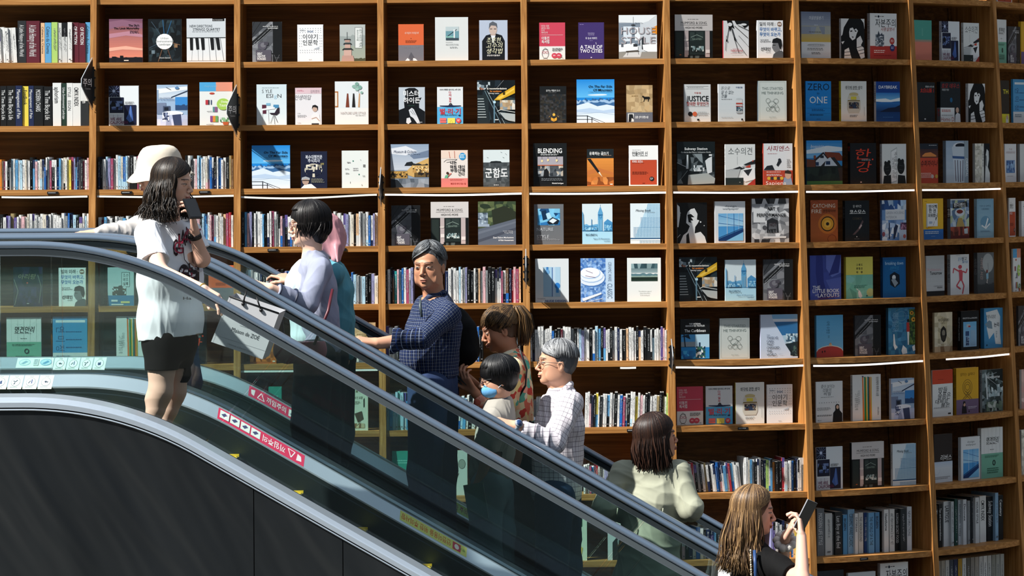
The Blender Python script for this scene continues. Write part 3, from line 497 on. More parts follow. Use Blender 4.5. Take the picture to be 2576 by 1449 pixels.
D = {
'sky': ('book with a pink sunset sky cover', '9c6a78', '9c6a78', 'v 0 0 100 88 16 6e4a62 e08870;p 8a6076 0 6 40 2 100 10 100 22 40 16 0 24;p b98494 0 34 60 28 100 36 100 42 50 38 0 44;p efb09a 0 66 50 62 100 68 100 72 40 70 0 74;s 0 88 100 100 15151c 14 1.5 2;r 8 86 20 100 101016;r 32 84 42 100 101016;t 90 14.5 5 1a1216 Rb w32|The Sky\'s;t 90 21 5 1a1216 Rb w76|The Limit Materiality;g 62 27 90 34 3 5a3c4c;r 44 94 58 96 e8ddd0'),
'urban': ('black book with a bright hole between towers', '11161a', '11161a', 'n 3 3 97 97 10161a,1b262c,0c1114,26343a 9 4;l 3a4c5a 1.4 50 50 10 6;l 2b5e86 1.6 50 50 44 2;l 2b5e86 1.6 50 50 70 4;l 7a5a44 1.4 50 50 96 60;l 7a5a44 1.4 50 50 30 98;l 6a4a3a 1.4 50 50 70 96;l 3a4c5a 1.4 50 50 4 66;r 10 72 20 80 6a7c86;r 78 58 88 66 8a6c50;e 49 52 25 18 eef0f0;t 49 44 5 8a8f90 ci w24|Urban;t 49 51 5.5 8a8f90 ci w52|Environmental;t 49 58 5 8a8f90 ci w34|Landscape;t 50 89 3.4 dfe3e4 ci w34|Octavia Spencer'),
'piano': ('book with piano keys on the cover', 'd5dade', 'd5dade', 'r 0 0 100 44 ccd3d9;r 66 0 97 6 101214;t 80 3 2.2 ddd cb w26|Piano Accompaniment;t 8 17 6.5 3a4248 l w58|NEW DIRECTIONS;t 16 24.5 6.5 3a4248 l w70|STRINGS QUARTET;g 14 29.5 86 31.5 1 9aa3aa;r 0 43 100 45 1d2124;r 0 45 100 96 dfe3e6;l 5b6166 .6 15 45 13 96;l 5b6166 .6 28 45 30 96;l 5b6166 .6 42 45 41 96;l 5b6166 .6 56 45 60 96;l 5b6166 .6 72 45 76 96;l 5b6166 .6 86 45 95 96;p 17191b 8 45 16 45 16 72 9 72;p 17191b 22 45 30 45 32 70 25 71;p 17191b 36 45 45 45 46 71 39 72;p 17191b 60 45 69 45 70 71 63 72;p 17191b 74 45 83 45 86 71 79 72'),
'gcw': ('grey crane photograph book with purple title block', '5a5d63', '3a3c40', GCW),
'iyagi': ('white book with black two-line title and tiny icons', 'eceef0', 'e2e4e6', IYG),
'pagoda': ('grey book with a stone pagoda on it', 'a8b0ad', 'a8b0ad', 'r 0 0 100 60 b4bbba;s 0 30 100 60 9aa3a2 12 3 5;r 0 58 100 100 9ea79b;r 60 8 88 64 dfe3e2;l 222 .8 60 8 88 8 88 64 60 64 60 8;t 82 12 8 6b7a74 v w48|내가 사랑한 백제;t 70 14 4 8b9a94 v w30|폐사지의 유적들;l 30383a .9 29 20 29 40;p 2a2e30 16 42 18 39 42 39 44 42;r 20 42 40 48 b9988c;p 2a2e30 13 54 17 50 44 50 48 54;r 20 54 42 64 c4a296;p 2a2e30 8 69 16 64 46 64 54 69;r 16 69 46 84 caa89c;p b9958a 6 100 10 84 52 84 58 100;s 56 92 100 100 4a4c38 9 1.5 3'),
'orange': ('book half coral orange and half grey', 'd8663c', 'b9583a', ORG),
'arch': ('pale gridded book with one square photo', 'd9dddd', 'd0d4d4', 'd 3 3 98 96 26 34 .25 b4babb;r 32 22 72 53 6a98a4;r 32 22 72 32 b9c8cc;l 1e2a30 1.4 34 46 66 28;r 56 28 60 53 e3e8ea;r 33 44 56 47 8ac0b4;r 33 48 71 53 3a4a54;t 32 57.5 2.6 9a9fa0 l w20|MODERN;t 32 63 3.6 8a9092 l w38|ARCHITECTURE;g 44 68 68 72 2 a9aeaf'),
'suit': ('book with a grey-haired man in dark suit', 'b4bfd2', 'b4bfd2', 'p 15181e 10 100 10 52 24 38 44 34 62 34 80 38 90 52 90 100;p dfe3ea 40 36 58 36 50 60;r 40 28 58 38 b09a90;e 49 24 14 13 c4b0a6;p 5a5f68 34 22 36 8 48 3 62 8 64 20 58 14 42 13;r 38 21 46 22.5 333;r 52 21 60 22.5 333;t 52 49.5 11 e8e6c8 ci w54|조훈현,;t 52 63 11 e8e6c8 ci w56|고수의;t 52 77 11 e8e6c8 ci w56|생각법;t 50 88 3.4 f0f0f0 cb w46|생각은 반드시 답을 찾는다'),
'redb': ('crimson book with a line-drawn bespectacled face', 'c9455a', 'b53a4e', RED),
'tale': ('purple book with ornate white English title', '3d2c60', '34254f', 'r 2 2 98 98 40306a;g 6 5 22 7 1 9a8cc0;t 50 29 2.4 c9c0e0 cb w26|Charles Dickens;t 50 33.5 2.4 c9c0e0 cb w24|A Tale of Two Cities;t 50 43 5 e8e4f4 cb w44|두 도시 이야기;g 44 49 56 51 1 9a8cc0;t 50 66 10 eeeaf6 cb w86|A TALE OF;t 50 77 10 eeeaf6 cb w86|TWO CITIES;l eeeaf6 1 70 60 68 54;e 50 95 3 1.6 c9c0e0'),
'house': ('large book with white sofas, titled in capitals', 'c9cfd4', 'c9cfd4', 'p dfe4e8 0 0 100 0 70 20 0 16;r 0 18 56 70 7d8a98;p c4cbd2 56 20 100 8 100 72 56 64;r 12 26 34 60 d3dde6;r 42 28 56 58 e3e9ee;l 222 .5 38 4 38 22;e 38 23 6 1.6 2a2d30;p d98a2c 86 30 100 24 100 44 88 44;p 2a2f34 60 56 64 48 68 56 68 78 60 78;p e9ecef 0 68 40 64 50 72 50 82 0 84;p e9ecef 62 68 100 64 100 92 64 80;r 6 66 12 73 5b6068;r 38 66 48 72 2f3338;p 8e8c86 0 84 100 84 100 100 0 100;p c9cbcc 20 86 60 84 56 96 10 96;p 4a443e 18 82 50 80 54 83 20 85;l 3a342e .8 24 84 22 92;l 3a342e .8 50 83 52 90;t 6 35 17 a9a2a6 l w90|HOUSE;t 6 57 17 a9a2a6 l w90|STYLE;g 42 17 62 19 1 9aa1a8'),
'mum': ('large shopfront book with pale title panel', 'd2cdcb', '15191a', MUM),
'hands': ('white and red-spined book with inked hands', 'e4e6e8', 'a8303a', 'p 0e0f10 14 0 34 0 38 8 44 22 34 18 26 30 18 10;e 26 10 9 5 e4e6e8;p 0e0f10 44 0 100 0 100 12 84 20 66 8 52 10;e 80 10 12 3 e4e6e8;l 0e0f10 1.6 22 18 14 54;l 0e0f10 1.6 34 20 48 52;l 0e0f10 1.4 44 14 96 46;l 0e0f10 1.2 30 20 60 86;l 0e0f10 1.1 12 40 8 80;l 0e0f10 1.4 56 12 100 26;l 0e0f10 1 46 50 90 92;l 0e0f10 1 60 40 100 70;p 0e0f10 10 50 15 50 16 56 11 56;p 0e0f10 42 44 48 46 48 54 42 52;r 36 75 62 75.8 b8404a;t 52 80 5.5 b8404a cb w48|THERE IS NONE;g 28 87 80 88.6 1 c4888c'),
'job': ('white book with blue title and man in profile', 'eef0f2', 'd4d8dc', JOB),
'bowl': ('book with misty grey sky over yellow field', '8c93a6', '8c93a6', 'v 0 0 100 30 6 6f7a92 98a0b0;v 0 30 100 65 8 a8aaa0 d2b04a;n 0 32 100 48 a8aaa0,b8b27c,8f97a6 6 3;r 0 65 100 100 dde0e2;t 50 13 6.5 e6eaf0 ci w48|마음받을용기;g 44 28 58 30 1 dfe3ea;g 26 43 74 45 1 4a4a3a;o 50 72 30 3.4 .5 777;g 24 71 76 73 1 555;g 20 78 80 84 2 888;g 34 87 66 92 2 777'),
'bwf': ('black and white book of a curly-haired face', '0c0d0d', 'c9ccd0', BWF),
'cap': ('white and brick-red book with castle drawing', 'e6e8e8', 'b4b6bc', CAP),
'duo': ('book half sea green and half salmon', '4a9a8c', '4a9a8c', 'r 0 0 100 50 4f9f90;v 0 48 100 56 5 7a9a88 c98474;r 0 55 100 100 d9826e;g 48 20 54 40 6 7fc0b0'),
'wec': ('white and navy photo-collage book', 'e2e8ec', 'c6c9d6', WEC),
'sosu': ('white book with slanting white roofs drawing', 'dfe2e2', 'd0d3d3', 'r 0 0 100 100 dfe3e2;t 50 17 15 5a5f60 c w80|소수의견;l 9a9fa0 .6 40 30 40 50;p 22262a 26 60 50 54 66 58 54 62;p e8ebeb 44 52 60 48 70 54 56 58;p 23272b 60 50 100 38 100 48 70 52;p c94a38 64 56 84 50 84 58;l 333 .7 0 64 48 58 100 42;p b9bfc0 0 66 50 60 40 84 0 82;p f2f4f4 48 82 64 60 98 56 100 86 66 92;p 2a2e32 60 64 90 60 76 78;r 0 82 60 100 26302f;p b03a30 72 100 100 84 100 100;e 92 41 2 2 c94a38;r 46 92 50 94 8a9090'),
'mg': ('white and green book with handwritten title', 'dfe3e2', 'dfe3e2', 'r 0 0 100 51 dfe2e1;r 0 51 100 100 74b098;l c4cac8 .4 14 0 14 51;l c4cac8 .4 32 0 32 51;l c4cac8 .4 50 0 50 51;l c4cac8 .4 68 0 68 51;l c4cac8 .4 86 0 86 51;t 50 25 11 26282a ci w56|명견만리;g 22 32 78 34 1 888;g 40 43 60 45 1 777;g 16 55 92 60 2 4a7c68;o 58 70 7 5.5 2.2 24302c;g 26 80 84 92 3 3a6a56'),
'yelpur': ('yellow book with a purple bottom band', 'e0b02c', 'e0b02c', 'r 0 0 100 70 dca92a;r 0 70 100 100 6e5a88'),
'mau': ('blue-toned book of an open terrace dining room', '9db7d4', 'd0d6e2', MAU),
'pen': ('thick white book with five upright coloured pencils', 'e3e5e4', 'c9cbca', PEN),
'good': ('white book with a woman in black, lower right', 'e4e6e6', 'c4c6c6', GOOD),
'style': ('pale design book with desk and dark chair', 'd5e4ea', 'c4d4da', 'v 0 0 100 100 8 cfe0e8 e4ecee;t 18 16.5 9 2a2e32 l w34|S YLE;t 33 28 10 2a2e32 l w50|ESI  N;t 58 28 10 a9cfe4 l w10|g;g 18 8 80 10 1 9aaab2;r 18 50 32 72 5a2a3c;r 32 46 46 52 7fb4d0;r 56 50 74 58 4a8cb8;p eef2f4 16 60 60 56 62 60 18 64;l dfe5e8 1.4 19 64 19 96;l dfe5e8 1.4 38 60 40 96;p 2c2430 68 60 76 56 76 70 66 76 48 74 42 70 60 70;l 2c2430 .8 56 76 46 96;l 2c2430 .8 60 76 70 94;l 2c2430 .8 58 76 60 98'),
'insae': ('white and pink book with a smiling woman', 'e4e2e6', 'd9d6da', 'r 0 0 100 16 dcc0c8;g 8 6 34 11 2 c46a80;t 58 10 7 8a8088 l w34|김미경의;t 28 26 11 9a9a9e ci w62|인생미답;p e8e8ea 60 100 62 74 76 66 92 72 96 100;e 75 56 10 9 c4a898;p 1d1a1c 63 58 66 48 76 46 86 50 86 62 82 54 70 52;l bfa090 2.2 62 84 80 80 92 90;r 62 96 90 100 26262a;g 8 68 22 70 1 aaa;g 8 73 46 80 3 b4b4b8;g 8 94 24 96 1 aaa'),
'nature': ('large pale still-life book with three vases', 'e4e6e6', 'e0e2e2', 'r 0 0 100 62 dfe5e8;r 0 62 100 100 e9e9e6;r 0 23 10 60 b0703c;r 0 26 7 57 e6ddd0;p 7a3c2a 36 28 40 28 43 60 32 60;p 23211f 54 28 58 28 61 60 51 60;p c99a6e 72 28 75 28 74 60 69 60;l 6a8a80 .6 72 27 66 4;l 6a8a80 .6 70 18 60 8;e 66 6 6 4 7fa89c;e 58 12 7 4 8fb4a8;e 74 14 7 5 7fa89c;e 66 18 6 4 9cc0b4;e 80 26 4 3 8fb4a8;t 17 73 6 b9a8a4 l w74|NATURE LIFE STYLE;g 60 78 90 80 1 c0c0bc'),
'hyde': ('dark book of a faceless suited man', 'c4cdd6', '10141a', 'r 0 0 100 60 bcc6d0;p 0f1318 0 100 0 62 22 56 20 40 26 20 24 6 40 2 62 2 78 10 76 30 88 28 78 42 78 56 100 66 100 100;t 48 17 13 eceef0 cb w60|미스터;t 50 35.5 13 eceef0 cb w64|하이든;l 2a5a44 .8 34 50 60 50;p d3d8de 38 62 50 56 58 60 74 84 82 98 70 98 56 84 44 78;p d3d8de 30 84 42 82 48 94 36 100 28 96;l 0f1318 .9 44 64 56 74;l 0f1318 .9 50 60 64 76;r 76 94 90 96 9aa3ac'),
'dari': ('white and sky-blue book of a woman doing splits', 'dfe2e4', 'd0d3d6', DARI),
'tips': ('dark book with escalator and yellow pipe', '12181c', '12181c', TIPS),
'darkc': ('black book with woven brown city pattern', '191c1e', '191c1e', 'r 0 0 100 22 16191b;n 2 22 98 98 20262a,33302a,262422,3a3a3c 14 8;t 50 12 4.5 c4c6c6 cb w52|꿈꾸는 책들의 도시;g 34 17 66 19 1 666;e 53 77 5 4 e2b44a;p d9a23a 42 84 53 88 64 84 64 92 53 96 42 92;l 5a3c14 .8 53 86 53 96;l caa050 .8 40 80 34 84;l caa050 .8 66 80 72 84'),
'far': ('large bright blue snowy mountain book', '1c86d8', '1c86d8', FAR),
'horse': ('tan book with a small black horse', 'b59a72', 'a88d66', HOR),
'just': ('white book with bold black and red title', 'e0e3e3', 'c9cccc', 'r 0 0 100 100 e2e5e5;r 8 5 92 5.8 333;g 12 8 86 10 1 777;r 8 12 92 12.5 999;t 50 23 3.6 c0443c cb w24|마이클 샌델;t 50 37.5 15 17191b cb w84|JUSTICE;t 50 52 8.5 b0342e cb w84|정의란 무엇인가;r 8 58 92 58.7 888;e 22 79 8.5 6.2 1d1b1c;e 39 79 8.5 6.2 d96a44;g 50 74 92 84 4 999;r 48 92 56 97 1a1c1e'),
'don': ('white book with a painted ceramic cup', 'd9dfe3', 'c4c9ce', 'v 0 0 100 100 6 dde3e6 ccd8de;t 9 11 8 5a6066 li w34|돈으로;t 9 22 8 5a6066 li w48|살 수 없는;t 9 32 8 5a6066 li w22|것들;t 66 9 3.6 2a5080 lb w24|마이클 샌델;g 10 40 56 42 1 666;p d5dadd 66 40 90 40 91 76 66 76;e 78 40 12 2.6 c0c8cc;r 66 50 91 54 b8483c;r 66 58 91 61 b8483c;n 67 60 90 72 6b8290,a8b4b8,3c5060 7 3;e 78 76 12 2.2 a8b0b4;g 10 88 60 90 1 a0a6aa;r 86 92 92 97 1c1e20'),
'stm': ('pale sage book with line ornament and thin frame', 'c9d1cd', '5b6a74', STM),
'zero': ('bright blue book with three-word number title', '1d84d4', '12609c', 'r 0 0 100 100 1f88d8;t 50 13.5 18 10233c c w86|ZERO;t 48 29.5 7 10233c ci w10|to;t 50 46 18 e9f1f6 c w70|ONE;g 40 58 60 60 1 10233c;r 4 67 96 67.5 1668aa;g 24 70 76 76 2 14508a;r 4 80 96 80.5 1668aa;g 16 83 86 88 1 10406c;g 42 94 58 96 1 10406c'),
'think': ('cream book with open lunchbox picture', 'e6e8e4', 'd8c83a', THK),
'day': ('navy blue book with sunrise lake photo', '14408e', 'cfd2d8', 'r 0 0 100 28 12408e;v 0 28 100 50 6 2a78c4 7cc0e8;p e8f2f6 0 44 40 42 60 46 100 40 100 48 50 52 0 50;v 0 51 100 76 6 2a70b8 0c2c60;p 0a1c3c 20 74 50 66 80 64 100 58 100 76 10 78;v 0 76 100 100 4 10386e 144a8c;t 50 13.5 8 e9eef6 cb w78|DAYBREAK;t 66 19.5 3 3a70b8 c w44|the next sunrise;g 28 88 80 90 1 4a80c0'),
'tae': ('charcoal green book with red title characters', '1c2226', '1c2226', 't 96 11 3.6 c4c8c8 Rb w48|趙廷來 大河小說;t 94 20.5 9 c4342c Rb w74|太白山脈 1;r 42 91 50 94 d9dddd'),
'homo': ('dark book with white band and bald man', '20272c', '14181a', 'r 0 0 100 64 1d252a;t 50 10 10 b83030 ci w90|호모 데우스;t 8 20 5 d9dddd li w34|미래의 역사;e 54 45 6.5 6 1f5f88;r 0 64 70 100 dfe3e3;t 35 92 11 9c3430 c w66|Homo D;g 6 69 64 76 2 b84a44;g 6 82 64 84 1 444;p d9dee2 72 100 74 82 84 76 98 80 100 100;e 84 70 8 7 c9a894'),
'thn': ('black and yellow book cut by frame', '1a1c1c', '1a1c1c', 't 60 26 11 e3d83a cb w60|TH;r 0 79 100 100 d9cf30;p dcdcdc 60 100 62 86 90 84 90 100;e 76 86 10 6 c9a48c'),
'yeon': ('sky blue book with large vertical title', '3f92c8', '3f92c8', 'r 0 0 100 74 4698cc;r 0 74 100 100 d6dcdf;r 9 7 94 12 d9e6ee;t 22 20 15 1c5a8c v w50|연 미 정;g 38 30 88 34 1 1c5a8c;g 38 46 88 50 1 1c5a8c;g 38 62 88 66 1 1c5a8c;g 10 80 60 88 2 6c8090'),
'bobok': ('navy book with white tree and author portrait', '1a2038', '151a2e', 't 50 15.5 9 d6dbe6 cb w64|복수대행전문;t 50 25.5 8 d6dbe6 cb w46|주식회사;g 76 32 90 38 2 c4b468;e 48 50 34 17 d3cdbc;e 48 54 30 13 1a2038;n 16 36 80 50 d3cdbc,1a2038,e4dfce,8a8678 12 4;p d3cdbc 44 70 46 50 40 42 56 42 52 50 54 70;r 18 55 78 60 1a2038;p e6e8ec 0 100 14 90 40 88 60 100;e 18 80 13 11 b49a8c;p a9adb4 2 78 4 71 18 68 34 72 34 78 20 74;r 6 78 32 80 2a2220;g 40 74 92 86 4 8a8a7c'),
'wht': ('nearly blank white book with tiny marks', 'e4e9e6', 'd9dedb', 'e 43 28 2.6 2 3a7c6a;e 65 64 2.6 2 3a7c6a;l 333 .8 70 24 73 27;l 333 .8 32 83 32 88;r 80 38 89 40 333;r 80 42 89 44 333;g 12 47 28 52 2 bbb;t 14 61 4 444 lb w14|Zillo;g 42 46 66 56 2 bbb;t 78 68 4 555 l w9|S2;g 20 30 34 36 1 999;r 74 90 76 94 999'),
'mus': ('book of a palace courtyard under clouds', '8c9cb0', '8c9cb0', 'v 0 0 100 60 10 8ea2ba c9cfd8;p dfe3ea 0 10 40 4 70 16 40 26 0 22;p 6e7f98 50 26 100 14 100 30 60 34;p 1f2328 36 50 42 42 56 40 60 44 60 50;p d0a866 42 62 58 48 100 32 100 66 60 76 42 70;n 58 52 100 66 e2bc78,5a4a30,b98e50,efd09a 14 5;n 62 66 100 76 2a2420,6a5430 8 4;s 58 46 98 49 30302f 10 2 4;r 0 62 44 80 a98448;n 0 64 44 76 c9a055,3a3024,b48a48 12 6;r 0 79 100 100 66707c;n 0 80 100 100 5a6470,848e9a,6c7682,9ca4ae 10 6;p 20262c 0 80 18 82 34 100 0 100;t 8 16.5 6.5 2c3e60 li w58|Museum & Culture;g 44 22 78 24 1 8090a8'),
'nan': ('peach book with girl, blue bubble, pink band', 'e6ddd6', 'd9d0c8', 'r 0 0 100 22 e9d3c4;l b4573c 1.4 30 4 34 22;l b4573c 1.4 50 2 52 22;l 333 .8 10 32 20 26 60 25 50 30 20 33;e 80 17 13 10 2f92cc;g 70 11 90 23 3 e6f4fa;t 34 33.5 8 2a2a2c lb w24|나는;t 34 45 8 2a2a2c lb w54|마트 대신;t 34 54.5 8 2a2a2c lb w54|부동산에;t 64 64.5 8 2a2a2c lb w24|간다;l d9563c 2 8 82 38 62;e 24 62 5 3.6 4a2c20;p 6ab08c 16 68 28 66 22 78 12 76;r 0 76 100 100 e08078;g 34 79 92 83 2 a8443c;t 92 91 4.5 a03028 Rb w56|빠르게 부자 되는 법'),
'gun': ('sea photo book with big white title', '4a5053', '4a5053', 'r 0 0 100 34 d5e0e2;p 1a2022 24 35 30 31 50 30 66 31 72 35;n 0 36 100 100 3c4245,4c5255,42484b,565c5f 10 4;t 50 62.5 21 f0f2f2 cb w86|군함도;l 2a3033 .7 14 20 20 22;l 2a3033 .7 66 6 72 8;l 2a3033 .7 84 10 90 14;l 2a3033 .7 74 20 80 22;l e8ecec .8 50 76 50 82;g 40 94 60 98 1 c9cdcd'),
'blend': ('black cafe photo book with white English title', '141719', '141719', 't 50 17 11.5 f2f3f3 cb w72|BLENDING;g 22 25 80 29 2 c9cccc;r 13 31 89 78 a9a4ac;r 13 54 89 78 3c4248;n 13 52 89 76 2c3238,9aa0a4,4e545a,c4b8a8 12 5;l 333 .6 26 31 26 38;e 26 41 3 3 f2d9a0;l 333 .6 44 31 44 36;e 44 39 3 3 f2d9a0;l 333 .6 70 31 70 38;e 70 40 3 3 f2d9a0;r 13 50 89 52 c46a4a;p 17191b 30 78 32 62 40 58 46 66 46 78;g 24 81 90 88 3 70757a;t 90 92.5 3.6 e0e2e2 Rb w34|Michelle Rodriguez'),
'yuh': ('amber and black book with fountain pen', 'd5823c', '1c2226', 'r 0 0 100 25 1a2226;v 0 25 100 100 10 e0903f b0602c;p c4733a 0 60 40 50 100 64 100 70 40 62 0 70;t 9 12 7.5 eff0ee lb w72|유혹하는 글쓰기;g 60 17 92 19 1 c9a080;p 17191c 0 26 14 26 48 62 42 66;p efe0c4 42 64 47 61 58 76;n 0 76 100 96 c07034,8a4a22,d58a48 8 5;r 86 94 96 96.5 f2e8d8'),
'god': ('white book with large brick-orange square', 'e9eaea', 'dcdddd', 't 12 20.5 9 26282a lb w52|만들어진 신;t 12 26 2.6 9a9c9c l w52|THE GOD DELUSION;g 12 11 46 12.6 1 999;r 5 36 95 97 b8482c;l 7a2c1a .4 5 36 95 36;t 12 40 5 f2ece8 lb w36|리처드 도킨스;g 12 43.5 60 45 1 6a2414;g 12 65 68 73 3 6a2414;e 78 83 8 5.6 17191b;g 73 80 83 86 3 ccc;g 46 93 56 95 1 6a2414'),
'subw': ('black and white subway platform book', '10161a', '10161a', 'r 0 0 100 28 111b1e;n 2 28 98 96 1b2326,3a4448,121a1c,626c70 9 5;p c9d2d6 26 30 30 30 30 62 24 62;p 8a969a 44 28 66 28 68 50 60 44;p e3e9eb 74 44 82 38 92 34 92 70 80 74;r 40 56 72 68 dfe6e8;n 40 54 72 68 dfe6e8,3a4448,aab4b8 8 3;p aeb6b4 30 76 80 72 100 84 98 96 28 98;l c4ccd0 .9 0 48 30 60;l 8a969a .9 0 96 28 66;r 84 29 92 33 e9edee;t 50 16 6 eef2f2 cb w60|Subway Station;t 50 24 3.6 dfe5e6 c w78|Guide to the Metro Utilization Guide'),
'sap': ('white and red-banded book with inkblot fossil', 'dfe1e3', 'a83c30', 't 50 12 11 9c3c44 ci w78|사피엔스;g 14 24 48 26 1 c9888c;p 22262c 44 52 52 40 58 36 62 44 50 56;p 22262c 0 64 12 54 30 52 38 64;e 55 40 5 4 2a2e34;g 80 38 94 60 5 aaa;r 0 65 100 100 bb4630;g 10 68 66 71 1 f0d8d4;g 10 74 66 79 2 f0d8d4;e 18 84 6 4 dcae3a;e 29 84 6 4 3a3432;e 40 84 6 4 dcae3a;e 51 84 6 4 3a3432;e 62 84 6 4 dcae3a;p 8a9cb4 66 100 70 82 94 82 100 100;e 84 76 11 10 c9a68e;p 3a2c24 72 72 74 66 84 64 94 68 94 74;t 42 95 9 f2ece8 c w70|Sapiens'),
'insp': ('blue-sky book of a half-timbered house', '2f86c4', '1f5f92', 'v 0 0 100 40 6 1f86d0 7fbce4;p dfecf4 0 22 60 12 100 16 100 24 40 28 0 30;t 12 13 7.5 e9f2f8 li w44|Inspiring;t 12 21.5 7.5 e9f2f8 li w40|Interiors;p 7a3a28 50 26 92 28 100 36 100 46 58 46;p 26282e 20 44 47 26 60 40 78 38 100 62 20 62;p cfd9e2 26 46 47 31 58 42 40 58 26 58;p c4d0dc 54 44 66 38 86 58 50 58;r 38 34 48 40 22303c;r 54 47 66 55 1f3a5c;r 26 49 34 57 1f3a5c;p 1a2420 0 60 100 58 100 96 0 96;p 6a3c2c 0 42 24 44 24 60 0 60;r 20 34 26 42 8a4a34;n 0 62 100 92 14201e,22302a,1a2826,3a2c26 9 6;r 0 92 100 100 4a7a40'),
'han': ('black book with red brushed title characters', '14161a', '14161a', 't 46 27 22 d9442c ci w60|한;t 50 58 22 d9442c ci w56|강;e 86 40 3 2 d9442c;g 44 39 82 44 2 aaa;r 38 94 44 96.5 e0c0b8;l 2c3034 .4 10 70 90 30;l 2c3034 .4 10 90 90 60'),
'hist': ('white book of two dark carved heads', 'dfe3e2', 'b4b8c0', 'p b9bfc0 36 18 62 8 62 94 36 100;p eef0f0 38 20 60 12 60 92 38 96;t 56 20 7 555 v w66|역사를 바꾼 모험;t 46 34 6 777 v w50|오래된 미래;e 22 62 15 17 1a1e20;e 78 58 15 18 1a1e20;p 1a1e20 4 100 8 80 36 78 38 100;p 1a1e20 64 100 66 78 94 80 98 100;l 555a5c .7 12 60 30 58;l 555a5c .7 14 68 30 66;l 555a5c .7 70 54 88 56;l 555a5c .7 70 64 86 66;e 14 48 5 5 1a1e20;e 28 46 6 5 1a1e20;e 70 42 6 6 1a1e20;e 84 44 6 6 1a1e20'),
'china': ('brick red book with night palace photo', 'c24a34', 'c24a34', 'r 0 0 100 36 1f2733;v 0 14 100 36 4 3a2c30 6a3a2c;p d98a4a 14 30 30 24 60 22 90 30 90 33 14 33;g 50 4 92 6 1 dfe3e6;t 50 50 13 221a1c ci w92|슈퍼차이나;g 6 74 70 88 4 e6b8ac;e 68 83 8 5 c9b8b0;e 90 83 8 5 c99c44'),
'jar': ('large book with glazed blue-white jar', 'a8b9cc', '7d8a98', 'v 0 0 80 100 6 9fb6cf c4d0da;e 64 13 32 9 dfe6ee;e 66 12 24 6 111c2c;p c9d6e2 26 14 100 14 98 34 92 100 36 100 30 34;p 3c5e92 28 36 96 38 95 44 30 42;l 4a2c3c 2 40 46 44 96;l 3c3250 2 52 46 54 98;l 4a2c3c 2 64 48 64 98;l 3c3250 2 76 46 74 96;r 82 0 100 100 97a8b4;t 93 42 9 eef2f4 v w44|ORIENTAL'),
'bust': ('collage book with a pale marble bust', 'cfd0c8', 'a8aaa8', 'n 0 0 60 100 d3d1c4,c0beb0,dddbd0 6 4;r 60 0 100 100 14181a;r 46 8 60 96 e3e3dc;p d9dddd 66 100 70 60 72 30 80 14 92 20 94 40 86 60 100 76 100 100;p 5a6064 72 30 78 32 78 60 72 56;g 8 14 40 18 1 8a8a80;t 54 20 5 777 v w40|미술관 옆 인문'),
'und': ('white book with small blue photo, capitals title', 'dfe1e4', 'cfd1d6', 't 50 14 5 b9a0a4 c w28|THE;t 50 22 6 b9a0a4 c w80|UNDERGROUND;r 12 43 86 76 4f80b8;n 14 45 84 74 4a7ab4,8fb4d8,3a5f94 8 3;g 20 84 80 86 1 888'),
'sib': ('grey white book with black disc, cut by frame', 'd5d8d8', '9a9c9e', 'e 62 40 30 26 16181a;t 60 40 12 eee cb w40|지'),
'dam': ('dark green and slate photo book of dam slope', '46514c', '2c3430', 'n 0 0 100 60 3a4a34,55623f,2c3a2a,6b7550 12 7;p 2a3024 36 20 70 10 100 24 100 50 40 56;n 0 26 26 52 7c8c9c,a8b8c4,4c5a68 6 4;p 5c6472 0 64 100 40 100 100 0 100;p 6a7280 0 70 100 46 100 50 0 76;p 484e5c 0 88 100 60 100 66 0 94;r 0 52 30 58 9aa8b8;t 92 68 2.6 e0e2e6 R w26|Louis Cheng;t 92 72 2.6 e0e2e6 R w22|Feng Feng;t 94 83 4 f2f3f5 Rb w54|Dam Failure Mechanisms;t 94 89 4 f2f3f5 Rb w40|& Risk Assessment'),
'nst': ('grey book with blue desk photo, spaced title', '6b6e72', '6b6e72', 'r 12 11 88 52 4a9ed4;n 12 11 88 52 4a9ed4,2a6ea8,7cc4e8,1c4a78 8 3;p 16202c 44 44 62 32 86 40 80 50 50 51;p dfe9f0 50 42 64 35 78 40 64 48;p 103050 24 18 40 14 46 36 30 40;p b4def2 40 24 52 20 60 34 46 38;t 9 62 8.5 c9cdd2 l w56|NATURE;t 9 80 8.5 c9cdd2 l w42|STYLE;g 9 86 92 90 2 a4a8ad;g 9 94 26 95.5 1 9a9ea4'),
'big': ('pale blue book with clock tower', 'd5e4ea', 'b4ccd8', BIG),
'mis': ('white book with blue woven dot wave', 'dce8ee', 'd5dfe5', MIS),
'fist': ('black and white book of a thinking man', '101112', '909394', 'p e2e4e4 46 16 58 14 68 28 66 42 74 44 68 52 60 60 58 76 78 72 92 84 98 100 8 100 20 80 34 72 42 58 30 50 32 30 36 22;p 101112 34 30 46 28 58 36 46 36 54 44 44 44 48 50 38 48;p 101112 30 80 38 74 42 100 30 100;p e2e4e4 0 4 8 10 10 30 4 60 0 60;l e2e4e4 1 2 20 12 26;e 90 57 1.6 1.2 e2e4e4;e 78 48 2.6 2 e2e4e4;l e2e4e4 1 0 86 10 78'),
'wal': ('white book with square of blue glass walkway', 'dfe3e6', 'c9ced2', WAL),
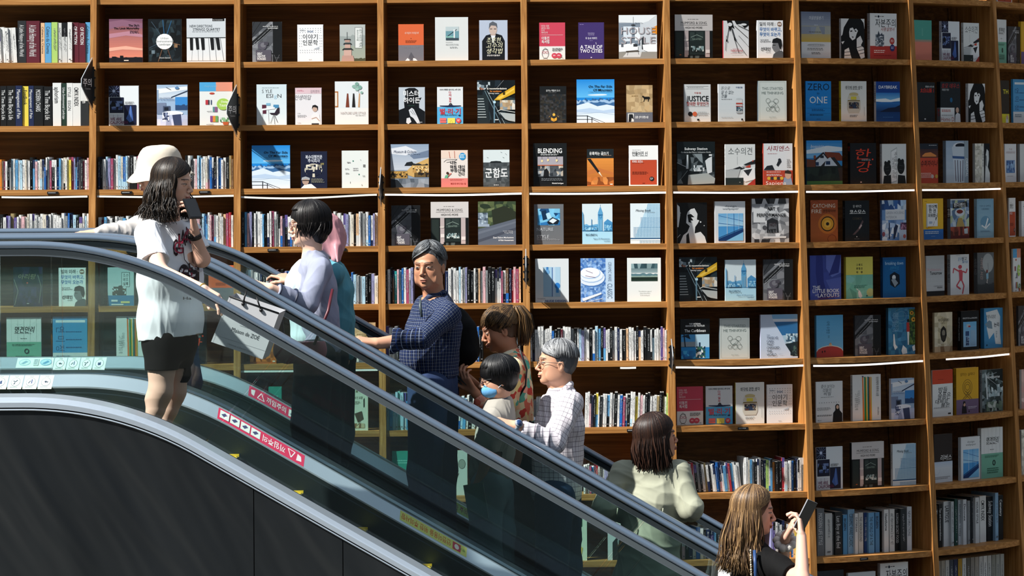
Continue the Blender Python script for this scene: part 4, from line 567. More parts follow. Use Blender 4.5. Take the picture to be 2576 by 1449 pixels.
'perf': ('large black and white stonework book, craftsman', '8f9296', '7a7d80', 'n 0 0 100 100 8f9296,b4b7ba,6a6d72,d0d3d6 9 7;r 4 22 36 54 d5d8da;n 0 0 100 12 16181a,3a3d40,c4c7ca 10 3;p 26282c 40 78 40 50 54 44 70 50 72 78;e 56 34 9 8 c9cccf;p 5b5e62 44 78 46 56 66 56 68 78;e 34 66 6 5 4a4c50;r 30 86 92 90 d5d8da;n 6 92 60 100 26282c,8a8d90 8 3;t 52 23 8 101214 cb w22|ART;t 52 37 8 101214 cb w78|PERFORMANCE;t 56 59 8 3a2c30 cb w18|NOT;t 54 73 8 101214 cb w22|YET'),
'fire': ('burnt orange book with gold ring emblem', 'a8542a', '3a1c14', 'v 0 0 100 100 10 9c4a28 b0602c;e 62 57 34 24 c9742c;e 62 57 25 18 141210;e 62 57 22 15.5 e0a030;e 62 57 13 9 edb848;e 62 57 6 4 2a2016;o 18 12 18 11 1 7a3a22;o 78 94 16 11 1 7a3a22;t 8 13 10 ead9c4 l w82|CATCHING;t 4 26 10 ead9c4 l w36|FIRE;t 44 26 6.5 2a1a14 li w46|캣칭파이어'),
'cos': ('black starry book with white Korean title', '111a20', '0c1216', 't 50 14 5.5 dfe3e4 c w34|칼 세이건;t 52 28 9 eef2f2 cb w66|코스모스;t 50 44 6 4a4438 cb w38|COSMOS;p 5a4c50 30 84 52 70 72 48 76 52 60 72 40 84;p b9a8a8 56 68 66 58 70 62 60 70;d 10 44 92 90 8 10 .3 5a6a74;r 46 88 50 90 dfe3e4;g 38 94 60 95.5 1 8a9094'),
'green': ('blue-toned interior collage book, pale title panel', '6c94c4', '3c66a4', 'n 0 0 100 24 4a78b4,a8c4e0,2c4f86,d0dfee 8 4;r 52 2 64 22 3a66a8;r 14 23 94 49 d8dde3;t 17 31 7 8f97a2 l w74|GREEN HOUSING;t 17 42 7 8f97a2 l w44|INTERIOR;n 0 50 100 100 a9c0dc,5c84b8,d9e3ee,7c9cc8 8 5;r 27 56 32 96 2a3a5c;p 23304c 48 70 56 60 66 64 52 96 46 96;r 70 72 100 100 b4c4d8;n 76 56 100 74 7a4c68,3c2c48,a88098 5 3;e 92 90 6 5 b4605c;e 6 84 6 6 8a4c5c'),
'eng': ('yellow and blue book with white block title', 'e2b02c', 'e2b02c', 'r 0 0 100 75 e6b634;r 0 75 100 100 2f6cb4;g 8 6 26 8 1 8a6a10;p c9901c 14 70 70 62 74 66 20 74;r 16 12 72 68 e9ebec;p b4b8ba 16 12 22 16 22 72 16 68;t 48 20 8 1c1e20 cb w42|영어책;t 46 30 8 1c1e20 cb w34|한 권;t 48 41 7.5 1c1e20 cb w46|외워봤니;t 64 49 8 1c1e20 cb w8|?;l 8a6a4a .8 50 66 56 56;g 30 56 46 62 3 5c84b8;g 10 80 90 88 2 c9d9ec;g 40 92 60 94 1 9cb8dc'),
'wonl': ('busy cartoon-room book with jagged banner title', '7c94b0', '6a7480', 'n 0 0 100 70 8ca4c0,c4d0da,5c7898,b4c4a0 8 5;p 15171a 12 12 88 6 92 20 14 24;t 51 15 9 f0f2f2 cb w66|원더랜드;e 50 34 26 10 cfd9e2;e 50 32 17 5 7a2c24;p b49a5c 30 70 42 48 62 48 76 70;n 0 70 100 92 7a3c30,5a2c24,9c4a3a 8 3;r 0 92 100 100 5a2020;p c4d0d4 72 76 92 74 92 88 74 88;r 0 0 100 3 d9dfe2'),
'bspb': ('pale blue framed book with open-book emblem', '8fb4c8', '8fb4c8', 'v 0 0 100 100 8 84aec6 9cc0d0;l 5c86a0 .5 6 3 94 3 94 97 6 97 6 3;t 50 18 5 5c7c94 c w66|FOR SO SIMPLE;t 50 26 5 5c7c94 c w46|A BEGINNING;e 50 60 30 16 6c9cb8;p eaf2f4 28 66 46 72 50 66 54 72 76 62 78 66 52 78 26 70;p f6fafa 50 68 62 48 68 52 54 72;g 20 82 84 86 2 6c8ca4'),
'nude': ('white book with light-bulb photo, blue title', 'd9dfe2', 'd0d6da', 'r 24 19 75 87 bcd4e6;r 24 19 50 87 a4c8e0;r 60 19 75 87 a9cae0;l 1f4f96 1.4 51 20 51 87;e 36 30 7 6 6ca4d4;r 33 19 39 25 3f7fc0;e 66 62 8 7 2f7cc8;r 62 68 70 78 3f8ccc;t 6 91 2.4 6a7480 l w24|Transparent;t 30 96.5 5 1c4a8c lb w62|NUDE DESIGN'),
'cer': ('blue stacked-plates book with vertical title band', 'a9c4e0', 'a9c4e0', 'n 0 0 74 100 5c88c4,7ca4d8,3f6cb0,96b8e2 13 6;e 34 46 40 20 4a78b8;e 32 44 40 19 e0e9f4;e 32 40 36 16 9cbce4;e 31 38 36 16 e6eef6;e 29 34 30 13 a4c4e8;e 28 33 29 12 f0f4fa;l 6a3a6c 1 16 28 36 34;l 6a3a6c 1 14 40 44 44;p dfe8f2 4 92 60 78 62 82 8 98;l dfe8f2 1.2 20 100 64 92;r 74 0 100 100 bcd4ea;t 87 9 8 3a5478 v w44|CERAMIC WARE;t 87 58 12 3a5478 v w34|CLASSIC'),
'land': ('white book with a dark mountain landscape photo', 'e2e6e4', 'd8dcda', 'v 12 13 90 34 6 2f4a52 8ca4a8;n 12 13 90 24 2f4a52,4a6870,86a0a4 8 3;s 12 36 90 44 5a7c84 12 1.5 3;s 12 41 90 50 8ca49a 14 .8 5;r 12 44 90 53 22362c;s 12 45 90 50 1a2a22 18 1 8;t 52 76 2.6 9aa09e ci w38|The plaintive songs of;t 52 80.5 2.6 9aa09e ci w30|Joyce Anita Fluss;t 52 85 2.6 9aa09e ci w28|in the evening air'),
'lay': ('violet-blue book with slab-lettered title', '3f4f9c', '34428a', 'n 0 0 100 100 4454a4,3c4a98 3 2;p 2c3680 20 0 40 0 44 60 60 100 30 100 18 40;p 6474c0 52 0 100 0 100 40 70 50 52 30;p 2c3680 84 0 100 0 92 40 60 46;p 5464b4 50 56 100 50 100 100 80 100;t 8 72 8 e6e9f4 lb w24|THE;t 8 80 8.5 e6e9f4 lb w86|LITTLE BOOK;t 16 89.5 4 e6e9f4 lb w6|OF;t 24 90 9 e6e9f4 lb w70|LAYOUTS;l b4464c .6 24 98 88 94'),
'yt': ('book half lemon yellow, half teal with rabbit', 'd9cf5c', 'c4b84a', 'r 0 0 100 43 dcd464;r 0 43 100 100 6fb9a4;n 0 44 100 100 6cb6a2,7cc2ac,84c8b4 5 3;e 90 86 14 10 c4cc88;e 12 54 20 8 8cd0c4;t 50 19 4.4 3a3a2c cb w24|그 래 도;t 50 28 4.4 3a3a2c cb w24|괜 찮 은;t 50 37 4.4 3a3a2c cb w24|하    루;g 30 68 82 76 3 3c7c6c;p f0f2ee 44 84 50 80 56 88 60 94 54 100 46 96;l f0f2ee 1.6 48 82 38 76;r 74 93 80 95 26342c'),
'dawn': ('deep blue book with dark medallion', '0f4f86', '0c3c6c', 'v 0 0 100 100 8 105088 0f5f9c;r 6 6 94 94 10609c;t 50 14 8.5 b4d8ec c w78|breaking dawn;t 50 26 6 3c9cd0 ci w36|브레이킹 던;p 0b1c2c 30 44 50 36 72 44 74 66 52 76 32 68;e 48 50 8 6 d5dde2;p 8c9ca8 36 56 50 52 66 64 52 74;l 3c9cd0 .6 30 30 50 34 70 30'),
'tom': ('grey gradient book with black footer', 'b9bcbe', 'b9bcbe', 'v 0 0 100 88 8 a8acae c9cccd;r 0 88 100 100 1c1f22;t 6 34 8 c4949c l w76|Architecture;t 20 43 9 26282a lb w66|Tomorrow;t 40 76 3.4 8f9294 l w48|CONSTRUCTION;t 60 79.5 3.4 44474a lb w28|BUILDING'),
'tan': ('white book with pink dancing figure', 'e0e4e6', 'a4a8ac', 't 40 12 7.5 5c8cb8 li w30|꿈꾸는;t 74 11 7.5 26282a ci w26|탱고;t 62 19 5 5c8cb8 li w30|클럽;e 52 31 10 5 c9505c;p c9505c 44 38 60 38 66 44 64 66 48 66 46 50;l c9505c 3.4 46 42 18 34 14 46;l c9505c 3.4 64 42 84 46 90 36;l c9505c 4 50 64 32 78 54 86;l c9505c 4 60 64 72 78 64 98;g 30 2 60 3 1 999'),
'clk': ('grey book with pale clock and tiny girl', '5f6365', '53575a', 'v 0 0 100 100 8 6a6e70 4c5052;e 64 26 34 24 a9adad;o 64 26 34 24 .8 8a8e8e;l 333 .8 64 26 66 44;t 26 12 8 c4a8a0 vi w54|사라진 시간;e 58 46 5 4 7a2c24;p 8cb4c8 52 52 66 50 66 64 54 66;l d5c9c0 1.4 58 66 60 84;l d5c9c0 1.4 62 66 50 80;s 0 76 100 100 3a3e40 12 3 5'),
'dit': ('white, blue and salmon book with green circle', 'e2e5e4', 'dcdfde', 'r 0 0 50 21 4fa4d8;r 50 0 100 21 e0947c;t 34 9 4 8cc8e8 ci w36|Design yourself;e 38 26 8 2.4 b84a3c;r 18 41 30 52 b83a44;r 26 41 30 52 3a3a44;r 34 41 37 52 3a4a6c;r 40 57 52 69 5c8c8c;r 46 57 54 69 8a5c84;r 32 78 44 92 8a4a84;r 40 78 50 92 d98a3c;r 48 78 56 92 6aa45c;e 72 51 20 13.5 a4cc5c;t 66 45 5 eef6dc lb w30|Design it;t 60 53 7 eef6dc lb w32|Yourself;n 62 82 94 92 4a7a4c,8ab48c,e2e5e4 6 3;p b85a34 70 92 88 92 86 99 72 99;l 222 .8 20 98 42 97;l 222 .8 22 68 38 67'),
'car': ('black-topped book with tropical beach photos', '121416', '121416', 't 50 12 4 eef0f0 cb w40|THE NATIONAL;t 50 17 4 eef0f0 cb w66|GEOGRAPHIC TRAVELER;t 50 28.5 7.5 f4f6f6 cb w72|The Caribbean;r 2 38 50 68 4a9cd8;r 2 56 50 68 8c9ca8;p 0f2438 10 38 14 38 18 68 14 68;p 0f2438 2 44 14 40 30 46 14 44;p 0f2438 14 40 28 38 34 50 16 44;r 2 69 50 98 1f86cc;n 2 78 50 98 1c7cc4,3fa8e0,1668ac 7 3;r 50 38 98 70 bfe2f4;r 62 58 68 68 24405c;r 50 70 98 98 2f90d4;n 52 68 84 96 16384c,dfecf2,2c5c74,3a6c54 7 4'),
'cars': ('large pale blue book with diagonal station photo', 'c4d2e6', 'b4bcd8', 'p 7fb4dc 30 0 100 0 100 15 34 15;p dfe7ef 32 10 100 11 100 15 34 15;p 2f6ea4 36 17 100 17 100 46 58 48;p a8c8dc 58 48 100 46 100 60 66 66;n 68 44 100 66 c4dcea,3c5c74,8cb4cc 7 3;p 1c2c34 66 68 100 62 100 100 90 100;n 80 72 100 94 24363e,44605c,1a262c 5 3;p c4d2e6 86 96 100 96 100 100 88 100;g 16 46 28 47.5 1 5a6c84;t 16 52.5 6 4a5a74 l w30|TWELVE;t 16 60 6 4a5a74 l w18|CARS;t 16 67.5 6 26303c l w18|THAT;t 16 75 6 26303c l w34|CHANGED;t 16 83 6 26303c l w14|THE;t 16 91 6 26303c l w26|WORLD;g 48 90 60 91 1 8c9cb0'),
'pool': ('sky blue book with red mound and tiny swimmer', '5aa8d8', '4a94c4', 'v 0 0 100 100 8 5cacdc 7cbce0;t 44 14 8 2a4a64 vi w30|수박 수영장;t 46 48 4 2a4a64 v w6|안녕;e 50 92 56 20 e6ded0;e 50 94 56 20 b4403c;r 0 94 100 100 b4403c;e 22 87 2.4 2.6 221a1c;e 31 86 2.4 2.6 221a1c;e 52 71 6 3 e0c09c;e 52 68 3.4 2.4 cf9c74'),
'sun': ('night-blue book with sunflowers and white animals', '3a7ca4', '2c668c', 'n 0 0 100 100 3a7ca4,4a8cb4,2f6c94,3f80a0 8 4;o 50 18 30 16 .4 8cb8cc;o 50 18 18 10 .4 8cb8cc;l 8cb8cc .4 20 18 80 18;t 22 10 8 8cb8d4 v w40|지지 않는 이;t 32 10 8 8cb8d4 v w40|해바라기가;n 78 4 100 80 4a6c34,2c4c2c,6a8444,1f3c2c 5 6;e 88 12 7 4 d99c2c;e 88 12 3 2 4a2c14;e 94 26 8 5 e0a434;e 94 26 3 2 4a2c14;p b83a34 68 32 78 32 80 52 68 52;e 74 28 4 3.4 1c1c20;p e9ede9 70 52 78 52 76 80 72 80;p eef2f2 18 56 22 56 26 78 34 84 24 90 18 80;p eef2f2 48 92 54 80 68 88 70 98 52 100;p eef2f2 88 84 98 80 100 92 92 94'),
'ecl': ('parchment book with dark framed portrait', 'cfc4a4', 'b8ac8c', 'n 0 0 100 100 cfc4a8,c0b494,dad0b6 6 3;n 0 86 100 100 a08462,c0a684,8c6c4c 7 5;t 50 17 10 26221c c w56|eclipse;t 50 27 4 8a7c5c ci w36|이클립스;p 1c1a18 36 42 50 34 64 42 68 58 60 72 50 76 38 70 32 56;e 50 52 9 8 8c8474;p 3a342c 42 58 58 58 60 70 40 70;r 49 34 51 36 555;g 36 80 64 81.5 1 9a8c6c'),
'per': ('black book with glowing blue window picture', '15181a', '0f1214', 't 50 18.5 4 c9cdcf cb w80|PERCEPTION and IMAGING;r 12 28 86 92 5ca8d8;v 12 28 86 92 6 6cb4e0 a4c8e4;r 30 34 50 42 b4c4cc;r 40 38 52 42 b83c44;r 24 52 44 64 34507c;r 26 66 44 88 2c3c60;n 26 66 44 88 2c3c60,8ca4c0,4c6488 4 3;r 52 50 80 88 94b8d4'),
'jeon': ('blue book with white torn map shape', '4a94c4', '2f74a4', 'p e2e6e6 10 10 70 4 86 22 84 60 90 92 60 90 52 62 26 78 14 50 16 30;p 7c94a4 4 40 26 30 40 34 44 52 22 50;t 34 22 9 1c2a34 ci w50|전환시대의;t 66 42 9 1c2a34 cb w28|논리;g 62 58 70 76 4 8c9ca4;e 14 92 3 2 1c3c54'),
'sor': ('white and vermilion book with ink brush title', 'e4e6e4', 'd9dbd9', 'r 0 0 100 30 c9482c;g 28 20 60 22 1 8c2c1c;t 50 43 10 3a3c3e ci w44|밤들;t 56 56 12 26282a ci w62|슬픔은;t 44 68 8 3a3c3e ci w62|대체로;t 62 76 7 3a3c3e ci w44|불온;g 6 80 90 83 2 aaa;r 76 93 90 96 333'),
'arms': ('mustard and purple book with coiled arms line', 'dca92c', 'b48a1c', 'r 0 68 100 100 75607c;t 50 14 6 8a6410 ci w66|엄마는 날마다;o 50 42 22 17 1.2 8a6c2c;o 50 42 16 12 1.2 8a6c2c;o 50 42 10 7 1.2 8a6c2c;l 8a6c2c 1.2 34 54 62 68;l 8a6c2c 1.2 42 50 70 68;l 8a6c2c 1.2 66 54 36 68;l 8a6c2c 1.2 60 50 28 68;p 1d1a20 24 98 26 82 34 78 44 84 46 98;e 35 78 5 5 caa088;p 1a1614 29 80 31 72 39 72 41 80 37 75;g 52 84 92 90 2 cfc4d4;e 56 94 2.4 1.8 2c2430'),
'haw': ('dark greenhouse photo book with white title', '26302f', '9aa0a4', 'n 0 0 100 100 3a4644,5c6a6c,222c2c,8c9a9c 9 6;p 1c2424 40 0 100 0 100 30 70 22;p c4ced0 14 4 24 16 28 70 22 70;l aab4b6 1 24 14 70 8;l aab4b6 1 24 18 100 50;n 30 36 100 64 9cb0b4,2c3838,c9d6d8 9 4;n 20 76 96 98 1f2826,6a7c6c,b4bcb4 9 7;t 52 17 7 e6eaea cbi w64|Hawthorne'),
'rev': ('dark brown and white book with white title', '2a2220', '2a2220', 'r 0 0 100 57 2b2422;r 0 57 100 100 d0d6dc;t 64 49 10 f0f0ee ci w60|리버스;o 14 72 18 12 .5 a8b4c4;v 0 57 100 72 4 b4c4d8 d5dade;g 4 88 90 94 2 8a8a8c'),
'ari': ('dark night-sky book with thin branches', '161a28', '161a28', 'n 0 0 100 100 161c2a,1f2238,12161f,2a2440 6 5;t 46 24 11 8a8460 ci w60|아리랑;e 48 40 3 2 c04a34;l a8a890 .7 2 30 16 60 4 96;l a8a890 .7 84 20 96 50 88 92;l a8a890 .7 30 60 70 84;n 20 50 80 96 1f2444,2c2a50,161a2c 6 3;r 46 91 54 93 aaa'),
'jos': ('pale blue book with ink crowd and boxed title', 'b9cdd0', '2a6c94', 'r 0 73 100 100 2478a4;r 54 13 84 50 c9dadc;l 2a3438 1 54 13 84 13 84 50 54 50 54 13;t 69 20.5 7 2a3438 c w20|조선;t 69 31.5 7 2a3438 c w20|왕조;t 69 42.5 7 2a3438 c w20|실록;n 18 50 70 72 26342c,4a4434,b9cdd0,1c2428 9 4;p 26302c 36 72 42 48 54 46 60 72;r 14 84 38 89 d5e0e2;r 50 88 84 93 d9d48c;r 14 95 60 98 d5e0e2'),
'war': ('cream book with red-maned horses painting', 'd8dccb', 'cdd1c0', 'n 14 6 86 14 4a4a3a,d8dccb,6a6a50 10 3;e 50 17 4 3 a8a890;t 50 26 5 5a5a4c ci w60|기사왕 이야기 모험;g 26 34 74 42 3 8a8a78;p 3a342c 10 30 14 26 16 46 12 50;p 3a342c 84 30 88 26 88 46 84 48;p b85038 14 54 40 48 34 62 46 70 30 78 14 70;p 6a4a34 14 80 36 70 52 74 46 90 24 86;p 54483c 52 62 78 56 84 74 64 82;n 12 84 88 94 a89878,8a6c50,c9bc9c 8 4;l 3a342c 1 20 92 34 82;l 3a342c 1 60 90 74 80'),
'teal': ('plain teal-green book low behind the glass', '2f8c7c', '2f8c7c', 'r 4 3 96 97 348f80;g 20 20 80 30 2 7cc4b4'),
'bull': ('pale book with a small ink animal skull', 'cfd2cc', 'c4c7c1', 'e 76 30 16 11 9a9c94;o 76 30 16 11 .8 3a3c38;t 24 12 7 5a5c58 v w60|우리의 두 얼굴;l 444 .8 60 44 40 70;l 444 .8 62 50 44 74'),
'math': ('cream book with large green handwritten title', 'd8ddc9', 'cdd2be', 't 62 20 20 34523c cb w46|학해;t 30 20 18 34523c cb w30|수;t 30 44 18 34523c cb w30|백;t 62 44 20 34523c cb w34|해;t 62 66 20 34523c cb w36|전;e 58 52 4 3 b84c34;l e0c06c 3 66 76 84 74 80 88 70 96;g 34 74 60 84 3 7a8474'),
'bwt': ('black and white portrait book low behind the glass', 'c9cccc', '2a2c2e', 'r 0 0 60 14 1a1c1e;r 0 20 50 32 1a1c1e;p 26282a 20 60 50 40 100 44 100 100 20 100;e 60 58 20 14 8a8d8f'),
'pnk': ('pink blossom book cut by the frame', 'd5b4ac', 'e6e6e4', 'n 0 0 100 100 d9b8b0,c49a94,e4ccc4 5 3'),
'nvy': ('dim navy book at the bottom edge', '1f2830', '14181c', 'e 34 50 16 8 2c5a64'),
'whp': ('white book with pale blue watermark', 'cfd6da', 'c0c6ca', 'n 20 30 70 60 cfd6da,b4c4d0,c4d0d8 4 2'),
}
SPT = {'day': 't 50 10 62 2c3550 Vb w44|DAYBREAK', 'wec': 't 50 10 46 3a3550 Vb w44|CALIFORNIA', 'cap': 't 50 16 60 333 V w40|자본주의', 'haw': 't 50 8 60 222 Vbi w44|Hawthorne', 'jar': 'g 30 20 70 40 6 5c6a78', 'think': 't 50 40 50 3a3a20 Vb w30|생각에 관한', 'green': 't 50 6 50 9cb4d8 V w80|GREEN HOUSING INTERIOR', 'homo': 'r 0 64 100 100 6a6e74;t 50 66 40 b83030 Vb w20|호모', 'bspb': 't 50 20 46 6c8ca4 V w50|SO SIMPLE', 'wonl': 'r 0 22 100 48 22262a;t 50 24 60 eee Vb w22|원더랜드', 'dawn': 't 50 20 46 2c7cb0 V w40|breaking dawn', 'per': 't 50 16 46 9a9da0 Vb w60|PERCEPTION and IMAGING', 'mum': 'r 0 0 100 2 333', 'wal': 't 50 30 40 8a9094 V w40|design wallpaper', 'mis': 't 50 20 46 4a5660 V w40|Missing Book', 'pen': 't 50 6 50 777 V w60|그가 슬픔에 잠길 때', 'mg': 't 50 14 60 333 V w30|명견만리', 'bwf': 't 50 10 50 555 V w50|Joan and the city', 'sosu': 't 50 10 60 555 V w40|소수의견', 'tan': 't 50 10 60 33383c V w60|꿈꾸는 탱고', 'clk': 't 50 14 56 aaa V w40|사라진 시간', 'fire': 't 50 60 50 8a5a3a V w30|FIRE', 'cos': 't 50 14 60 7a8084 V w30|코스모스', 'han': 't 50 8 60 d9442c V w12|한강', 'hist': 't 50 6 60 5a5c60 V w50|역사를 바꾼 모험', 'arms': 't 50 14 60 6a4c10 V w50|엄마는 날마다'}
# bay, row, x left, x right, y top, design, thickness (cm)
BK = '''1 1 275 359 48 sky 1.5;1 1 373 457 48 urban 2;1 1 470 568 47 piano 1.5;2 1 635 709 55 gcw 2;2 1 748.5 813 62 iyagi 2.4;2 1 855 919 62 pagoda 2.4;3 1 1002.5 1066 61 orange 2;3 1 1095 1178 43.5 arch 1.5;3 1 1206 1277 51 suit 2
4 1 1357 1422 57 redb 2;4 1 1455 1520 56.5 tale 2;4 1 1557 1653 38 house 2;5 1 1698 1793 36.5 mum 2;5 1 1820 1884 52 hands 1.6;5 1 1906 1970 51 job 2.4;6 1 2016 2090 29 bowl 1;6 1 2116 2175 46.5 bwf 2;6 1 2189 2256 33 cap 3
7 1 2296 2344 50 duo 1;7 1 2369 2414 53 wec 2;7 1 2424 2463 57 sosu 2;8 1 2507 2532 48.5 mg 1.2;8 1 2536 2566 66 gcw 1.2;8 1 2569 2604 54 yelpur 2
1 2 274 349 216 wec 2;1 2 395 472 213.5 mau 1.5;1 2 502.5 585 207 dit 1.5;2 2 646 721 212.5 style 2;2 2 743 809 221 insae 2;2 2 843 927 205 nature 2;3 2 1003.5 1069 219.5 hyde 2;3 2 1100 1165 219 dari 2;3 2 1201 1296 202 tips 1.5
4 2 1358 1425 217 darkc 2;4 2 1451 1546 200 far 1.5;4 2 1576 1642 214.5 horse 2;5 2 1722 1788 212 just 2;5 2 1808 1874 211.5 don 2;5 2 1908 1979 203.5 stm 2;6 2 2027 2091 204 zero 1;6 2 2116 2180 204 think 2.2;6 2 2204 2264 205 day 2.2
7 2 2306 2352 206.5 tae 1;7 2 2366 2416 205.5 homo 3;7 2 2436 2478 210 bwf 2.2;8 2 2517 2539 202 thn 1;8 2 2549 2590 199 yeon 1.5
2 3 634 730 366 far 1.5;2 3 757 823 381 bobok 2;2 3 860 927 379 wht 2;3 3 983 1079 363 mus 1.5;3 3 1110 1177 378 nan 2;3 3 1216 1282 377 gun 2;4 3 1342 1426 360.5 blend 1.5;4 3 1477 1544 375 yuh 2;4 3 1582 1656 366 god 2
5 3 1703 1799 356.5 subw 1;5 3 1825 1900 363 sosu 1.6;5 3 1921 1994 361 sap 2.5;6 3 2029 2119 353.5 insp 1;6 3 2139 2204.5 360 han 2.6;6 3 2219 2280 362 hist 2.2;7 3 2314 2360 361 china 1;7 3 2380 2436 354 jar 2.6;7 3 2453 2490 361 bust 2;8 3 2528 2557 362 und 1.2;8 3 2566 2606 362 sib 2
3 4 985 1057 517 gcw 2;3 4 1084 1179 508 mum 1.5;3 4 1203 1298 507 dam 1.5;4 4 1344 1418 514 nst 1.5;4 4 1465 1541 513 big 1.5;4 4 1586 1661 512 mis 1.5;5 4 1704 1779 510 fist 1.4;5 4 1799 1875 507 wal 2;5 4 1892 1985 500 perf 2
6 4 2039 2108 504 fire 1.4;6 4 2126 2187 505 cos 2.6;6 4 2219 2280 504 green 2;7 4 2322 2373 500 eng 1;7 4 2391 2438 501 wonl 2.6;7 4 2458 2500 500.5 bspb 2.4;8 4 2539 2555 498 god 1;8 4 2570 2610 506 iyagi 2
4 5 1347 1431 651 nude 1.5;4 5 1461 1546 650 cer 1.5;4 5 1578 1663 649 land 1.5;5 5 1709 1804 647.5 tips 1.2;5 5 1825 1902 654 big 1.6;5 5 1921 1995 653 gcw 1.6;6 5 2038 2116 643 lay 1;6 5 2128.5 2196 647 yt 2.4;6 5 2221 2279 648 dawn 2.6
7 5 2330 2376 644 tom 1;7 5 2391 2438 641 tan 2.6;7 5 2459 2500.5 636 clk 3;8 5 2549 2568 626 dit 1.2
0 5 34 107 672 ari 2;0 5 148 216 674 job 2.4;1 5 271 337 673 jos 2;1 5 525 588 668 orange 2;0 6 17 104 799 mg 2;0 6 133 220 797 yeon 2;1 6 293 372 796 pen 2;1 6 452 520 798 han 2;2 6 629 695 790 yuh 2;2 6 886 945 812 horse 2
5 6 1712 1786 803 car 1;5 6 1811 1886 801.5 stm 2;5 6 1914 2007 792 cars 2.2;6 6 2054 2121 794 pool 2;6 6 2151 2216 794 gcw 1.6;6 6 2235 2302 775 sun 2.6;7 6 2351 2396 787 ecl 1.6;7 6 2418 2463 783 per 3;7 6 2476 2523 776 jeon 3;8 6 2562 2596 770 gcw 1.5
5 7 1703 1769 973.5 redb 1.2;5 7 1776 1843 972 dari 1.2;5 7 1851 1923 963 think 1.8;5 7 1930 1994 968 iyagi 2;6 7 2053 2120 961 good 1;6 7 2145 2216 944 pen 2.2;6 7 2242 2300 953 mau 2.2;7 7 2346 2397 932 sor 1;7 7 2406 2462 927 arms 2.4;7 7 2471 2523 931 haw 2;8 7 2570 2604 930 pnk 1.5
2 7 676 709 973 teal 1.5;2 7 855 926 972 war 2;3 8 987 1045 1135 teal 1.5;3 8 1120 1176 1134 bull 2;4 9 1400 1477 1285 math 2;4 9 1529 1590 1298 bwt 2
6 8 2054 2120 1126 wec 1;6 8 2143 2224 1114 mum 2.2;6 8 2246 2304.5 1118 mis 2.2;7 8 2350 2396 1094 rev 1.4;7 8 2418 2465.5 1101 wal 2.4;7 8 2469 2523 1078 mg 3;8 8 2570 2604 1082 bust 2
6 10 2054 2123 1438 nvy 1;6 10 2134 2203 1442 whp 2;6 10 2215 2285 1418 cap 3;8 0 2508 2546 -84 god 1.5;7 0 2420 2462 -90 whp 1.5'''
BK = [b.split() for l in BK.split('\n') for b in l.split(';')]
def hit(x, y, p0, n):
    d = W(x, y, 1.0) - CAMP; return CAMP + d * ((p0 - CAMP).dot(n) / d.dot(n))
ROWW = ['top', 'second', 'third', 'fourth', 'fifth', 'sixth', 'seventh', 'eighth', 'ninth', 'tenth', 'lowest']
cnt = {}
for b in BK: cnt[(b[0], b[1])] = cnt.get((b[0], b[1]), 0) + 1
seen = {}; DUP = {}
for b in BK: DUP[b[5]] = DUP.get(b[5], 0) + 1
def shelfz(a, b, p):
    t = ((p - a).to_2d().dot((b - a).to_2d())) / max((b - a).to_2d().length_squared, 1e-9); return a.lerp(b, t).z
for b in BK:
    bay, row = int(b[0]), int(b[1]); x0, x1, yt = map(float, b[2:5]); key = b[5]; t = float(b[6]) / 100
    desc, bg_, sp_, spec = D[key]
    a, bb, th, n = bay_frame(bay, row)
    set_ = 0.035 if row < 4 else (0.042 if row < 6 else 0.05)
    if bay == 5 and row == 7: set_ = 0.09
    y = ROWS[row][bay] * .5 + ROWS[row][bay + 1] * .5
    p0 = a + n * set_
    pl = hit(x0, y, p0, n); pr = hit(x1, y, p0, n); top = hit(x0, yt, p0, n)
    w = (pr - pl).to_2d().length; zs = shelfz(a, bb, (pl + pr) / 2); zs = max(zs, shelfz(a, bb, pl), shelfz(a, bb, pr)); h = top.z - zs
    O = Vector((pl.x, pl.y, zs)); ux = Vector((th.x, th.y, 0)); up = Vector((0, 0, 1))
    mb = MB(); mb.box(O + ux * .001 + n * .0014 + up * .001, ux * (w - .003), n * (t - .0028), up * (h - .002), hx('dedad0'))
    k = (b[0], b[1]); seen[k] = seen.get(k, 0) + 1; c_ = cnt[k]
    pos = {1: 'alone', 2: ['left', 'right'][seen[k] - 1] if c_ == 2 else '', 3: ['left', 'middle', 'right'][seen[k] - 1] if c_ == 3 else '', 4: ['first', 'second', 'third', 'fourth'][min(seen[k] - 1, 3)]}[c_]
    root = mb.build('display_book', M['pages'], org=O)
    tag(root, '%s, %s on %s shelf of %s' % (desc, pos, ROWW[row], BAYW[bay]), 'book', 'books displayed face out on the bookcases')
    mb = MB(); c = hx(bg_); cs = hx(sp_)
    mb.box(O, ux * w, n * .0014, up * h, c); mb.box(O + n * (t - .0014), ux * w, n * .0014, up * h, c); mb.box(O - ux * .0002, ux * .0012, n * t, up * h, cs)
    lay(mb, spec, w / h, lambda u, v, l: O + ux * (w * u) + up * (h * (1 - v)) - n * (.0002 + l))
    if key in SPT and bay >= 5: lay(mb, SPT[key], t / h, lambda u, v, l: O - ux * (.0005 + l) + n * (t * (1 - u)) + up * (h * (1 - v)))
    mb.build('cover', M['print'], root, org=O)

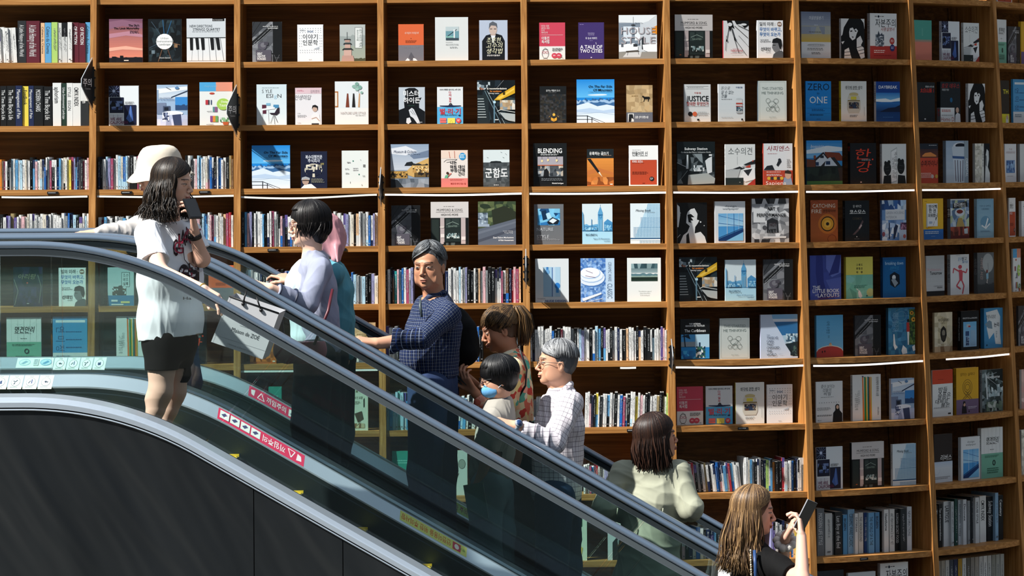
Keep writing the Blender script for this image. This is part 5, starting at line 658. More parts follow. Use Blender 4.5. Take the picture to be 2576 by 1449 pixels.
# ------------------------------------------------------------------ books standing spine out
PAL = {'W': 'dcdedd', 'w': 'c9cccb', 'C': 'd8d2c2', 'K': '17191b', 'k': '2b2e31', 'N': '1f2a4c', 'B': '2566b4', 'b': '5a9fd0', 'L': 'a9cde0', 'V': '8d8fb8', 'v': '5c4f8c', 'P': 'a04a68', 'p': 'd8aeb4', 'R': 'a8323c', 'M': '5c2430', 'G': '8b9092', 'g': '6c7173', 'T': '9c8a60', 't': '6a4c34', 'Y': 'e0cc50', 'O': 'd08030', 'o': 'dcb48c', 'E': '2a8c8c', 'e': '8cc4bc', 'H': 'a8cc70', 'S': '22382e', 'D': '4a2c28'}
CNAME = {'W': 'white', 'w': 'off-white', 'C': 'cream', 'K': 'black', 'k': 'charcoal', 'N': 'navy', 'B': 'royal blue', 'b': 'sky blue', 'L': 'pale blue', 'V': 'lilac', 'v': 'violet', 'P': 'raspberry', 'p': 'pale pink', 'R': 'red', 'M': 'maroon', 'G': 'grey', 'g': 'dark grey', 'T': 'olive', 't': 'brown', 'Y': 'yellow', 'O': 'orange', 'o': 'peach', 'E': 'teal', 'e': 'mint', 'H': 'lime green', 'S': 'dark green', 'D': 'dark brown'}
ORD = ['first', 'second', 'third', 'fourth', 'fifth', 'sixth', 'seventh', 'eighth', 'ninth', 'tenth'] 
def ordn(k):
    if k <= 10: return ORD[k - 1]
    T = {1: 'st', 2: 'nd', 3: 'rd'}; return '%d%s' % (k, 'th' if 10 < k % 100 < 20 else T.get(k % 10, 'th'))
# bay, row, x left, x right, top y, set back, lean, colours (2-colour books: base then band in lower case pairs handled at random)
SP = [
 (0, 1, -14, 44, 70, .04, -3, 'WWWWWW', 1), (0, 1, 45, 101, 53, .03, 0, 'kM', 1), (0, 1, 103, 228, 57, .03, 0, 'obHwwWMMb', 1),
 (0, 2, 1, 132, 216, .03, 0, 'KKNYNKK', 1), (0, 2, 133, 224, 208, .03, 0, 'WSWWk', 1),
 (0, 3, 0, 224, 400, .03, 0, 'OCPWKGLwbWLWCWWKbpWCGBNWPKWBbWCWwYPVbNWkPWp', 1),
 (0, 4, 0, 224, 541, .03, 0, 'KWvVTvWWpWCWWwWWCNWwWWwWGBkLKWWLW', 1),
 (1, 3, 247, 356, 394, .03, 0, 'NKWLVPwWLCBLWKWPw', 1), (1, 3, 466, 587, 396, .03, 0, 'KWkWpLbWWCWBNKWBWWKTW', 1),
 (1, 4, 248, 345, 548, .03, 0, 'WMbWWKWWGbWKLb', 1), (1, 4, 492, 587, 539, .03, 0, 'WpKLbbWpPGWCWwoPRW', 1),
 (2, 4, 608, 700, 536, .03, 0, 'KbpVKWwWWbKWWPGg', 1), (2, 4, 701, 760, 543, .03, 0, 'wpVKWWWGVB', 1), (2, 4, 828, 951, 536, .03, 0, 'pWWCWWwVWCkoWwGWBWVW', 1),
 (2, 5, 608, 735, 682, .03, 0, 'kbNLGWWWNKWPRWMKKNVBp', 1), (2, 5, 862, 951, 690, .03, 0, 'pPKBLGGLKKVC', 1),
 (3, 5, 969, 1040, 676, .03, 0, 'KWKtEpLBWPGV', 1), (3, 5, 1120, 1311, 676, .03, 0, 'NWWWwLWGVKKWKoGpGKKWwWPWtNRpPo', 1),
 (3, 6, 971, 1010, 822, .03, 0, 'vWWGK', 1), (3, 6, 1148, 1215, 826, .03, 0, 'KGWbKWbMVBkK', 1), (3, 6, 1290, 1312, 832, .03, 0, 'WLK', 1),
 (3, 7, 972, 1030, 988, .04, 0, 'LbLLeLwb', 1), (3, 7, 1144, 1195, 998, .04, 3, 'WWLbWKW', 1), (3, 7, 1300, 1313, 1010, .04, 0, 'WT', 1),
 (4, 6, 1334, 1685, 826, .03, 0, 'WKWWWwWWWBKKMWWWGKWLVWWKWLbKvWWKWWNWKoWWWKoWKKWLWWWvpWW', 1),
 (4, 7, 1334, 1362, 1004, .04, 0, 'KGWW', 1), (4, 7, 1470, 1688, 992, .04, 2, 'WWpVKYWkWwbWWKWBPWKWWYWpWKkWWwTKkWHW', 1),
 (4, 8, 1468, 1535, 1168, .05, 0, 'WwGPbMRWkWVVg', 1), (5, 8, 1712, 1752, 1168, .06, 0, 'WtWRp', 1), (5, 8, 1752, 1866, 1166, .06, -6, 'KGkWTWkWwBBNWbWRbWWW', 1), (5, 8, 1872, 2022, 1156, .05, 0, 'WwCbWKWWkNHWbOKKRWWWBKNWWg', 1),
 (5, 9, 1716, 1830, 1326, .05, 0, 'WKNwBWGNvbKLW', 1), (5, 9, 1940, 2022, 1314, .05, 0, 'VvWWwNtWOBoYKWk', 1),
 (2, 7, 608, 640, 990, .04, 0, 'KLWG', 1),
]
spines = []
for (bay, row, x0, x1, yt, st, lean, cols, _) in SP:
    rg = random.Random(bay * 100 + row * 10 + int(x0)); ws = [rg.uniform(.75, 1.3) * (1.25 if c in 'K' else 1) for c in cols]
    tot = sum(ws); x = x0; a, bb, th, n = bay_frame(bay, row); y = ROWS[row][bay] * .5 + ROWS[row][bay + 1] * .5; p0 = a + n * st
    for q, c in enumerate(cols):
        w = (x1 - x0) * ws[q] / tot; spines.append((bay, row, x, x + w - .25, yt + rg.uniform(-5, 7) * (0.25 if row < 3 else 1), st + rg.uniform(0, .012), lean, c, rg.random(), None, rg.uniform(.13, .16))); x += w
# titled spines of the two right-hand bays: (x0, x1, ytop, colour, title, set back, depth)
TS = {(6, 9): '''2056 2074 1280 6f7478 MODERN_LIFE_STYLE;2076 2094 1292 c9ccca _;2095 2099 1294 b4b8b8 design_wallpaper;2101 2119 1288 2a2d2e Last_Boy_at_the_End;2121 2132 1295 5a9ccc BIGBEN;2133 2150 1282 8cb8d8 CERAMIC_WARE_CLASSIC;2151 2159 1292 dfe1e0 DAYBREAK;2160 2172 1290 cfd0cc THE_UNDERGROUND;2174 2184 1290 2c4a84 THIS_STARTED_ME;2185 2200 1290 6ca4d0 THE_WORLD_OF_A_THE;2202 2213 1289 5c90bc BIGBEN;2216 2223 1286 15181a _;2224 2236 1282 dfe2e2 Hawthorne;2238 2251 1281 dcdedd ART_PERFORMANCE_NOT_YET;2252 2264 1281 1a1c1e KOREAN_SECRET_FOOD;2266 2280 1280 2c3438 _;2282 2294 1275 d3d9df NEW_DIRECTIONS''',
      (7, 9): '''2353 2360 1272 1a1a18 Tips;2362 2371 1268 17191b Tips_and_recommendations;2374 2391 1262 cfd2d4 LARTIGUE;2393 2400 1262 bcc4c8 _;2402 2409 1255 1f4a44 _;2411 2421 1258 c4ccd2 Illustration_Today;2423 2432 1257 ced4da Decorate;2434 2441 1260 8c9296 _;2443 2452 1250 34383c _;2454 2464 1252 d0d5d8 HOUSE_STYLE;2465 2481 1248 dcdedd CMYK_INDEX;2483 2502 1250 14171a Subway_Station;2504 2512 1240 8cb0cc _;2513 2524 1246 23282a Cemetery'''}
for (bay, row), s in TS.items():
    for q, e_ in enumerate(s.split(';')):
        x0, x1, yt, c, ti = e_.split(); spines.append((bay, row, float(x0), float(x1), float(yt), .07 + .01 * (q % 3), 0, '#' + c, .5, ti.replace('_', ' ').strip(), .2))
for q in range(16):
    x0 = 2358 + q * 10.6; c = ['8a8276', '9a9488', 'b4b4b0', '3a4452', '1f2a4c', 'b08a24', 'c9cccb', '5c5a54', '8a8680', '9a958c', 'c0c2c2', 'cfd1d1', 'b4b6b4', '8a8c84', '9c9e98', 'a4a6a2'][q]
    spines.append((7, 10, x0, x0 + 9.6, 1412 - q * 1.2, .07, 0, '#' + c, .5, None, .2))
TXT0 = {(0, 2): ['The Time Bicycle Life', 'The Time Bicycle Life', 'Management of Pain', 'FontBook', 'Management of Pain', 'MODERN CHAIRS', 'The Time Bicycle Life', 'aphorism', 'Urban Environmental Landscape', 'STYLE   ESIGN', 'CMYK INDEX', 'aphorism'],
        (0, 1): [None] * 6 + ['A Little History of the World'] * 2 + ['Cahiers du Cinema'] * 2 + [None] * 4 + ['OF FICTION'] * 2 + ['Cahiers du Cinema']}
def lumi(c): return .3 * c[0] + .6 * c[1] + .1 * c[2]
area = sorted(range(len(spines)), key=lambda i: -(spines[i][3] - spines[i][2]) * (ROWS[spines[i][1]][spines[i][0]] - spines[i][4]))
# books hidden in large part by people or railings come last
keep = set(area[:300]); SB = MB(); idx = {}; names = {}
def hexof(c): return hx(c[1:]) if c[0] == '#' else hx(PAL[c])
for i, (bay, row, x0, x1, yt, st, lean, c, rv, title, dep) in enumerate(spines):
    a, bb, th, n = bay_frame(bay, row); y = ROWS[row][bay] * .5 + ROWS[row][bay + 1] * .5; p0 = a + n * st
    pl = hit(x0, y, p0, n); pr = hit(x1, y, p0, n); top = hit(x0, yt, p0, n); w = (pr - pl).to_2d().length
    ux = Vector((th.x, th.y, 0)); up = Vector((0, 0, 1)); zs = max(shelfz(a, bb, pl), shelfz(a, bb, pr)); h = top.z - zs
    if lean:
        la = math.radians(lean); R_l = Matrix.Rotation(la, 3, n); upl, uxl = R_l @ up, R_l @ ux; zs += w * abs(math.sin(la)) + .001
    else: upl, uxl = up, ux
    O = Vector((pl.x, pl.y, zs)); col = hexof(c); k = (bay, row); idx[k] = idx.get(k, 0) + 1
    solo = i in keep; mb = MB() if solo else SB
    pg = MB() if solo else SB
    pg.box(O + uxl * .0012 + n * .002 + upl * .003, uxl * (w - .0024), n * (dep - .002), upl * (h - .004), hx('e2ded2'), 0)
    mb.box(O, uxl * w, n * .0016, upl * h, col, 1); mb.box(O, uxl * .0011, n * dep, upl * h, col, 1); mb.box(O + uxl * (w - .0011), uxl * .0011, n * dep, upl * h, col, 1)
    dark = lumi(col) > .22; ink = '6e7074' if dark else 'a4a8aa'; sp = ''
    tt = title
    if k in TXT0: tt = TXT0[k][idx[k] - 1] if idx[k] <= len(TXT0[k]) else None
    rg = random.Random(i * 13 + 5)
    if tt: ink = '2c2e32' if dark else 'dcdfe0'
    if tt: sp = 't 50 %d 56 %s V%s w%d|%s' % (10, ink, 'b' if len(tt) < 12 else '', min(74, 10 + 3.4 * len(tt)), tt)
    elif tt is None or tt == '':
        u = rg.uniform(8, 20); e2 = rg.uniform(55, 76)
        while u < e2:
            q = rg.uniform(2.5, 4.5); xx = rg.uniform(32, 42); sp += 'l %s .9 %.0f %.1f %.0f %.1f;' % (ink, xx, u, 100 - xx, u + .3)
            if rg.random() < .7: sp += 'l %s .9 %.0f %.1f %.0f %.1f;' % (ink, rg.uniform(30, 70), u, rg.uniform(30, 70), u + q * .8)
            u += q
        if rg.random() < .6: sp += 'r 28 90 72 93 %s;' % ink
        if rv < .13 and c[0] != '#': sp = 'r 0 %d 100 100 %s;' % (rg.randint(62, 82), rg.choice(['2566b4', '5a9fd0', '1f2a4c', '17191b', 'a9cde0', 'd8aeb4', 'c9cccb'])) + sp
        elif rv < .26 and c[0] != '#': sp = 'r 0 0 100 %d %s;' % (rg.randint(20, 40), rg.choice(['1f2a4c', '17191b', '5c4f8c', 'dcdedd'])) + sp
        elif rv < .34: sp += 'e 50 12 24 2 %s;' % ink
    if k == (0, 2) and idx[k] in (8, 12): sp = 'r 0 0 100 42 dfe2e2;' + sp
    if sp: lay(mb, sp, w / h, lambda u, v, l: O + uxl * (w * u) + upl * (h * (1 - v)) - n * (.0002 + l), mi=1)
    if solo:
        root = pg.build('spine_book', [M['pages']], org=O)
        cb = MB(); cb.__dict__ = mb.__dict__; mb.m = [0] * len(mb.m); mb.build('cover', M['print'], root, org=O)
        cn = CNAME.get(c, None) or ('black' if lumi(col) < .02 else 'dark' if lumi(col) < .12 else 'blue' if col[2] > col[0] * 1.5 else 'grey' if lumi(col) < .5 else 'pale')
        th_ = 'thin' if w < .019 else 'thick' if w > .03 else 'medium'
        tag(root, '%s %s book, spine out, %s from left on %s shelf of %s' % (th_, cn, ordn(idx[k]), ROWW[row], BAYW[bay]), 'book', 'books standing spine out on the bookcases')
o = SB.build('book_rows', [M['pages'], M['print']]); tag(o, 'remaining narrow upright books filling the rows between the others', 'books', kind='stuff')
# ------------------------------------------------------------------ smooth bodies: distance fields meshed with surface nets
class SDF:
    def __init__(s): s.p = []
    def cone(s, a, b, ra, rb=None, k=.02, wide=None, sub=False):
        """round cone a-b; wide = (unit vector, factor) stretches the section along the vector"""
        s.p.append(('c', np.array(a, float), np.array(b, float), ra, ra if rb is None else rb, k, wide, sub)); return s
    def ell(s, c, r, R=None, k=.02, sub=False):
        s.p.append(('e', np.array(c, float), np.array(r if hasattr(r, '__len__') else (r, r, r), float), np.array(R if R is not None else np.eye(3), float), k, sub)); return s
    def cut(s, p, n, rad):
        s.p.append(('x', np.array(p, float), np.array(Vector(n).normalized(), float), rad)); return s
    def mesh(s, h, wr=0.0, seed=0, wfreq=26.0, wdir=(1, 1, .45)):
        lo = []; hi = []
        for q in s.p:
            if q[0] == 'c' and not q[7]:
                m = max(q[3], q[4]) * (q[6][1] if q[6] else 1) + 3 * h; lo += [np.minimum(q[1], q[2]) - m]; hi += [np.maximum(q[1], q[2]) + m]
            elif q[0] == 'e' and not q[5]: m = q[2].max() + 3 * h; lo += [q[1] - m]; hi += [q[1] + m]
        lo = np.min(lo, 0); hi = np.max(hi, 0); N = np.ceil((hi - lo) / h).astype(int) + 1
        F = np.full(N, 1.0, np.float32); I = np.zeros(N, np.int16)
        for pi, q in enumerate(s.p):
            if q[0] == 'c': m = max(q[3], q[4]) * (q[6][1] if q[6] else 1) + q[5] + 3 * h; a_, b_ = np.minimum(q[1], q[2]) - m, np.maximum(q[1], q[2]) + m
            elif q[0] == 'e': m = q[2].max() + q[4] + 3 * h; a_, b_ = q[1] - m, q[1] + m
            else: a_, b_ = q[1] - q[3], q[1] + q[3]
            i0 = np.clip(np.floor((a_ - lo) / h).astype(int), 0, N - 1); i1 = np.clip(np.ceil((b_ - lo) / h).astype(int) + 1, 1, N)
            if (i1 <= i0).any(): continue
            ax = [lo[d] + h * np.arange(i0[d], i1[d]) for d in range(3)]
            X = ax[0][:, None, None]; Y = ax[1][None, :, None]; Z = ax[2][None, None, :]
            sl_ = tuple(slice(i0[d], i1[d]) for d in range(3)); f = F[sl_]
            if q[0] == 'c':
                a, b, ra, rb = q[1], q[2], q[3], q[4]; px, py, pz = X - a[0], Y - a[1], Z - a[2]; ba = b - a
                sc = 1.0
                if q[6]:
                    L = np.array(q[6][0]); g = (1 - 1 / q[6][1]); t0 = px * L[0] + py * L[1] + pz * L[2]
                    bl = ba @ L; ba = ba - L * bl * g; px, py, pz = px - L[0] * t0 * g, py - L[1] * t0 * g, pz - L[2] * t0 * g; sc = 1.0
                bb = max(ba @ ba, 1e-9); t = np.clip((px * ba[0] + py * ba[1] + pz * ba[2]) / bb, 0, 1)
                d = np.sqrt((px - t * ba[0]) ** 2 + (py - t * ba[1]) ** 2 + (pz - t * ba[2]) ** 2) - (ra + (rb - ra) * t); k = q[5]; sub = q[7]
            elif q[0] == 'e':
                R = q[3]; px, py, pz = X - q[1][0], Y - q[1][1], Z - q[1][2]
                u = [(px * R[0, j] + py * R[1, j] + pz * R[2, j]) for j in range(3)]; r = q[2]
                k0 = np.sqrt(sum((u[j] / r[j]) ** 2 for j in range(3))); k1 = np.sqrt(sum((u[j] / r[j] ** 2) ** 2 for j in range(3))) + 1e-9
                d = k0 * (k0 - 1) / k1; k = q[4]; sub = q[5]
            else:
                pl = (X - q[1][0]) * q[2][0] + (Y - q[1][1]) * q[2][1] + (Z - q[1][2]) * q[2][2]
                rr = (X - q[1][0]) ** 2 + (Y - q[1][1]) ** 2 + (Z - q[1][2]) ** 2 < q[3] ** 2
                F[sl_] = np.where(rr, np.maximum(f, pl), f); continue
            d = d.astype(np.float32)
            if sub:
                hh = np.clip(.5 - .5 * (d + f) / k, 0, 1); F[sl_] = f * (1 - hh) - d * hh + k * hh * (1 - hh)
            else:
                if len(s.p) < 900: I[sl_] = np.where(d < f, pi, I[sl_])
                hh = np.clip(.5 + .5 * (f - d) / k, 0, 1); F[sl_] = f * (1 - hh) + d * hh - k * hh * (1 - hh)
        S = F < 0; S[0] = S[-1] = False; S[:, 0] = S[:, -1] = False; S[:, :, 0] = S[:, :, -1] = False
        c = np.zeros(N - 1, np.int8)
        for dx in (0, 1):
            for dy in (0, 1):
                for dz in (0, 1): c += S[dx:N[0] - 1 + dx, dy:N[1] - 1 + dy, dz:N[2] - 1 + dz]
        idx = np.argwhere((c > 0) & (c < 8)); mp = np.full(N - 1, -1, np.int32); mp[tuple(idx.T)] = np.arange(len(idx))
        acc = np.zeros((len(idx), 3)); cn = np.zeros(len(idx)); co = [np.array((i, j, k)) for i in (0, 1) for j in (0, 1) for k in (0, 1)]
        val = [F[tuple((idx + o).T)] for o in co]
        for i in range(8):
            for j in range(i + 1, 8):
                if np.abs(co[i] - co[j]).sum() == 1:
                    m = (val[i] < 0) != (val[j] < 0); t = np.where(m, val[i] / (val[i] - val[j] + 1e-12), 0)
                    acc += np.where(m[:, None], co[i] + t[:, None] * (co[j] - co[i]), 0); cn += m
        V = lo + h * (idx + acc / np.maximum(cn, 1)[:, None]); Q = []
        for d in range(3):
            e1, e2 = [(1, 2), (2, 0), (0, 1)][d]; sa_ = [slice(None)] * 3; sb = [slice(None)] * 3; sa_[d] = slice(0, -1); sb[d] = slice(1, None)
            df = S[tuple(sa_)] != S[tuple(sb)]; e = np.argwhere(df); e = e[(e[:, e1] > 0) & (e[:, e2] > 0) & (e[:, e1] < N[e1] - 1) & (e[:, e2] < N[e2] - 1)]
            sg = S[tuple(e.T)]; u1 = np.zeros(3, int); u1[e1] = 1; u2 = np.zeros(3, int); u2[e2] = 1
            q4 = np.stack([mp[tuple((e - u1 - u2).T)], mp[tuple((e - u2).T)], mp[tuple(e.T)], mp[tuple((e - u1).T)]], 1)
            q4[~sg] = q4[~sg][:, ::-1]; Q.append(q4)
        Q = np.concatenate(Q); Q = Q[(Q >= 0).all(1)]
        pid = I[tuple(idx.T)]
        if wr > 0:
            nr = vnormals(V, Q); rg = np.random.RandomState(seed); dsp = np.zeros(len(V)); W0 = V * np.array(wdir)
            w1 = np.sin(W0 @ rg.normal(size=3) * 9 + 1) * .6 + np.sin(W0 @ rg.normal(size=3) * 14) * .4
            for o in range(5):
                kv = rg.normal(size=3); kv /= np.linalg.norm(kv); fq = wfreq * (1.0 + .55 * o); q = np.sin(W0 @ kv * fq + w1 * (1.8 + o * .5) + rg.uniform(0, 6)); dsp += (1 - np.abs(q)) ** 2 / (1 + o * .6) - .3
            V = V + nr * (dsp * wr)[:, None]
        return V, Q, pid
    def uvs(s, V, pid):
        """cloth coordinates in metres: along each limb and round it"""
        out = np.zeros((len(V), 3))
        for i, q in enumerate(s.p):
            m = pid == i
            if not m.any() or q[0] == 'x': continue
            if q[0] == 'c':
                a, b = q[1], q[2]; ax = b - a; L = np.linalg.norm(ax); ax = ax / max(L, 1e-6)
                if L < .01 or abs(ax[2]) > .86 or q[6]: ax = np.array((0, 0, 1.0))
                r = max(q[3], q[4])
            else: a = q[1]; ax = np.array((0, 0, 1.0)); r = q[2][0]
            e = np.cross(ax, (0, 1, .2)); e /= np.linalg.norm(e); g = np.cross(ax, e); d = V[m] - a
            if abs(ax[2]) > .86 or (q[0] == 'c' and (q[6] or np.linalg.norm(q[2] - q[1]) < .19)): out[m, 0] = (V[m][:, 2]); out[m, 1] = np.arctan2(V[m][:, 1] - s.p[0][1][1], V[m][:, 0] - s.p[0][1][0]) * .165
            else: out[m, 0] = d @ ax; out[m, 1] = np.arctan2(d @ g, d @ e) * r * 1.1
        return out
def vnormals(V, Q):
    n = np.cross(V[Q[:, 2]] - V[Q[:, 0]], V[Q[:, 3]] - V[Q[:, 1]]); out = np.zeros_like(V)
    for j in range(4): np.add.at(out, Q[:, j], n)
    return out / (np.linalg.norm(out, axis=1)[:, None] + 1e-12)
def meshobj(name, parts, mats, parent, org):
    """parts: list of (V, Q, per-vertex colour or None, uv or None, material index)"""
    vs = []; qs = []; cs = []; us = []; ms = []; o = 0
    for V, Q, col, uv, mi in parts:
        vs.append(V - np.array(org)); qs.append(Q + o); o += len(V); ms.append(np.full(len(Q), mi))
        cs.append(np.broadcast_to(np.array(col if col is not None else (1, 1, 1)), (len(V), 3))); us.append(uv if uv is not None else np.zeros((len(V), 3)))
    V = np.concatenate(vs); Q = np.concatenate(qs); me = bpy.data.meshes.new(name)
    me.vertices.add(len(V)); me.vertices.foreach_set('co', V.astype(np.float32).ravel())
    me.loops.add(len(Q) * 4); me.loops.foreach_set('vertex_index', Q.astype(np.int32).ravel())
    me.polygons.add(len(Q)); me.polygons.foreach_set('loop_start', np.arange(len(Q), dtype=np.int32) * 4)
    for m in mats: me.materials.append(m)
    me.polygons.foreach_set('material_index', np.concatenate(ms).astype(np.int32)); me.polygons.foreach_set('use_smooth', np.ones(len(Q), bool))
    a = me.color_attributes.new('Col', 'FLOAT_COLOR', 'POINT'); cc = np.concatenate(cs); a.data.foreach_set('color', np.concatenate([cc, np.ones((len(cc), 1))], 1).astype(np.float32).ravel())
    a = me.attributes.new('cloth', 'FLOAT_VECTOR', 'POINT'); a.data.foreach_set('vector', np.concatenate(us).astype(np.float32).ravel())
    me.update(); me.validate(); ob = bpy.data.objects.new(name, me); C.objects.link(ob)
    if parent is not None: ob.parent = parent
    else: ob.location = org
    return ob
V3 = lambda *a: np.array(a, float)
def nrm(v): v = np.array(v, float); return v / np.linalg.norm(v)
def PW(x, y, Y): return np.array(W(x, y, Y))

M['skin'] = mat('skin', attr=True, rough=0.48, spec=0.35, bump=(220, 0.12, (1, 1, 1), 0.001))
M['hair'] = mat('hair', attr=True, rough=0.42, spec=0.35)
M['eye'] = mat('eye', attr=True, rough=0.15)
def clothmat(name, col, rough=.85, bump=.25, scale=18): return mat(name, hx(col), rough=rough, spec=.2, bump=(scale, bump, (1, 1, .5), .006), noise=(9, .05, (1, 1, 1)))
def plaid(name, base, lines, sp, wd, rot=0.0):
    """lines: colours across u and v; sp spacing in metres; wd line width share"""
    m = mat(name, hx(base), rough=.85, spec=.2); nt = m.node_tree; N = nt.nodes; L = nt.links; b = N['Principled BSDF']
    at = N.new('ShaderNodeAttribute'); at.attribute_name = 'cloth'; sp_ = N.new('ShaderNodeSeparateXYZ'); L.new(at.outputs['Vector'], sp_.inputs[0])
    cur = None
    for ax, cs in enumerate(lines):
        for q, (c, off, w) in enumerate(cs):
            a = N.new('ShaderNodeMath'); a.operation = 'MULTIPLY_ADD'; a.inputs[1].default_value = 1 / sp; a.inputs[2].default_value = off + 50; L.new(sp_.outputs[ax], a.inputs[0])
            f = N.new('ShaderNodeMath'); f.operation = 'FRACT'; L.new(a.outputs[0], f.inputs[0])
            g = N.new('ShaderNodeMath'); g.operation = 'LESS_THAN'; g.inputs[1].default_value = w; L.new(f.outputs[0], g.inputs[0])
            mx = N.new('ShaderNodeMix'); mx.data_type = 'RGBA'; h = N.new('ShaderNodeMath'); h.operation = 'MULTIPLY'; h.inputs[1].default_value = .75; L.new(g.outputs[0], h.inputs[0]); L.new(h.outputs[0], mx.inputs[0])
            if cur is None: mx.inputs[6].default_value = (*hx(base), 1)
            else: L.new(cur, mx.inputs[6])
            mx.inputs[7].default_value = (*hx(c), 1); cur = mx.outputs[2]
    L.new(cur, b.inputs['Base Color']); return m
def floral(name, cols, scale=26):
    m = mat(name, rough=.8, spec=.2); nt = m.node_tree; N = nt.nodes; L = nt.links; b = N['Principled BSDF']
    tc = N.new('ShaderNodeTexCoord'); nz = N.new('ShaderNodeTexNoise'); nz.inputs['Scale'].default_value = 22; L.new(tc.outputs['Object'], nz.inputs['Vector'])
    vm = N.new('ShaderNodeVectorMath'); vm.operation = 'MULTIPLY_ADD'; vm.inputs[1].default_value = (.05, .05, .05); L.new(nz.outputs['Color'], vm.inputs[0]); L.new(tc.outputs['Object'], vm.inputs[2])
    vo = N.new('ShaderNodeTexVoronoi'); vo.inputs['Scale'].default_value = scale; L.new(vm.outputs[0], vo.inputs['Vector'])
    sp_ = N.new('ShaderNodeSeparateColor'); L.new(vo.outputs['Color'], sp_.inputs[0]); cr = N.new('ShaderNodeValToRGB'); cr.color_ramp.interpolation = 'CONSTANT'; el = cr.color_ramp.elements
    while len(el) < len(cols): el.new(.5)
    for i, c in enumerate(cols): el[i].position = i / len(cols); el[i].color = (*hx(c), 1)
    L.new(sp_.outputs[0], cr.inputs[0]); L.new(cr.outputs[0], b.inputs['Base Color']); return m

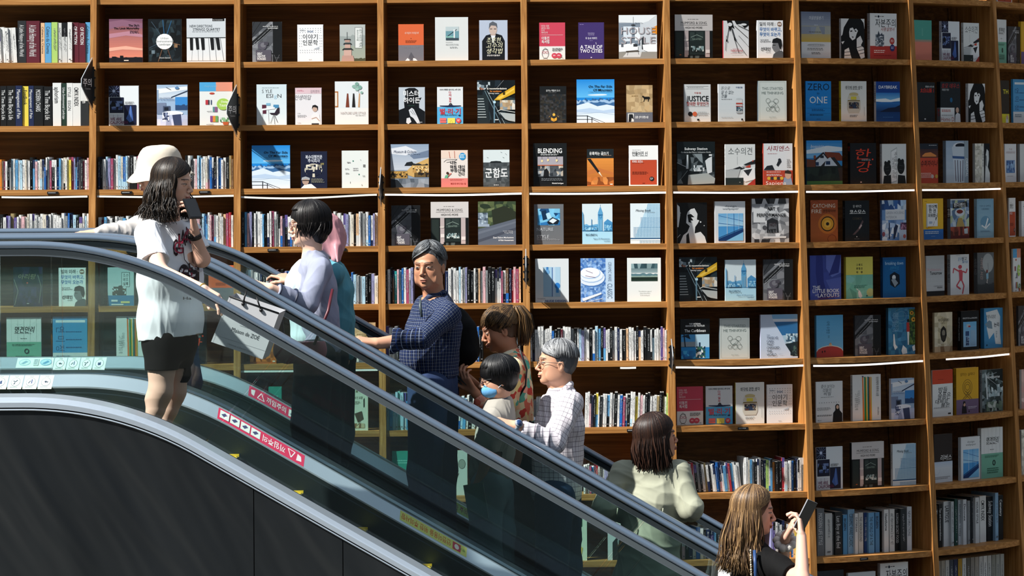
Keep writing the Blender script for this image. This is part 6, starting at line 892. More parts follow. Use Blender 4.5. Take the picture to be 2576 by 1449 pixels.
# ------------------------------------------------------------------ head, hand and hair builders
class Head:
    """f forward, l to the person's left, u up; s scale (1 = 0.225 m chin to crown)"""
    def __init__(s, c, yaw, pitch=0, roll=0, scale=1.0):
        # yaw: degrees counter-clockwise from +X seen from above
        a = math.radians(yaw); f = Vector((math.cos(a), math.sin(a), 0)); l = Vector((-f.y, f.x, 0)); u = Vector((0, 0, 1))
        Rm = Matrix.Rotation(math.radians(pitch), 3, l) @ Matrix.Rotation(math.radians(roll), 3, f)      # pitch > 0: nods down
        f, l, u = Rm @ f, Rm @ l, Rm @ u; s.c = np.array(c, float); s.R = np.array([f, l, u]).T; s.s = scale
    def w(s, f, l, u): return s.c + s.R @ (np.array((f, l, u)) * s.s)
    def loc(s, V): return ((V - s.c) @ s.R) / s.s
    def skin(s, male=False, fat=0.0, neck=None, neckr=.05, age=0, mask=False):
        q = SDF(); S = s.s; R = s.R
        def E(f, l, u, r, k=.02, sub=False): q.ell(s.w(f, l, u), np.array(r) * S, R, k * S, sub)
        E(-.012, 0, .03, (.094, .075, .083)); E(.022, 0, -.025, (.060, .060 + fat, .088), .03)
        j = .047 if male else .040
        E(.030, 0, -.076, (.042, j + fat, .032), .03); E(.066, 0, -.094, (.017, .020, .016), .02)
        for g in (1, -1):
            E(.045, .040 * g, -.030, (.026, .022 + fat * .6, .026), .022); E(.012, .050 * g, -.066, (.030, .014 + fat, .028), .03)
            E(.080, .021 * g, .018, (.010, .024, .009 if male else .007), .014)
            E(.0905, .032 * g, -.003, (.013, .015, .010), .014, True); E(.0730, .031 * g, -.003, (.0130, .0155, .0105), .005)
            q.ell(s.w(-.010, .074 * g, -.014), np.array((.016, .006, .030)) * S, R, .006 * S); q.ell(s.w(-.004, .079 * g, -.014), np.array((.007, .004, .014)) * S, R, .004 * S, True)
            E(.0915, (.0125 + .001 * male) * g, -.0405, (.008, .0072, .0065), .006)
        q.cone(s.w(.082, 0, .006), s.w(.1045, 0, -.034), .0065 * S, .0088 * S, .012 * S); E(.099, 0, -.0425, (.006, .006, .003), .005)
        E(.083, 0, -.060, (.011, .020, .012), .012)
        E(.0915, 0, -.0655, (.0075 - .002 * male, .0205, .0048 - .001 * male), .005); E(.0890, 0, -.0755, (.0078 - .002 * male, .0175, .0056 - .0012 * male), .005); E(.1000, 0, -.0703, (.004, .020, .0013), .003, True)
        if neck is None: neck = s.w(-.035, 0, -.20)
        q.cone(s.w(-.022, 0, -.070), neck, neckr * S, neckr * 1.08, .03)
        if age:
            for g in (1, -1):
                q.cone(s.w(.098, .018 * g, -.044), s.w(.088, .033 * g, -.070), .0022 * S, .0016 * S, .006 * S, sub=True); q.cone(s.w(.088, .020 * g, -.019), s.w(.078, .044 * g, -.020), .0018 * S, .0012 * S, .005 * S, sub=True)
                q.cone(s.w(.0915, .004 * g, .018), s.w(.0925, .005 * g, .034), .0014 * S, .0010 * S, .004 * S, sub=True); q.ell(s.w(.040, .055 * g, -.070), np.array((.018, .006, .018)) * S, R, .02)
            for uu in (.040, .050): q.cone(s.w(.086, -.03, uu), s.w(.086, .03, uu), .0014 * S, .0014 * S, .004 * S, sub=True)
        if male: q.ell(s.w(.028, 0, -.125), np.array((.012, .010, .014)) * S, R, .02)
        return q
    def colour(s, V, tone, lip, brow, brows=True, blush=.12):
        L = s.loc(V); f, l, u = L.T; col = np.tile(np.array(hx(tone)), (len(V), 1)).astype(float)
        def mixc(m, c, a=1.0): col[:] = col * (1 - (m * a)[:, None]) + np.array(hx(c)) * (m * a)[:, None]
        al = np.abs(l)
        if blush: mixc(np.exp(-(((f - .06) / .03) ** 2 + ((al - .042) / .02) ** 2 + ((u + .03) / .022) ** 2)), 'c07058', blush * 2)
        mixc(((f > .082) & (np.abs(u + .0705) < .0092 * np.sqrt(np.clip(1 - (l / .0225) ** 2, 0, 1)) + .0005) & (al < .022)).astype(float), lip, .62)
        mixc(((f > .082) & (np.abs(u + .0703) < .0013) & (al < .021)).astype(float), '4a1f1c', .8)
        mixc(((f > .086) & (np.abs(u + .0455) < .003) & (np.abs(al - .008) < .0038)).astype(float), '3a1c14', .8)
        if brows:
            bc = .0225 - ((al - .030) / .022) ** 2 * .004; mixc(((f > .05) & (np.abs(u - bc) < .0036) & (al > .012) & (al < .050)).astype(float), brow, .8)
        e = ((f > .055) & (((al - .0315) / .0150) ** 2 + ((u + .0035) / .0040) ** 2 < 1)); mixc(e.astype(float), 'b4a89e', .8)
        iris = ((f > .055) & (((al - .031) / .0062) ** 2 + ((u + .0035) / .0045) ** 2 < 1)); mixc(iris.astype(float), '17100e', .95)
        lid = ((f > .05) & (np.abs(u - (.0020 - ((al - .031) / .0165) ** 2 * .0040)) < .0017) & (al > .014) & (al < .050)); mixc(lid.astype(float), '1c1210', .9)
        return col
def hand(q, wr, d, n, side, curl=(.25, .35, .25), spread=.1, S=1.0, thumb=(.75, .65, -.25), k=.006):
    """d: wrist to knuckles, n: back of the hand, side: +1 when the thumb lies along d x n"""
    wr = np.array(wr, float); d = nrm(d); n = nrm(n - d * (np.array(n) @ d)); t = np.cross(d, n) * side
    offs = (.027, .009, -.009, -.026); kl = (.088, .092, .087, .078); fl = ((.041, .025, .020), (.045, .028, .021), (.041, .026, .020), (.032, .020, .018)); rr = (.0088, .0092, .0086, .0076)
    for i in range(4):
        kn = wr + (d * kl[i] + t * offs[i]) * S; q.cone(wr + (d * .012 + t * offs[i] * .62) * S, kn, .0125 * S, .0105 * S, .012 * S)
        a = 0; p = kn; base = nrm(d + t * offs[i] * spread * 12)
        for j in range(3):
            a += curl[j] * (1 + .12 * i); di = base * math.cos(a) - n * math.sin(a); p2 = p + di * fl[i][j] * S; q.cone(p, p2, rr[i] * (1 - .09 * j) * S, rr[i] * (1 - .09 * (j + 1)) * S, k * .6 * S); p = p2
    td = nrm(d * thumb[0] + t * thumb[1] + n * thumb[2]); p = wr + (d * .022 + t * .018) * S; q.cone(p - td * .01, p + td * .038 * S, .0145 * S, .0115 * S, .014 * S)
    p = p + td * .038 * S; td2 = nrm(td + d * .35 - n * .1); q.cone(p, p + td2 * .030 * S, .0108 * S, .0098 * S, k * S); p = p + td2 * .030 * S; td3 = nrm(td2 + d * .25 - n * .15); q.cone(p, p + td3 * .024 * S, .0098 * S, .008 * S, k * S)
    return q
def locks(mb, hd, n, rad, th0, length, base, seed, wave=0.0, col='1c1512', col2='4a382c', face=58, r0=.0065, drop=0.0, inward=0.0, part=None, phi0=None, back=0.0, thmax=96, jit=.006):
    """hair locks from the parting over the skull, then hanging; phi 0 = front, measured towards the left"""
    rg = random.Random(seed); A, B = hx(col), hx(col2); n = int(n * 2.2); r0 *= .62
    for i in range(n):
        ph = math.radians(rg.uniform(*(phi0 or (-180, 180)))); ap = abs(math.degrees(math.atan2(math.sin(ph), math.cos(ph))))
        st = rg.uniform(*th0); pts = []; rs = []; end = thmax if ap > face else 40 + ap * .55
        if ap < face and part is None: end = thmax * .72 if length <= .05 else 62
        k0 = rg.random(); ex = rg.uniform(.55, 2.6); k = rg.uniform(.985, 1.035); steps = 8
        if part is not None: end = thmax; st = rg.uniform(*th0)
        for j in range(steps + 1):
            if length <= .03 and j == 0: end *= rg.uniform(.70, 1.0)
            th = math.radians(st + (end - st) * j / steps); fr, lr, ur = rad; pj = ph
            if part is not None and ap < face + 6:
                pr = math.radians(part); tgt = math.radians(face + 8 + 14 * k0) * (1 if ph > pr else -1); pj = ph + (tgt - ph) * ((j / steps) ** ex)
            pts.append(hd.w(-.012 + fr * k * math.sin(th) * math.cos(pj), lr * k * math.sin(th) * math.sin(pj), .030 + ur * k * math.cos(th)))
            rs.append(r0 * (.55 + .45 * min(1, j / 3)) * (1 if length > .03 or j < 6 else (.75 if j == 6 else .5 if j == 7 else .12)))
        L = length * rg.uniform(.82, 1.08) if length > .03 else 0
        if (ap >= face - 4 or part is not None) and L > 0:
            p = pts[-1]; out = nrm((p - hd.c) * np.array((1, 1, 0))); dn = V3(0, 0, -1.0); m = 9; w0 = rg.uniform(0, 1.2); ww = rg.uniform(.8, 1.2); jx = np.array([rg.gauss(0, 1), rg.gauss(0, 1), 0]) * jit
            bk = hd.R[:, 0] * -1
            for j in range(1, m + 1):
                t = j / m; q = p + dn * L * t + out * (drop * t - inward * t * t) + bk * back * t + jx * t * 3
                q = q + out * math.sin(t * 9 * ww + w0 + ph) * wave * t + np.cross(out, dn) * math.cos(t * 8 * ww + w0 + ph * 2) * wave * t
                pts.append(q); rs.append(r0 * (1.05 - .70 * t ** 3))
        t = rg.random() ** 1.6 * .8; c = tuple(A[z] * (1 - t) + B[z] * t for z in range(3))
        mb.tube(pts, [x * hd.s for x in rs], 4, c)
def cap(q, hd, rad, k=.02, off=0.0):
    q.ell(hd.w(-.012 + off, 0, .030), np.array(rad) * hd.s, hd.R, k); return q
class Fig:
    def __init__(s, name, org, label, group=None): s.org = np.array(org, float); s.root = thing(name, org, label, 'person', group); s.skinparts = []
    def skin(s, q, h, tone, hd=None, **kw):
        V, Q, _ = q.mesh(h); col = hd.colour(V, tone, **kw) if hd is not None else np.array(hx(tone)); s.skinparts.append((V, Q, col, None, 0)); return V
    def body(s): return meshobj('body', s.skinparts, [M['skin']], s.root, s.org)
    def cloth(s, name, q, m, h=.006, wr=.0, seed=1, wfreq=26, wdir=(1, 1, .45), label=None):
        V, Q, pid = q.mesh(h, wr, seed, wfreq, wdir); o = meshobj(name, [(V, Q, None, q.uvs(V, pid), 0)], [m], s.root, s.org)
        if label: o['label'] = label
        return o, V, Q
    def part(s, name, mb, m, label=None):
        o = mb.build(name, m, s.root, org=s.org)
        if label: o['label'] = label
        return o
def bvh(V, Q):
    from mathutils.bvhtree import BVHTree
    return BVHTree.FromPolygons([tuple(v) for v in V], [tuple(q) for q in Q])
def stepz(X): return railz(X) - .85
def legs(q, hips, knees, ankles, rh=.085, rk=.056, ra=.042, k=.03):
    for h, kn, an in zip(hips, knees, ankles): q.cone(h, kn, rh, rk, k); q.cone(kn, an, rk * .98, ra, k)
def foot(mb, an, f, col, S=1.0, mi=0):
    f = Vector(f).normalized(); a = Vector(an); R = Matrix([f, Vector((-f.y, f.x, 0)), Vector((0, 0, 1))]).transposed()
    mb.ball(a + f * .05 * S + Vector((0, 0, -.052)), (.125 * S, .045 * S, .035 * S), 14, col, mi, R); mb.ball(a + Vector((0, 0, -.03)), (.06 * S, .042 * S, .045 * S), 12, col, mi, R)
def torso(q, pel, chest, left, up_sh, rp, rc, wp, wc, k=.05, sh=None, rsh=.05, waist=None):
    """pelvis to chest as stretched cones, then the shoulder line"""
    pel, chest = np.array(pel), np.array(chest); mid = (pel + chest) / 2; wa = waist or (rp + rc) / 2 * .93
    q.cone(pel, mid, rp, wa, k, (left, wp)); q.cone(mid, chest, wa, rc, k, (left, (wp + wc) / 2)); q.cone(chest, chest + (np.array(up_sh) - chest) * .55, rc, rc * .82, k, (left, wc))
    if sh is not None: q.cone(sh[0], up_sh, rsh, rsh * 1.25, k); q.cone(sh[1], up_sh, rsh, rsh * 1.25, k)
    return q
# ------------------------------------------------------------------ people
def frame(yaw):
    a = math.radians(yaw); f = V3(math.cos(a), math.sin(a), 0); return f, V3(-f[1], f[0], 0)
def setstep(p):
    p = np.array(p, float); p[2] = stepz(p[0]) + .075; return p
def shoes(fg, an, f, col):
    for a in an: mb = MB(); foot(mb, a, f, hx(col)); fg.part('shoe', mb, M['attr'])
def arm(fg, sh, el, wr, tip, n, side, tone, curl, thumb=(.75, .65, -.25), S=1.0, r=(.044, .036, .025), h=.0025, spread=.1, k=.006):
    q = SDF(); q.cone(sh, el, r[0], r[1], .02); q.cone(el, wr, r[1], r[2], .02); d = nrm(np.array(tip) - wr); hand(q, wr, d, nrm(V3(*n)), side, curl, spread, S, thumb, k); fg.skin(q, h, tone); return d
def glasses(fg, hd, col='222', r=.019, rx=.022, rim=.0014):
    mb = MB()
    for g in (1, -1):
        pts = [hd.w(.1005 - .30 * (abs(.0325 * g + rx * math.cos(a)) - .01) ** 2 * 9, .0325 * g + rx * math.cos(a), -.004 + r * math.sin(a)) for a in [2 * math.pi * i / 20 for i in range(21)]]; mb.tube(pts, rim, 6, hx(col))
        mb.tube([hd.w(.094, .055 * g, .002), hd.w(.04, .078 * g, .002), hd.w(-.012, .079 * g, .0), hd.w(-.022, .078 * g, -.016)], rim, 6, hx(col))
    mb.tube([hd.w(.1005, -.011, 0), hd.w(.103, 0, .002), hd.w(.1005, .011, 0)], rim, 6, hx(col)); fg.part('glasses', mb, M['attr'])
def haircap(fg, hd, rad, face, col, back=None, h=.003, wr=.002, seed=5, fr=60):
    q = SDF(); cap(q, hd, rad)
    if back: q.ell(hd.w(*back[0]), np.array(back[1]) * hd.s, hd.R, .03)
    q.ell(hd.w(*face[0]), np.array(face[1]) * hd.s, hd.R, .012, True)
    V, Q, _ = q.mesh(h, wr, seed, fr, (1, 1, .1)); return meshobj('hair', [(V, Q, np.array(hx(col)), None, 0)], [M['hair']], fg.root, fg.org)
# --- woman in white T-shirt on the near escalator
def woman_tshirt():
    Y = 15.88; f, l = frame(-42); fg = Fig('person', PW(425, 1160, Y), 'woman in oversized white printed T-shirt and black shorts, phone at her ear')
    hd = Head(PW(436, 459, Y), -16, 5, 0, .93); neck = PW(427, 560, Y)
    fg.skin(hd.skin(neck=neck, neckr=.047), .0021, 'dcb29c', hd, lip='a8484a', brow='2a1c18')
    shR = PW(373, 588, 15.76); shL = PW(478, 588, 16.0); elR = PW(404, 684, 15.50); wrR = PW(512, 728, 15.26)
    elL = PW(508, 652, 15.86); wrL = PW(488, 582, 15.80)
    q = SDF(); q.cone(shR, elR, .043, .035, .02); q.cone(elR, wrR, .036, .023, .02)
    dR = nrm(PW(556, 757, 15.20) - wrR); hand(q, wrR, dR, nrm(V3(0.30, -.45, .85)), 1, (.30, .55, .45), .1, .95, (.8, .35, -.5)); fg.skin(q, .0025, 'e2bda8')
    q = SDF(); q.cone(shL, elL, .040, .036, .02); q.cone(elL, wrL, .038, .024, .02)
    hand(q, wrL, nrm(PW(484, 524, 15.78) - wrL), nrm(V3(.95, -.1, .1)), 1, (.35, .6, .5), .1, .95, (.8, .5, -.3)); fg.skin(q, .0025, 'd3a690')
    pel = PW(428, 835, Y); aR = setstep(PW(384, 1180, 15.80)); aL = setstep(PW(416, 1180, 15.94))
    hips = (PW(410, 850, 15.82), PW(446, 850, 15.96)); kn = (PW(404, 985, 15.80), PW(438, 985, 15.95))
    q = SDF(); torso(q, pel, PW(426, 640, Y), l, neck, .10, .10, 1.35, 1.3, waist=.085)
    legs(q, hips, kn, (aR, aL), .088, .053, .036)
    for k_, a_ in zip(kn, (aR, aL)): m = k_ + (a_ - k_) * .32 - f * .014; q.cone(m, k_ + (a_ - k_) * .6, .052, .036, .03)
    fg.skin(q, .004, 'e0b8a4'); fg.body()
    shoes(fg, (aR - V3(0, 0, .02), aL - V3(0, 0, .02)), f, '2a2a2e')
    # T-shirt
    q = SDF(); hem = PW(428, 800, Y); q.cone(hem, PW(428, 700, Y), .125, .118, .05, (l, 1.36)); q.cone(PW(428, 700, Y), PW(426, 625, Y), .118, .108, .05, (l, 1.40)); q.cone(PW(426, 625, Y), PW(428, 592, Y), .105, .075, .04, (l, 1.5))
    q.cone(shR, neck + V3(0, 0, -.035), .060, .058, .03); q.cone(shL, neck + V3(0, 0, -.035), .058, .056, .03)
    q.cone(shR, PW(389, 668, 15.60), .064, .078, .03); q.cone(shL, PW(500, 640, 15.90), .058, .066, .03); q.cone(PW(428, 842, Y), hem, .128, .126, .03, (l, 1.34))
    q.cut(PW(396, 652, 15.60), nrm(elR - shR) * 1.0 + V3(.2, 0, -.5), .13); q.cut(PW(503, 628, 15.90), V3(.4, 0, -1), .10); q.cut(PW(428, 849, Y), V3(.10, 0, -1), .32)
    q.cut(neck + V3(0, 0, .012), V3(-.1, -.1, 1), .09)
    M['tee'] = clothmat('white_cotton', 'e9ecf2', bump=.35, scale=10)
    o, V, Q = fg.cloth('t_shirt', q, M['tee'], .0045, .0034, 3, 17, (1, 1, .35))
    bv = bvh(V, Q); vd = nrm(V3(.16, 1, -.06)); mb = MB()
    def fn(u, v, h):
        p = PW(432 + 62 * u, 558 + 190 * v, 15.0); d = Vector(nrm(p - np.array(CAMP))); r = bv.ray_cast(Vector(p), d)
        return (r[0] - d * (.003 + h * 4)) if r[0] is not None else Vector(PW(432 + 62 * u, 558 + 190 * v, 15.72))
    lay(mb, 't 5 33 23 2c1018 b w20|G;t 26 25 22 2c1018 b w8|I;t 34 20 22 2c1018 b w24|A;t 58 16 22 2c1018 b w22|N;t 81 16 21 2c1018 b w20|T;t 102 20 20 2c1018 b w14|S;t 8 33 18 9c2c44 w13|G;t 28 25 18 9c2c44 w3|I;t 37 20 18 9c2c44 w18|A;t 61 16 18 9c2c44 w15|N;t 84 16 17 9c2c44 w14|T;l 2a2024 1 44 30 52 50 82 62;l 2a2024 1 92 40 80 52 60 62;e 50 71 24 15 2a2024;n 34 62 66 82 2a2024,4a2028,c8c8cc,1a1418 6 3;n 70 54 112 86 2a2024,7a2434,c8c8cc,1a1418,2a2024 6 4;n 76 84 106 90 6a2030,2a2024 3 3;t 46 101 4 3a3a40 b w34|Ha', .36, fn, .0002)
    fg.part('shirt_print', mb, M['print'], 'dark red and black arched lettering and figures')
    # shorts
    q = SDF(); q.cone(PW(428, 860, Y), PW(428, 835, Y), .112, .10, .04, (l, 1.3))
    for h_, k_ in zip(hips, kn): q.cone(h_, h_ + (k_ - h_) * .62, .092, .079, .03)
    q.cut(PW(408, 930, 15.82), V3(0, 0, -1), .125); q.cut(PW(452, 916, 15.98), V3(0, 0, -1), .075)
    M['blackcloth'] = clothmat('black_cotton', '060607'); fg.cloth('shorts', q, M['blackcloth'], .005)
    # hair
    q = SDF(); cap(q, hd, (.102, .088, .094)); q.ell(hd.w(-.03, 0, -.03), (.075, .080, .09), hd.R, .03); q.ell(hd.w(.095, 0, -.022), (.080, .085, .092), hd.R, .012, True)
    V, Q, _ = q.mesh(.003, .002, 5, 60, (1, 1, .1)); meshobj('hair', [(V, Q, np.array(hx('1a1411')), None, 0)], [M['hair']], fg.root, fg.org)
    mb = MB(); locks(mb, hd, 620, (.105, .090, .098), (2, 30), .185, None, 2, .014, '0f0c0b', '3a2c20', 60, .0058, .022, -.004, part=25)
    locks(mb, hd, 90, (.105, .091, .096), (2, 20), .20, None, 5, .018, '120e0c', '4a3826', 62, .0046, .03, 0, None, (-150, -60)); fg.part('hair_locks', mb, M['hair'])
    # accessories
    mb = MB(); a = Vector(wrL) + (Vector(elL) - Vector(wrL)) * .10; t = (Vector(elL) - Vector(wrL)).normalized(); mb.tube([a, a + t * .022], [.029, .030], 14, hx('1c1414')); mb.tube([a + t * .011 + Vector((-.02, -.026, 0)), a + t * .011 + Vector((-.022, -.034, 0))], .014, 12, hx('0c0c0c')); fg.part('wristwatch', mb, M['attr'], 'brown strapped watch')
    mb = MB(); a = Vector(wrR) - Vector(dR) * .012; mb.tube([a, a + Vector(dR) * .003], .0262, 14, hx('c9a24a')); fg.part('bracelet', mb, M['attr'])
    ph = Vector(PW(484, 525, 15.72)); ax = (Vector(PW(495, 553, 15.70)) - Vector(PW(475, 499, 15.76))).normalized(); nn_ = Vector((.55, -.75, .2)); nn_ = (nn_ - ax * nn_.dot(ax)).normalized(); R = Matrix([ax.cross(nn_), nn_, ax]).transposed()
    mb = MB(); mb.cbox(ph, .066, .010, .112, hx('0b0c0e'), 0, R); mb.cbox(ph + nn_ * .006, .058, .0012, .102, hx('121418'), 0, R)
    o = mb.build('mobile_phone', M['attr'], org=ph); tag(o, 'black phone held to the ear of the white T-shirt woman', 'phone')
woman_tshirt()
# --- person in a bucket hat behind her, on the far escalator
def person_hat():
    Y = 17.3; f, l = frame(186); fg = Fig('person', PW(425, 1150, Y), 'person in cream bucket hat and beige shirt, arm stretched along the far handrail')
    hd = Head(PW(398, 438, Y), 188, 4, 0, 1.0); neck = PW(412, 515, Y); fg.skin(hd.skin(neck=neck, neckr=.045), .0022, 'd9a890', hd, lip='a04a48', brow='3a2a20')
    sh = PW(392, 548, 17.12); el = PW(318, 585, 17.0); wr = PW(246, 586, 16.90)
    arm(fg, sh, el, wr, PW(190, 590, 16.87), (0, -.25, 1), 1, 'd9a890', (.15, .45, .4), (.9, .5, -.1), .95)
    q = SDF(); pel = PW(435, 790, Y); torso(q, pel, PW(425, 610, Y), l, neck, .09, .09, 1.4, 1.4); an = (setstep(PW(440, 1150, 17.2)), setstep(PW(462, 1150, 17.42))); kn = (PW(440, 960, 17.2), PW(465, 960, 17.42)); legs(q, (PW(430, 810, 17.2), PW(445, 810, 17.4)), kn, an); fg.skin(q, .006, 'd9a890'); fg.body()
    shoes(fg, an, f, '333')
    M['beige'] = clothmat('beige_linen', 'cfc9c4', bump=.35); M['navyt'] = clothmat('navy_trousers', '23426e')
    q = SDF(); torso(q, PW(432, 780, Y), PW(425, 610, Y), l, neck + V3(0, 0, -.03), .115, .115, 1.4, 1.4, sh=(sh, PW(455, 548, 17.5)), rsh=.065)
    q.cone(sh, el, .066, .058, .03); q.cone(el, PW(262, 585, 16.92), .058, .047, .03); q.cone(PW(262, 585, 16.92), PW(250, 586, 16.9), .046, .036, .008); fg.cloth('shirt', q, M['beige'], .0055, .006, 8, 22)
    q = SDF(); q.cone(PW(435, 800, Y), PW(435, 820, Y), .105, .105, .04, (l, 1.35)); legs(q, (PW(430, 830, 17.2), PW(447, 830, 17.4)), kn, an, .10, .09, .085); fg.cloth('trousers', q, M['navyt'], .007, .004, 3, 16)
    haircap(fg, hd, (.10, .084, .09), ((.09, 0, -.03), (.08, .09, .085)), '2a211c', ((-.05, 0, -.06), (.055, .06, .08)))
    # bucket hat: crown and drooping brim turned about the head axis
    prof = [(.0, .134), (.03, .1335), (.055, .130), (.075, .122), (.089, .108), (.098, .088), (.103, .062), (.106, .036), (.110, .020), (.120, .010), (.140, -.006), (.160, -.026), (.163, -.030), (.158, -.029), (.138, -.012), (.112, .004), (.100, .012)]
    mb = MB(); n = 40; vs = []; rg = random.Random(3)
    for i, (r, z) in enumerate(prof):
        for k in range(n):
            a = 2 * math.pi * k / n; wv = (.006 * math.sin(3 * a + 1) + .004 * math.sin(7 * a)) * min(1, r / .12) ; dz = wv * (1 if z < .03 else .4)
            vs.append(hd.w(-.012 + r * 1.10 * math.cos(a) + .004 * math.sin(5 * a + z * 40), r * .97 * math.sin(a), z * 1.06 + .008 + dz + (-.012 * math.cos(a) * (r > .11))))
    fs = [(i * n + k, i * n + (k + 1) % n, (i + 1) * n + (k + 1) % n, (i + 1) * n + k) for i in range(len(prof) - 1) for k in range(n)] + [tuple(range(n))]
    mb.add(vs, fs, hx('d8cdbc'), 0, True)
    M['hat'] = mat('hat_cotton', attr=True, rough=.9, spec=.15, bump=(30, .3, (1, 1, 1), .004)); fg.part('bucket_hat', mb, M['hat'])
person_hat()
# --- woman with short black hair and glasses, grey-lilac cardigan
def woman_bob():
    Y = 17.35; f, l = frame(187); fg = Fig('person', PW(800, 1250, Y), 'woman with short black hair, glasses and grey cardigan, maroon bag at her side')
    hd = Head(PW(777, 563, Y), 190, 3, 0, .98); neck = PW(783, 650, Y)
    fg.skin(hd.skin(neck=neck, neckr=.048), .0021, 'e2b9a2', hd, lip='b4605a', brow='2a201c')
    sh = PW(806, 680, 17.12); el = PW(772, 768, 16.98); wr = PW(682, 726, 16.88); shF = PW(800, 678, 17.55)
    arm(fg, sh, el, wr, PW(612, 706, 16.87), (-.25, -.35, 1), 1, 'e2b9a2', (.32, .6, .5), (.8, .5, -.4), 1.0)
    pel = PW(800, 880, Y); an = (setstep(PW(785, 1245, 17.22)), setstep(PW(818, 1245, 17.5))); kn = (PW(778, 1070, 17.22), PW(815, 1070, 17.5)); hp = (PW(792, 900, 17.24), PW(806, 900, 17.46))
    q = SDF(); torso(q, pel, PW(785, 720, Y), l, neck, .095, .09, 1.4, 1.35); legs(q, hp, kn, an); fg.skin(q, .006, 'e2b9a2'); fg.body(); shoes(fg, an, f, '1a1a1c')
    q = SDF(); torso(q, PW(786, 840, Y), PW(776, 715, Y), l, neck + V3(0, 0, -.05), .118, .115, 1.2, 1.2); q.cut(PW(780, 862, Y), V3(0, 0, -1), .3)
    M['paleblue'] = clothmat('pale_blouse', 'c9dbe2', bump=.3); fg.cloth('blouse', q, M['paleblue'], .006, .004, 2, 24)
    q = SDF(); torso(q, PW(802, 862, Y), PW(788, 722, Y), l, neck + V3(.01, 0, -.035), .122, .118, 1.32, 1.32, sh=(sh, shF), rsh=.062)
    q.cone(sh, el, .066, .056, .03); q.cone(el, PW(700, 735, 16.90), .056, .043, .02); q.cut(PW(696, 732, 16.89), PW(682, 726, 16.88) - el, .07); q.cut(PW(800, 874, Y), V3(-.25, 0, -1), .4)
    q.ell(PW(742, 660, Y), (.05, .08, .05), None, .03, True)
    M['lilac'] = clothmat('grey_lilac_knit', '969bb0', bump=.3); fg.cloth('cardigan', q, M['lilac'], .005, .0055, 12, 18)
    mb = MB()
    for t_ in (0.0, .42):
        c_ = wr + (el - wr) * (.16 + t_); ax = Vector(nrm(el - wr)); mb.tube([Vector(c_), Vector(c_) + ax * .005], .047 + t_ * .02, 16, hx('16203a'))
    fg.part('cuff_stripe', mb, M['attr'], 'dark piping round the sleeve')
    q = SDF(); q.cone(PW(800, 880, Y), PW(802, 905, Y), .108, .112, .04, (l, 1.3)); legs(q, hp, kn, an, .110, .098, .088); q.cut(an[0] + V3(0, 0, -.06), V3(0, 0, -1), .14); q.cut(an[1] + V3(0, 0, -.06), V3(0, 0, -1), .14)
    M['darkt'] = clothmat('dark_trousers', '151b24'); fg.cloth('trousers', q, M['darkt'], .006, .004, 4, 14)
    haircap(fg, hd, (.108, .090, .098), ((.095, 0, -.045), (.066, .085, .078)), '0e0c0d', ((-.035, 0, -.045), (.068, .076, .075)), .0026, .0018, 7)
    mb = MB(); locks(mb, hd, 520, (.108, .091, .098), (1, 30), .086, None, 8, .003, '0b0a0b', '2c2624', 46, .0056, -.006, .052, None, None, 0, 100); fg.part('hair_locks', mb, M['hair']); glasses(fg, hd, '6a2a34', .017, .021)
    # maroon shoulder bag and strap
    o = Vector(PW(752, 892, 17.05)); q = SDF(); q.cone(PW(722, 880, 17.05), PW(786, 880, 17.05), .075, .075, .02, (V3(0, 0, 1), 1.0)); q.cone(PW(722, 866, 17.05), PW(788, 864, 17.05), .050, .050, .03); q.cut(PW(750, 858, 17.05), V3(0, 0, 1), .25)
    V, Q, pid = q.mesh(.005, .003, 3, 16); V = V.copy(); V[:, 1] = 17.05 + (V[:, 1] - 17.05) * .6
    M['leather'] = mat('maroon_leather', hx('b4606e'), rough=.42, spec=.5, bump=(60, .15, (1, 1, 1), .002)); b = meshobj('handbag', [(V, Q, None, None, 0)], [M['leather']], None, np.array(o)); tag(b, 'maroon leather handbag hanging at the side of the short-haired woman', 'bag')
    mb = MB(); a0, a1 = Vector(PW(790, 868, 17.02)), Vector(PW(834, 742, 17.12)); vs = [a0, a0.lerp(a1, .3) + Vector((.012, -.10, 0)), a0.lerp(a1, .7) + Vector((.02, -.12, 0)), a1 + Vector((.01, -.06, .03))]; mb.tube(vs, .008, 6, hx('5a1c28')); mb.tube([Vector(PW(716, 868, 17.0)), Vector(PW(709, 800, 17.0)), Vector(PW(722, 760, 17.05))], .006, 6, hx('5a1c28'))
    mb.ball(Vector(PW(802, 852, 17.0)), .010, 10, hx('c9c4bc')); s_ = mb.build('strap', M['attr'], b, org=o); s_['label'] = 'thin dark red straps'
    # white carrier bag hanging by the near escalator
    O = PW(610, 745, 15.5); c0_, c1_, c2_, c3_ = PW(577, 745, 15.70), PW(702, 788, 15.70), PW(660, 904, 15.70), PW(531, 860, 15.70); dv = V3(.02, .11, .01)
    vs = [c0_, c1_, c2_, c3_]; vb = [p + dv for p in vs]; mb = MB(); ctr = (c0_ + c1_ + c2_ + c3_) / 4
    mb.add(vs + vb, [(0, 3, 2, 1), (4, 5, 6, 7), (1, 2, 6, 5), (2, 3, 7, 6), (3, 0, 4, 7)], hx('c3c5c9'))
    b = mb.build('carrier_bag', M['attr'], org=ctr); tag(b, 'large white paper carrier bag with shop lettering behind the near handrail', 'bag')
    def bf(u, v, h): p = (c0_ * (1 - u) + c1_ * u) * (1 - v) + (c3_ * (1 - u) + c2_ * u) * v; return Vector(p - nrm(dv) * (.0006 + h))
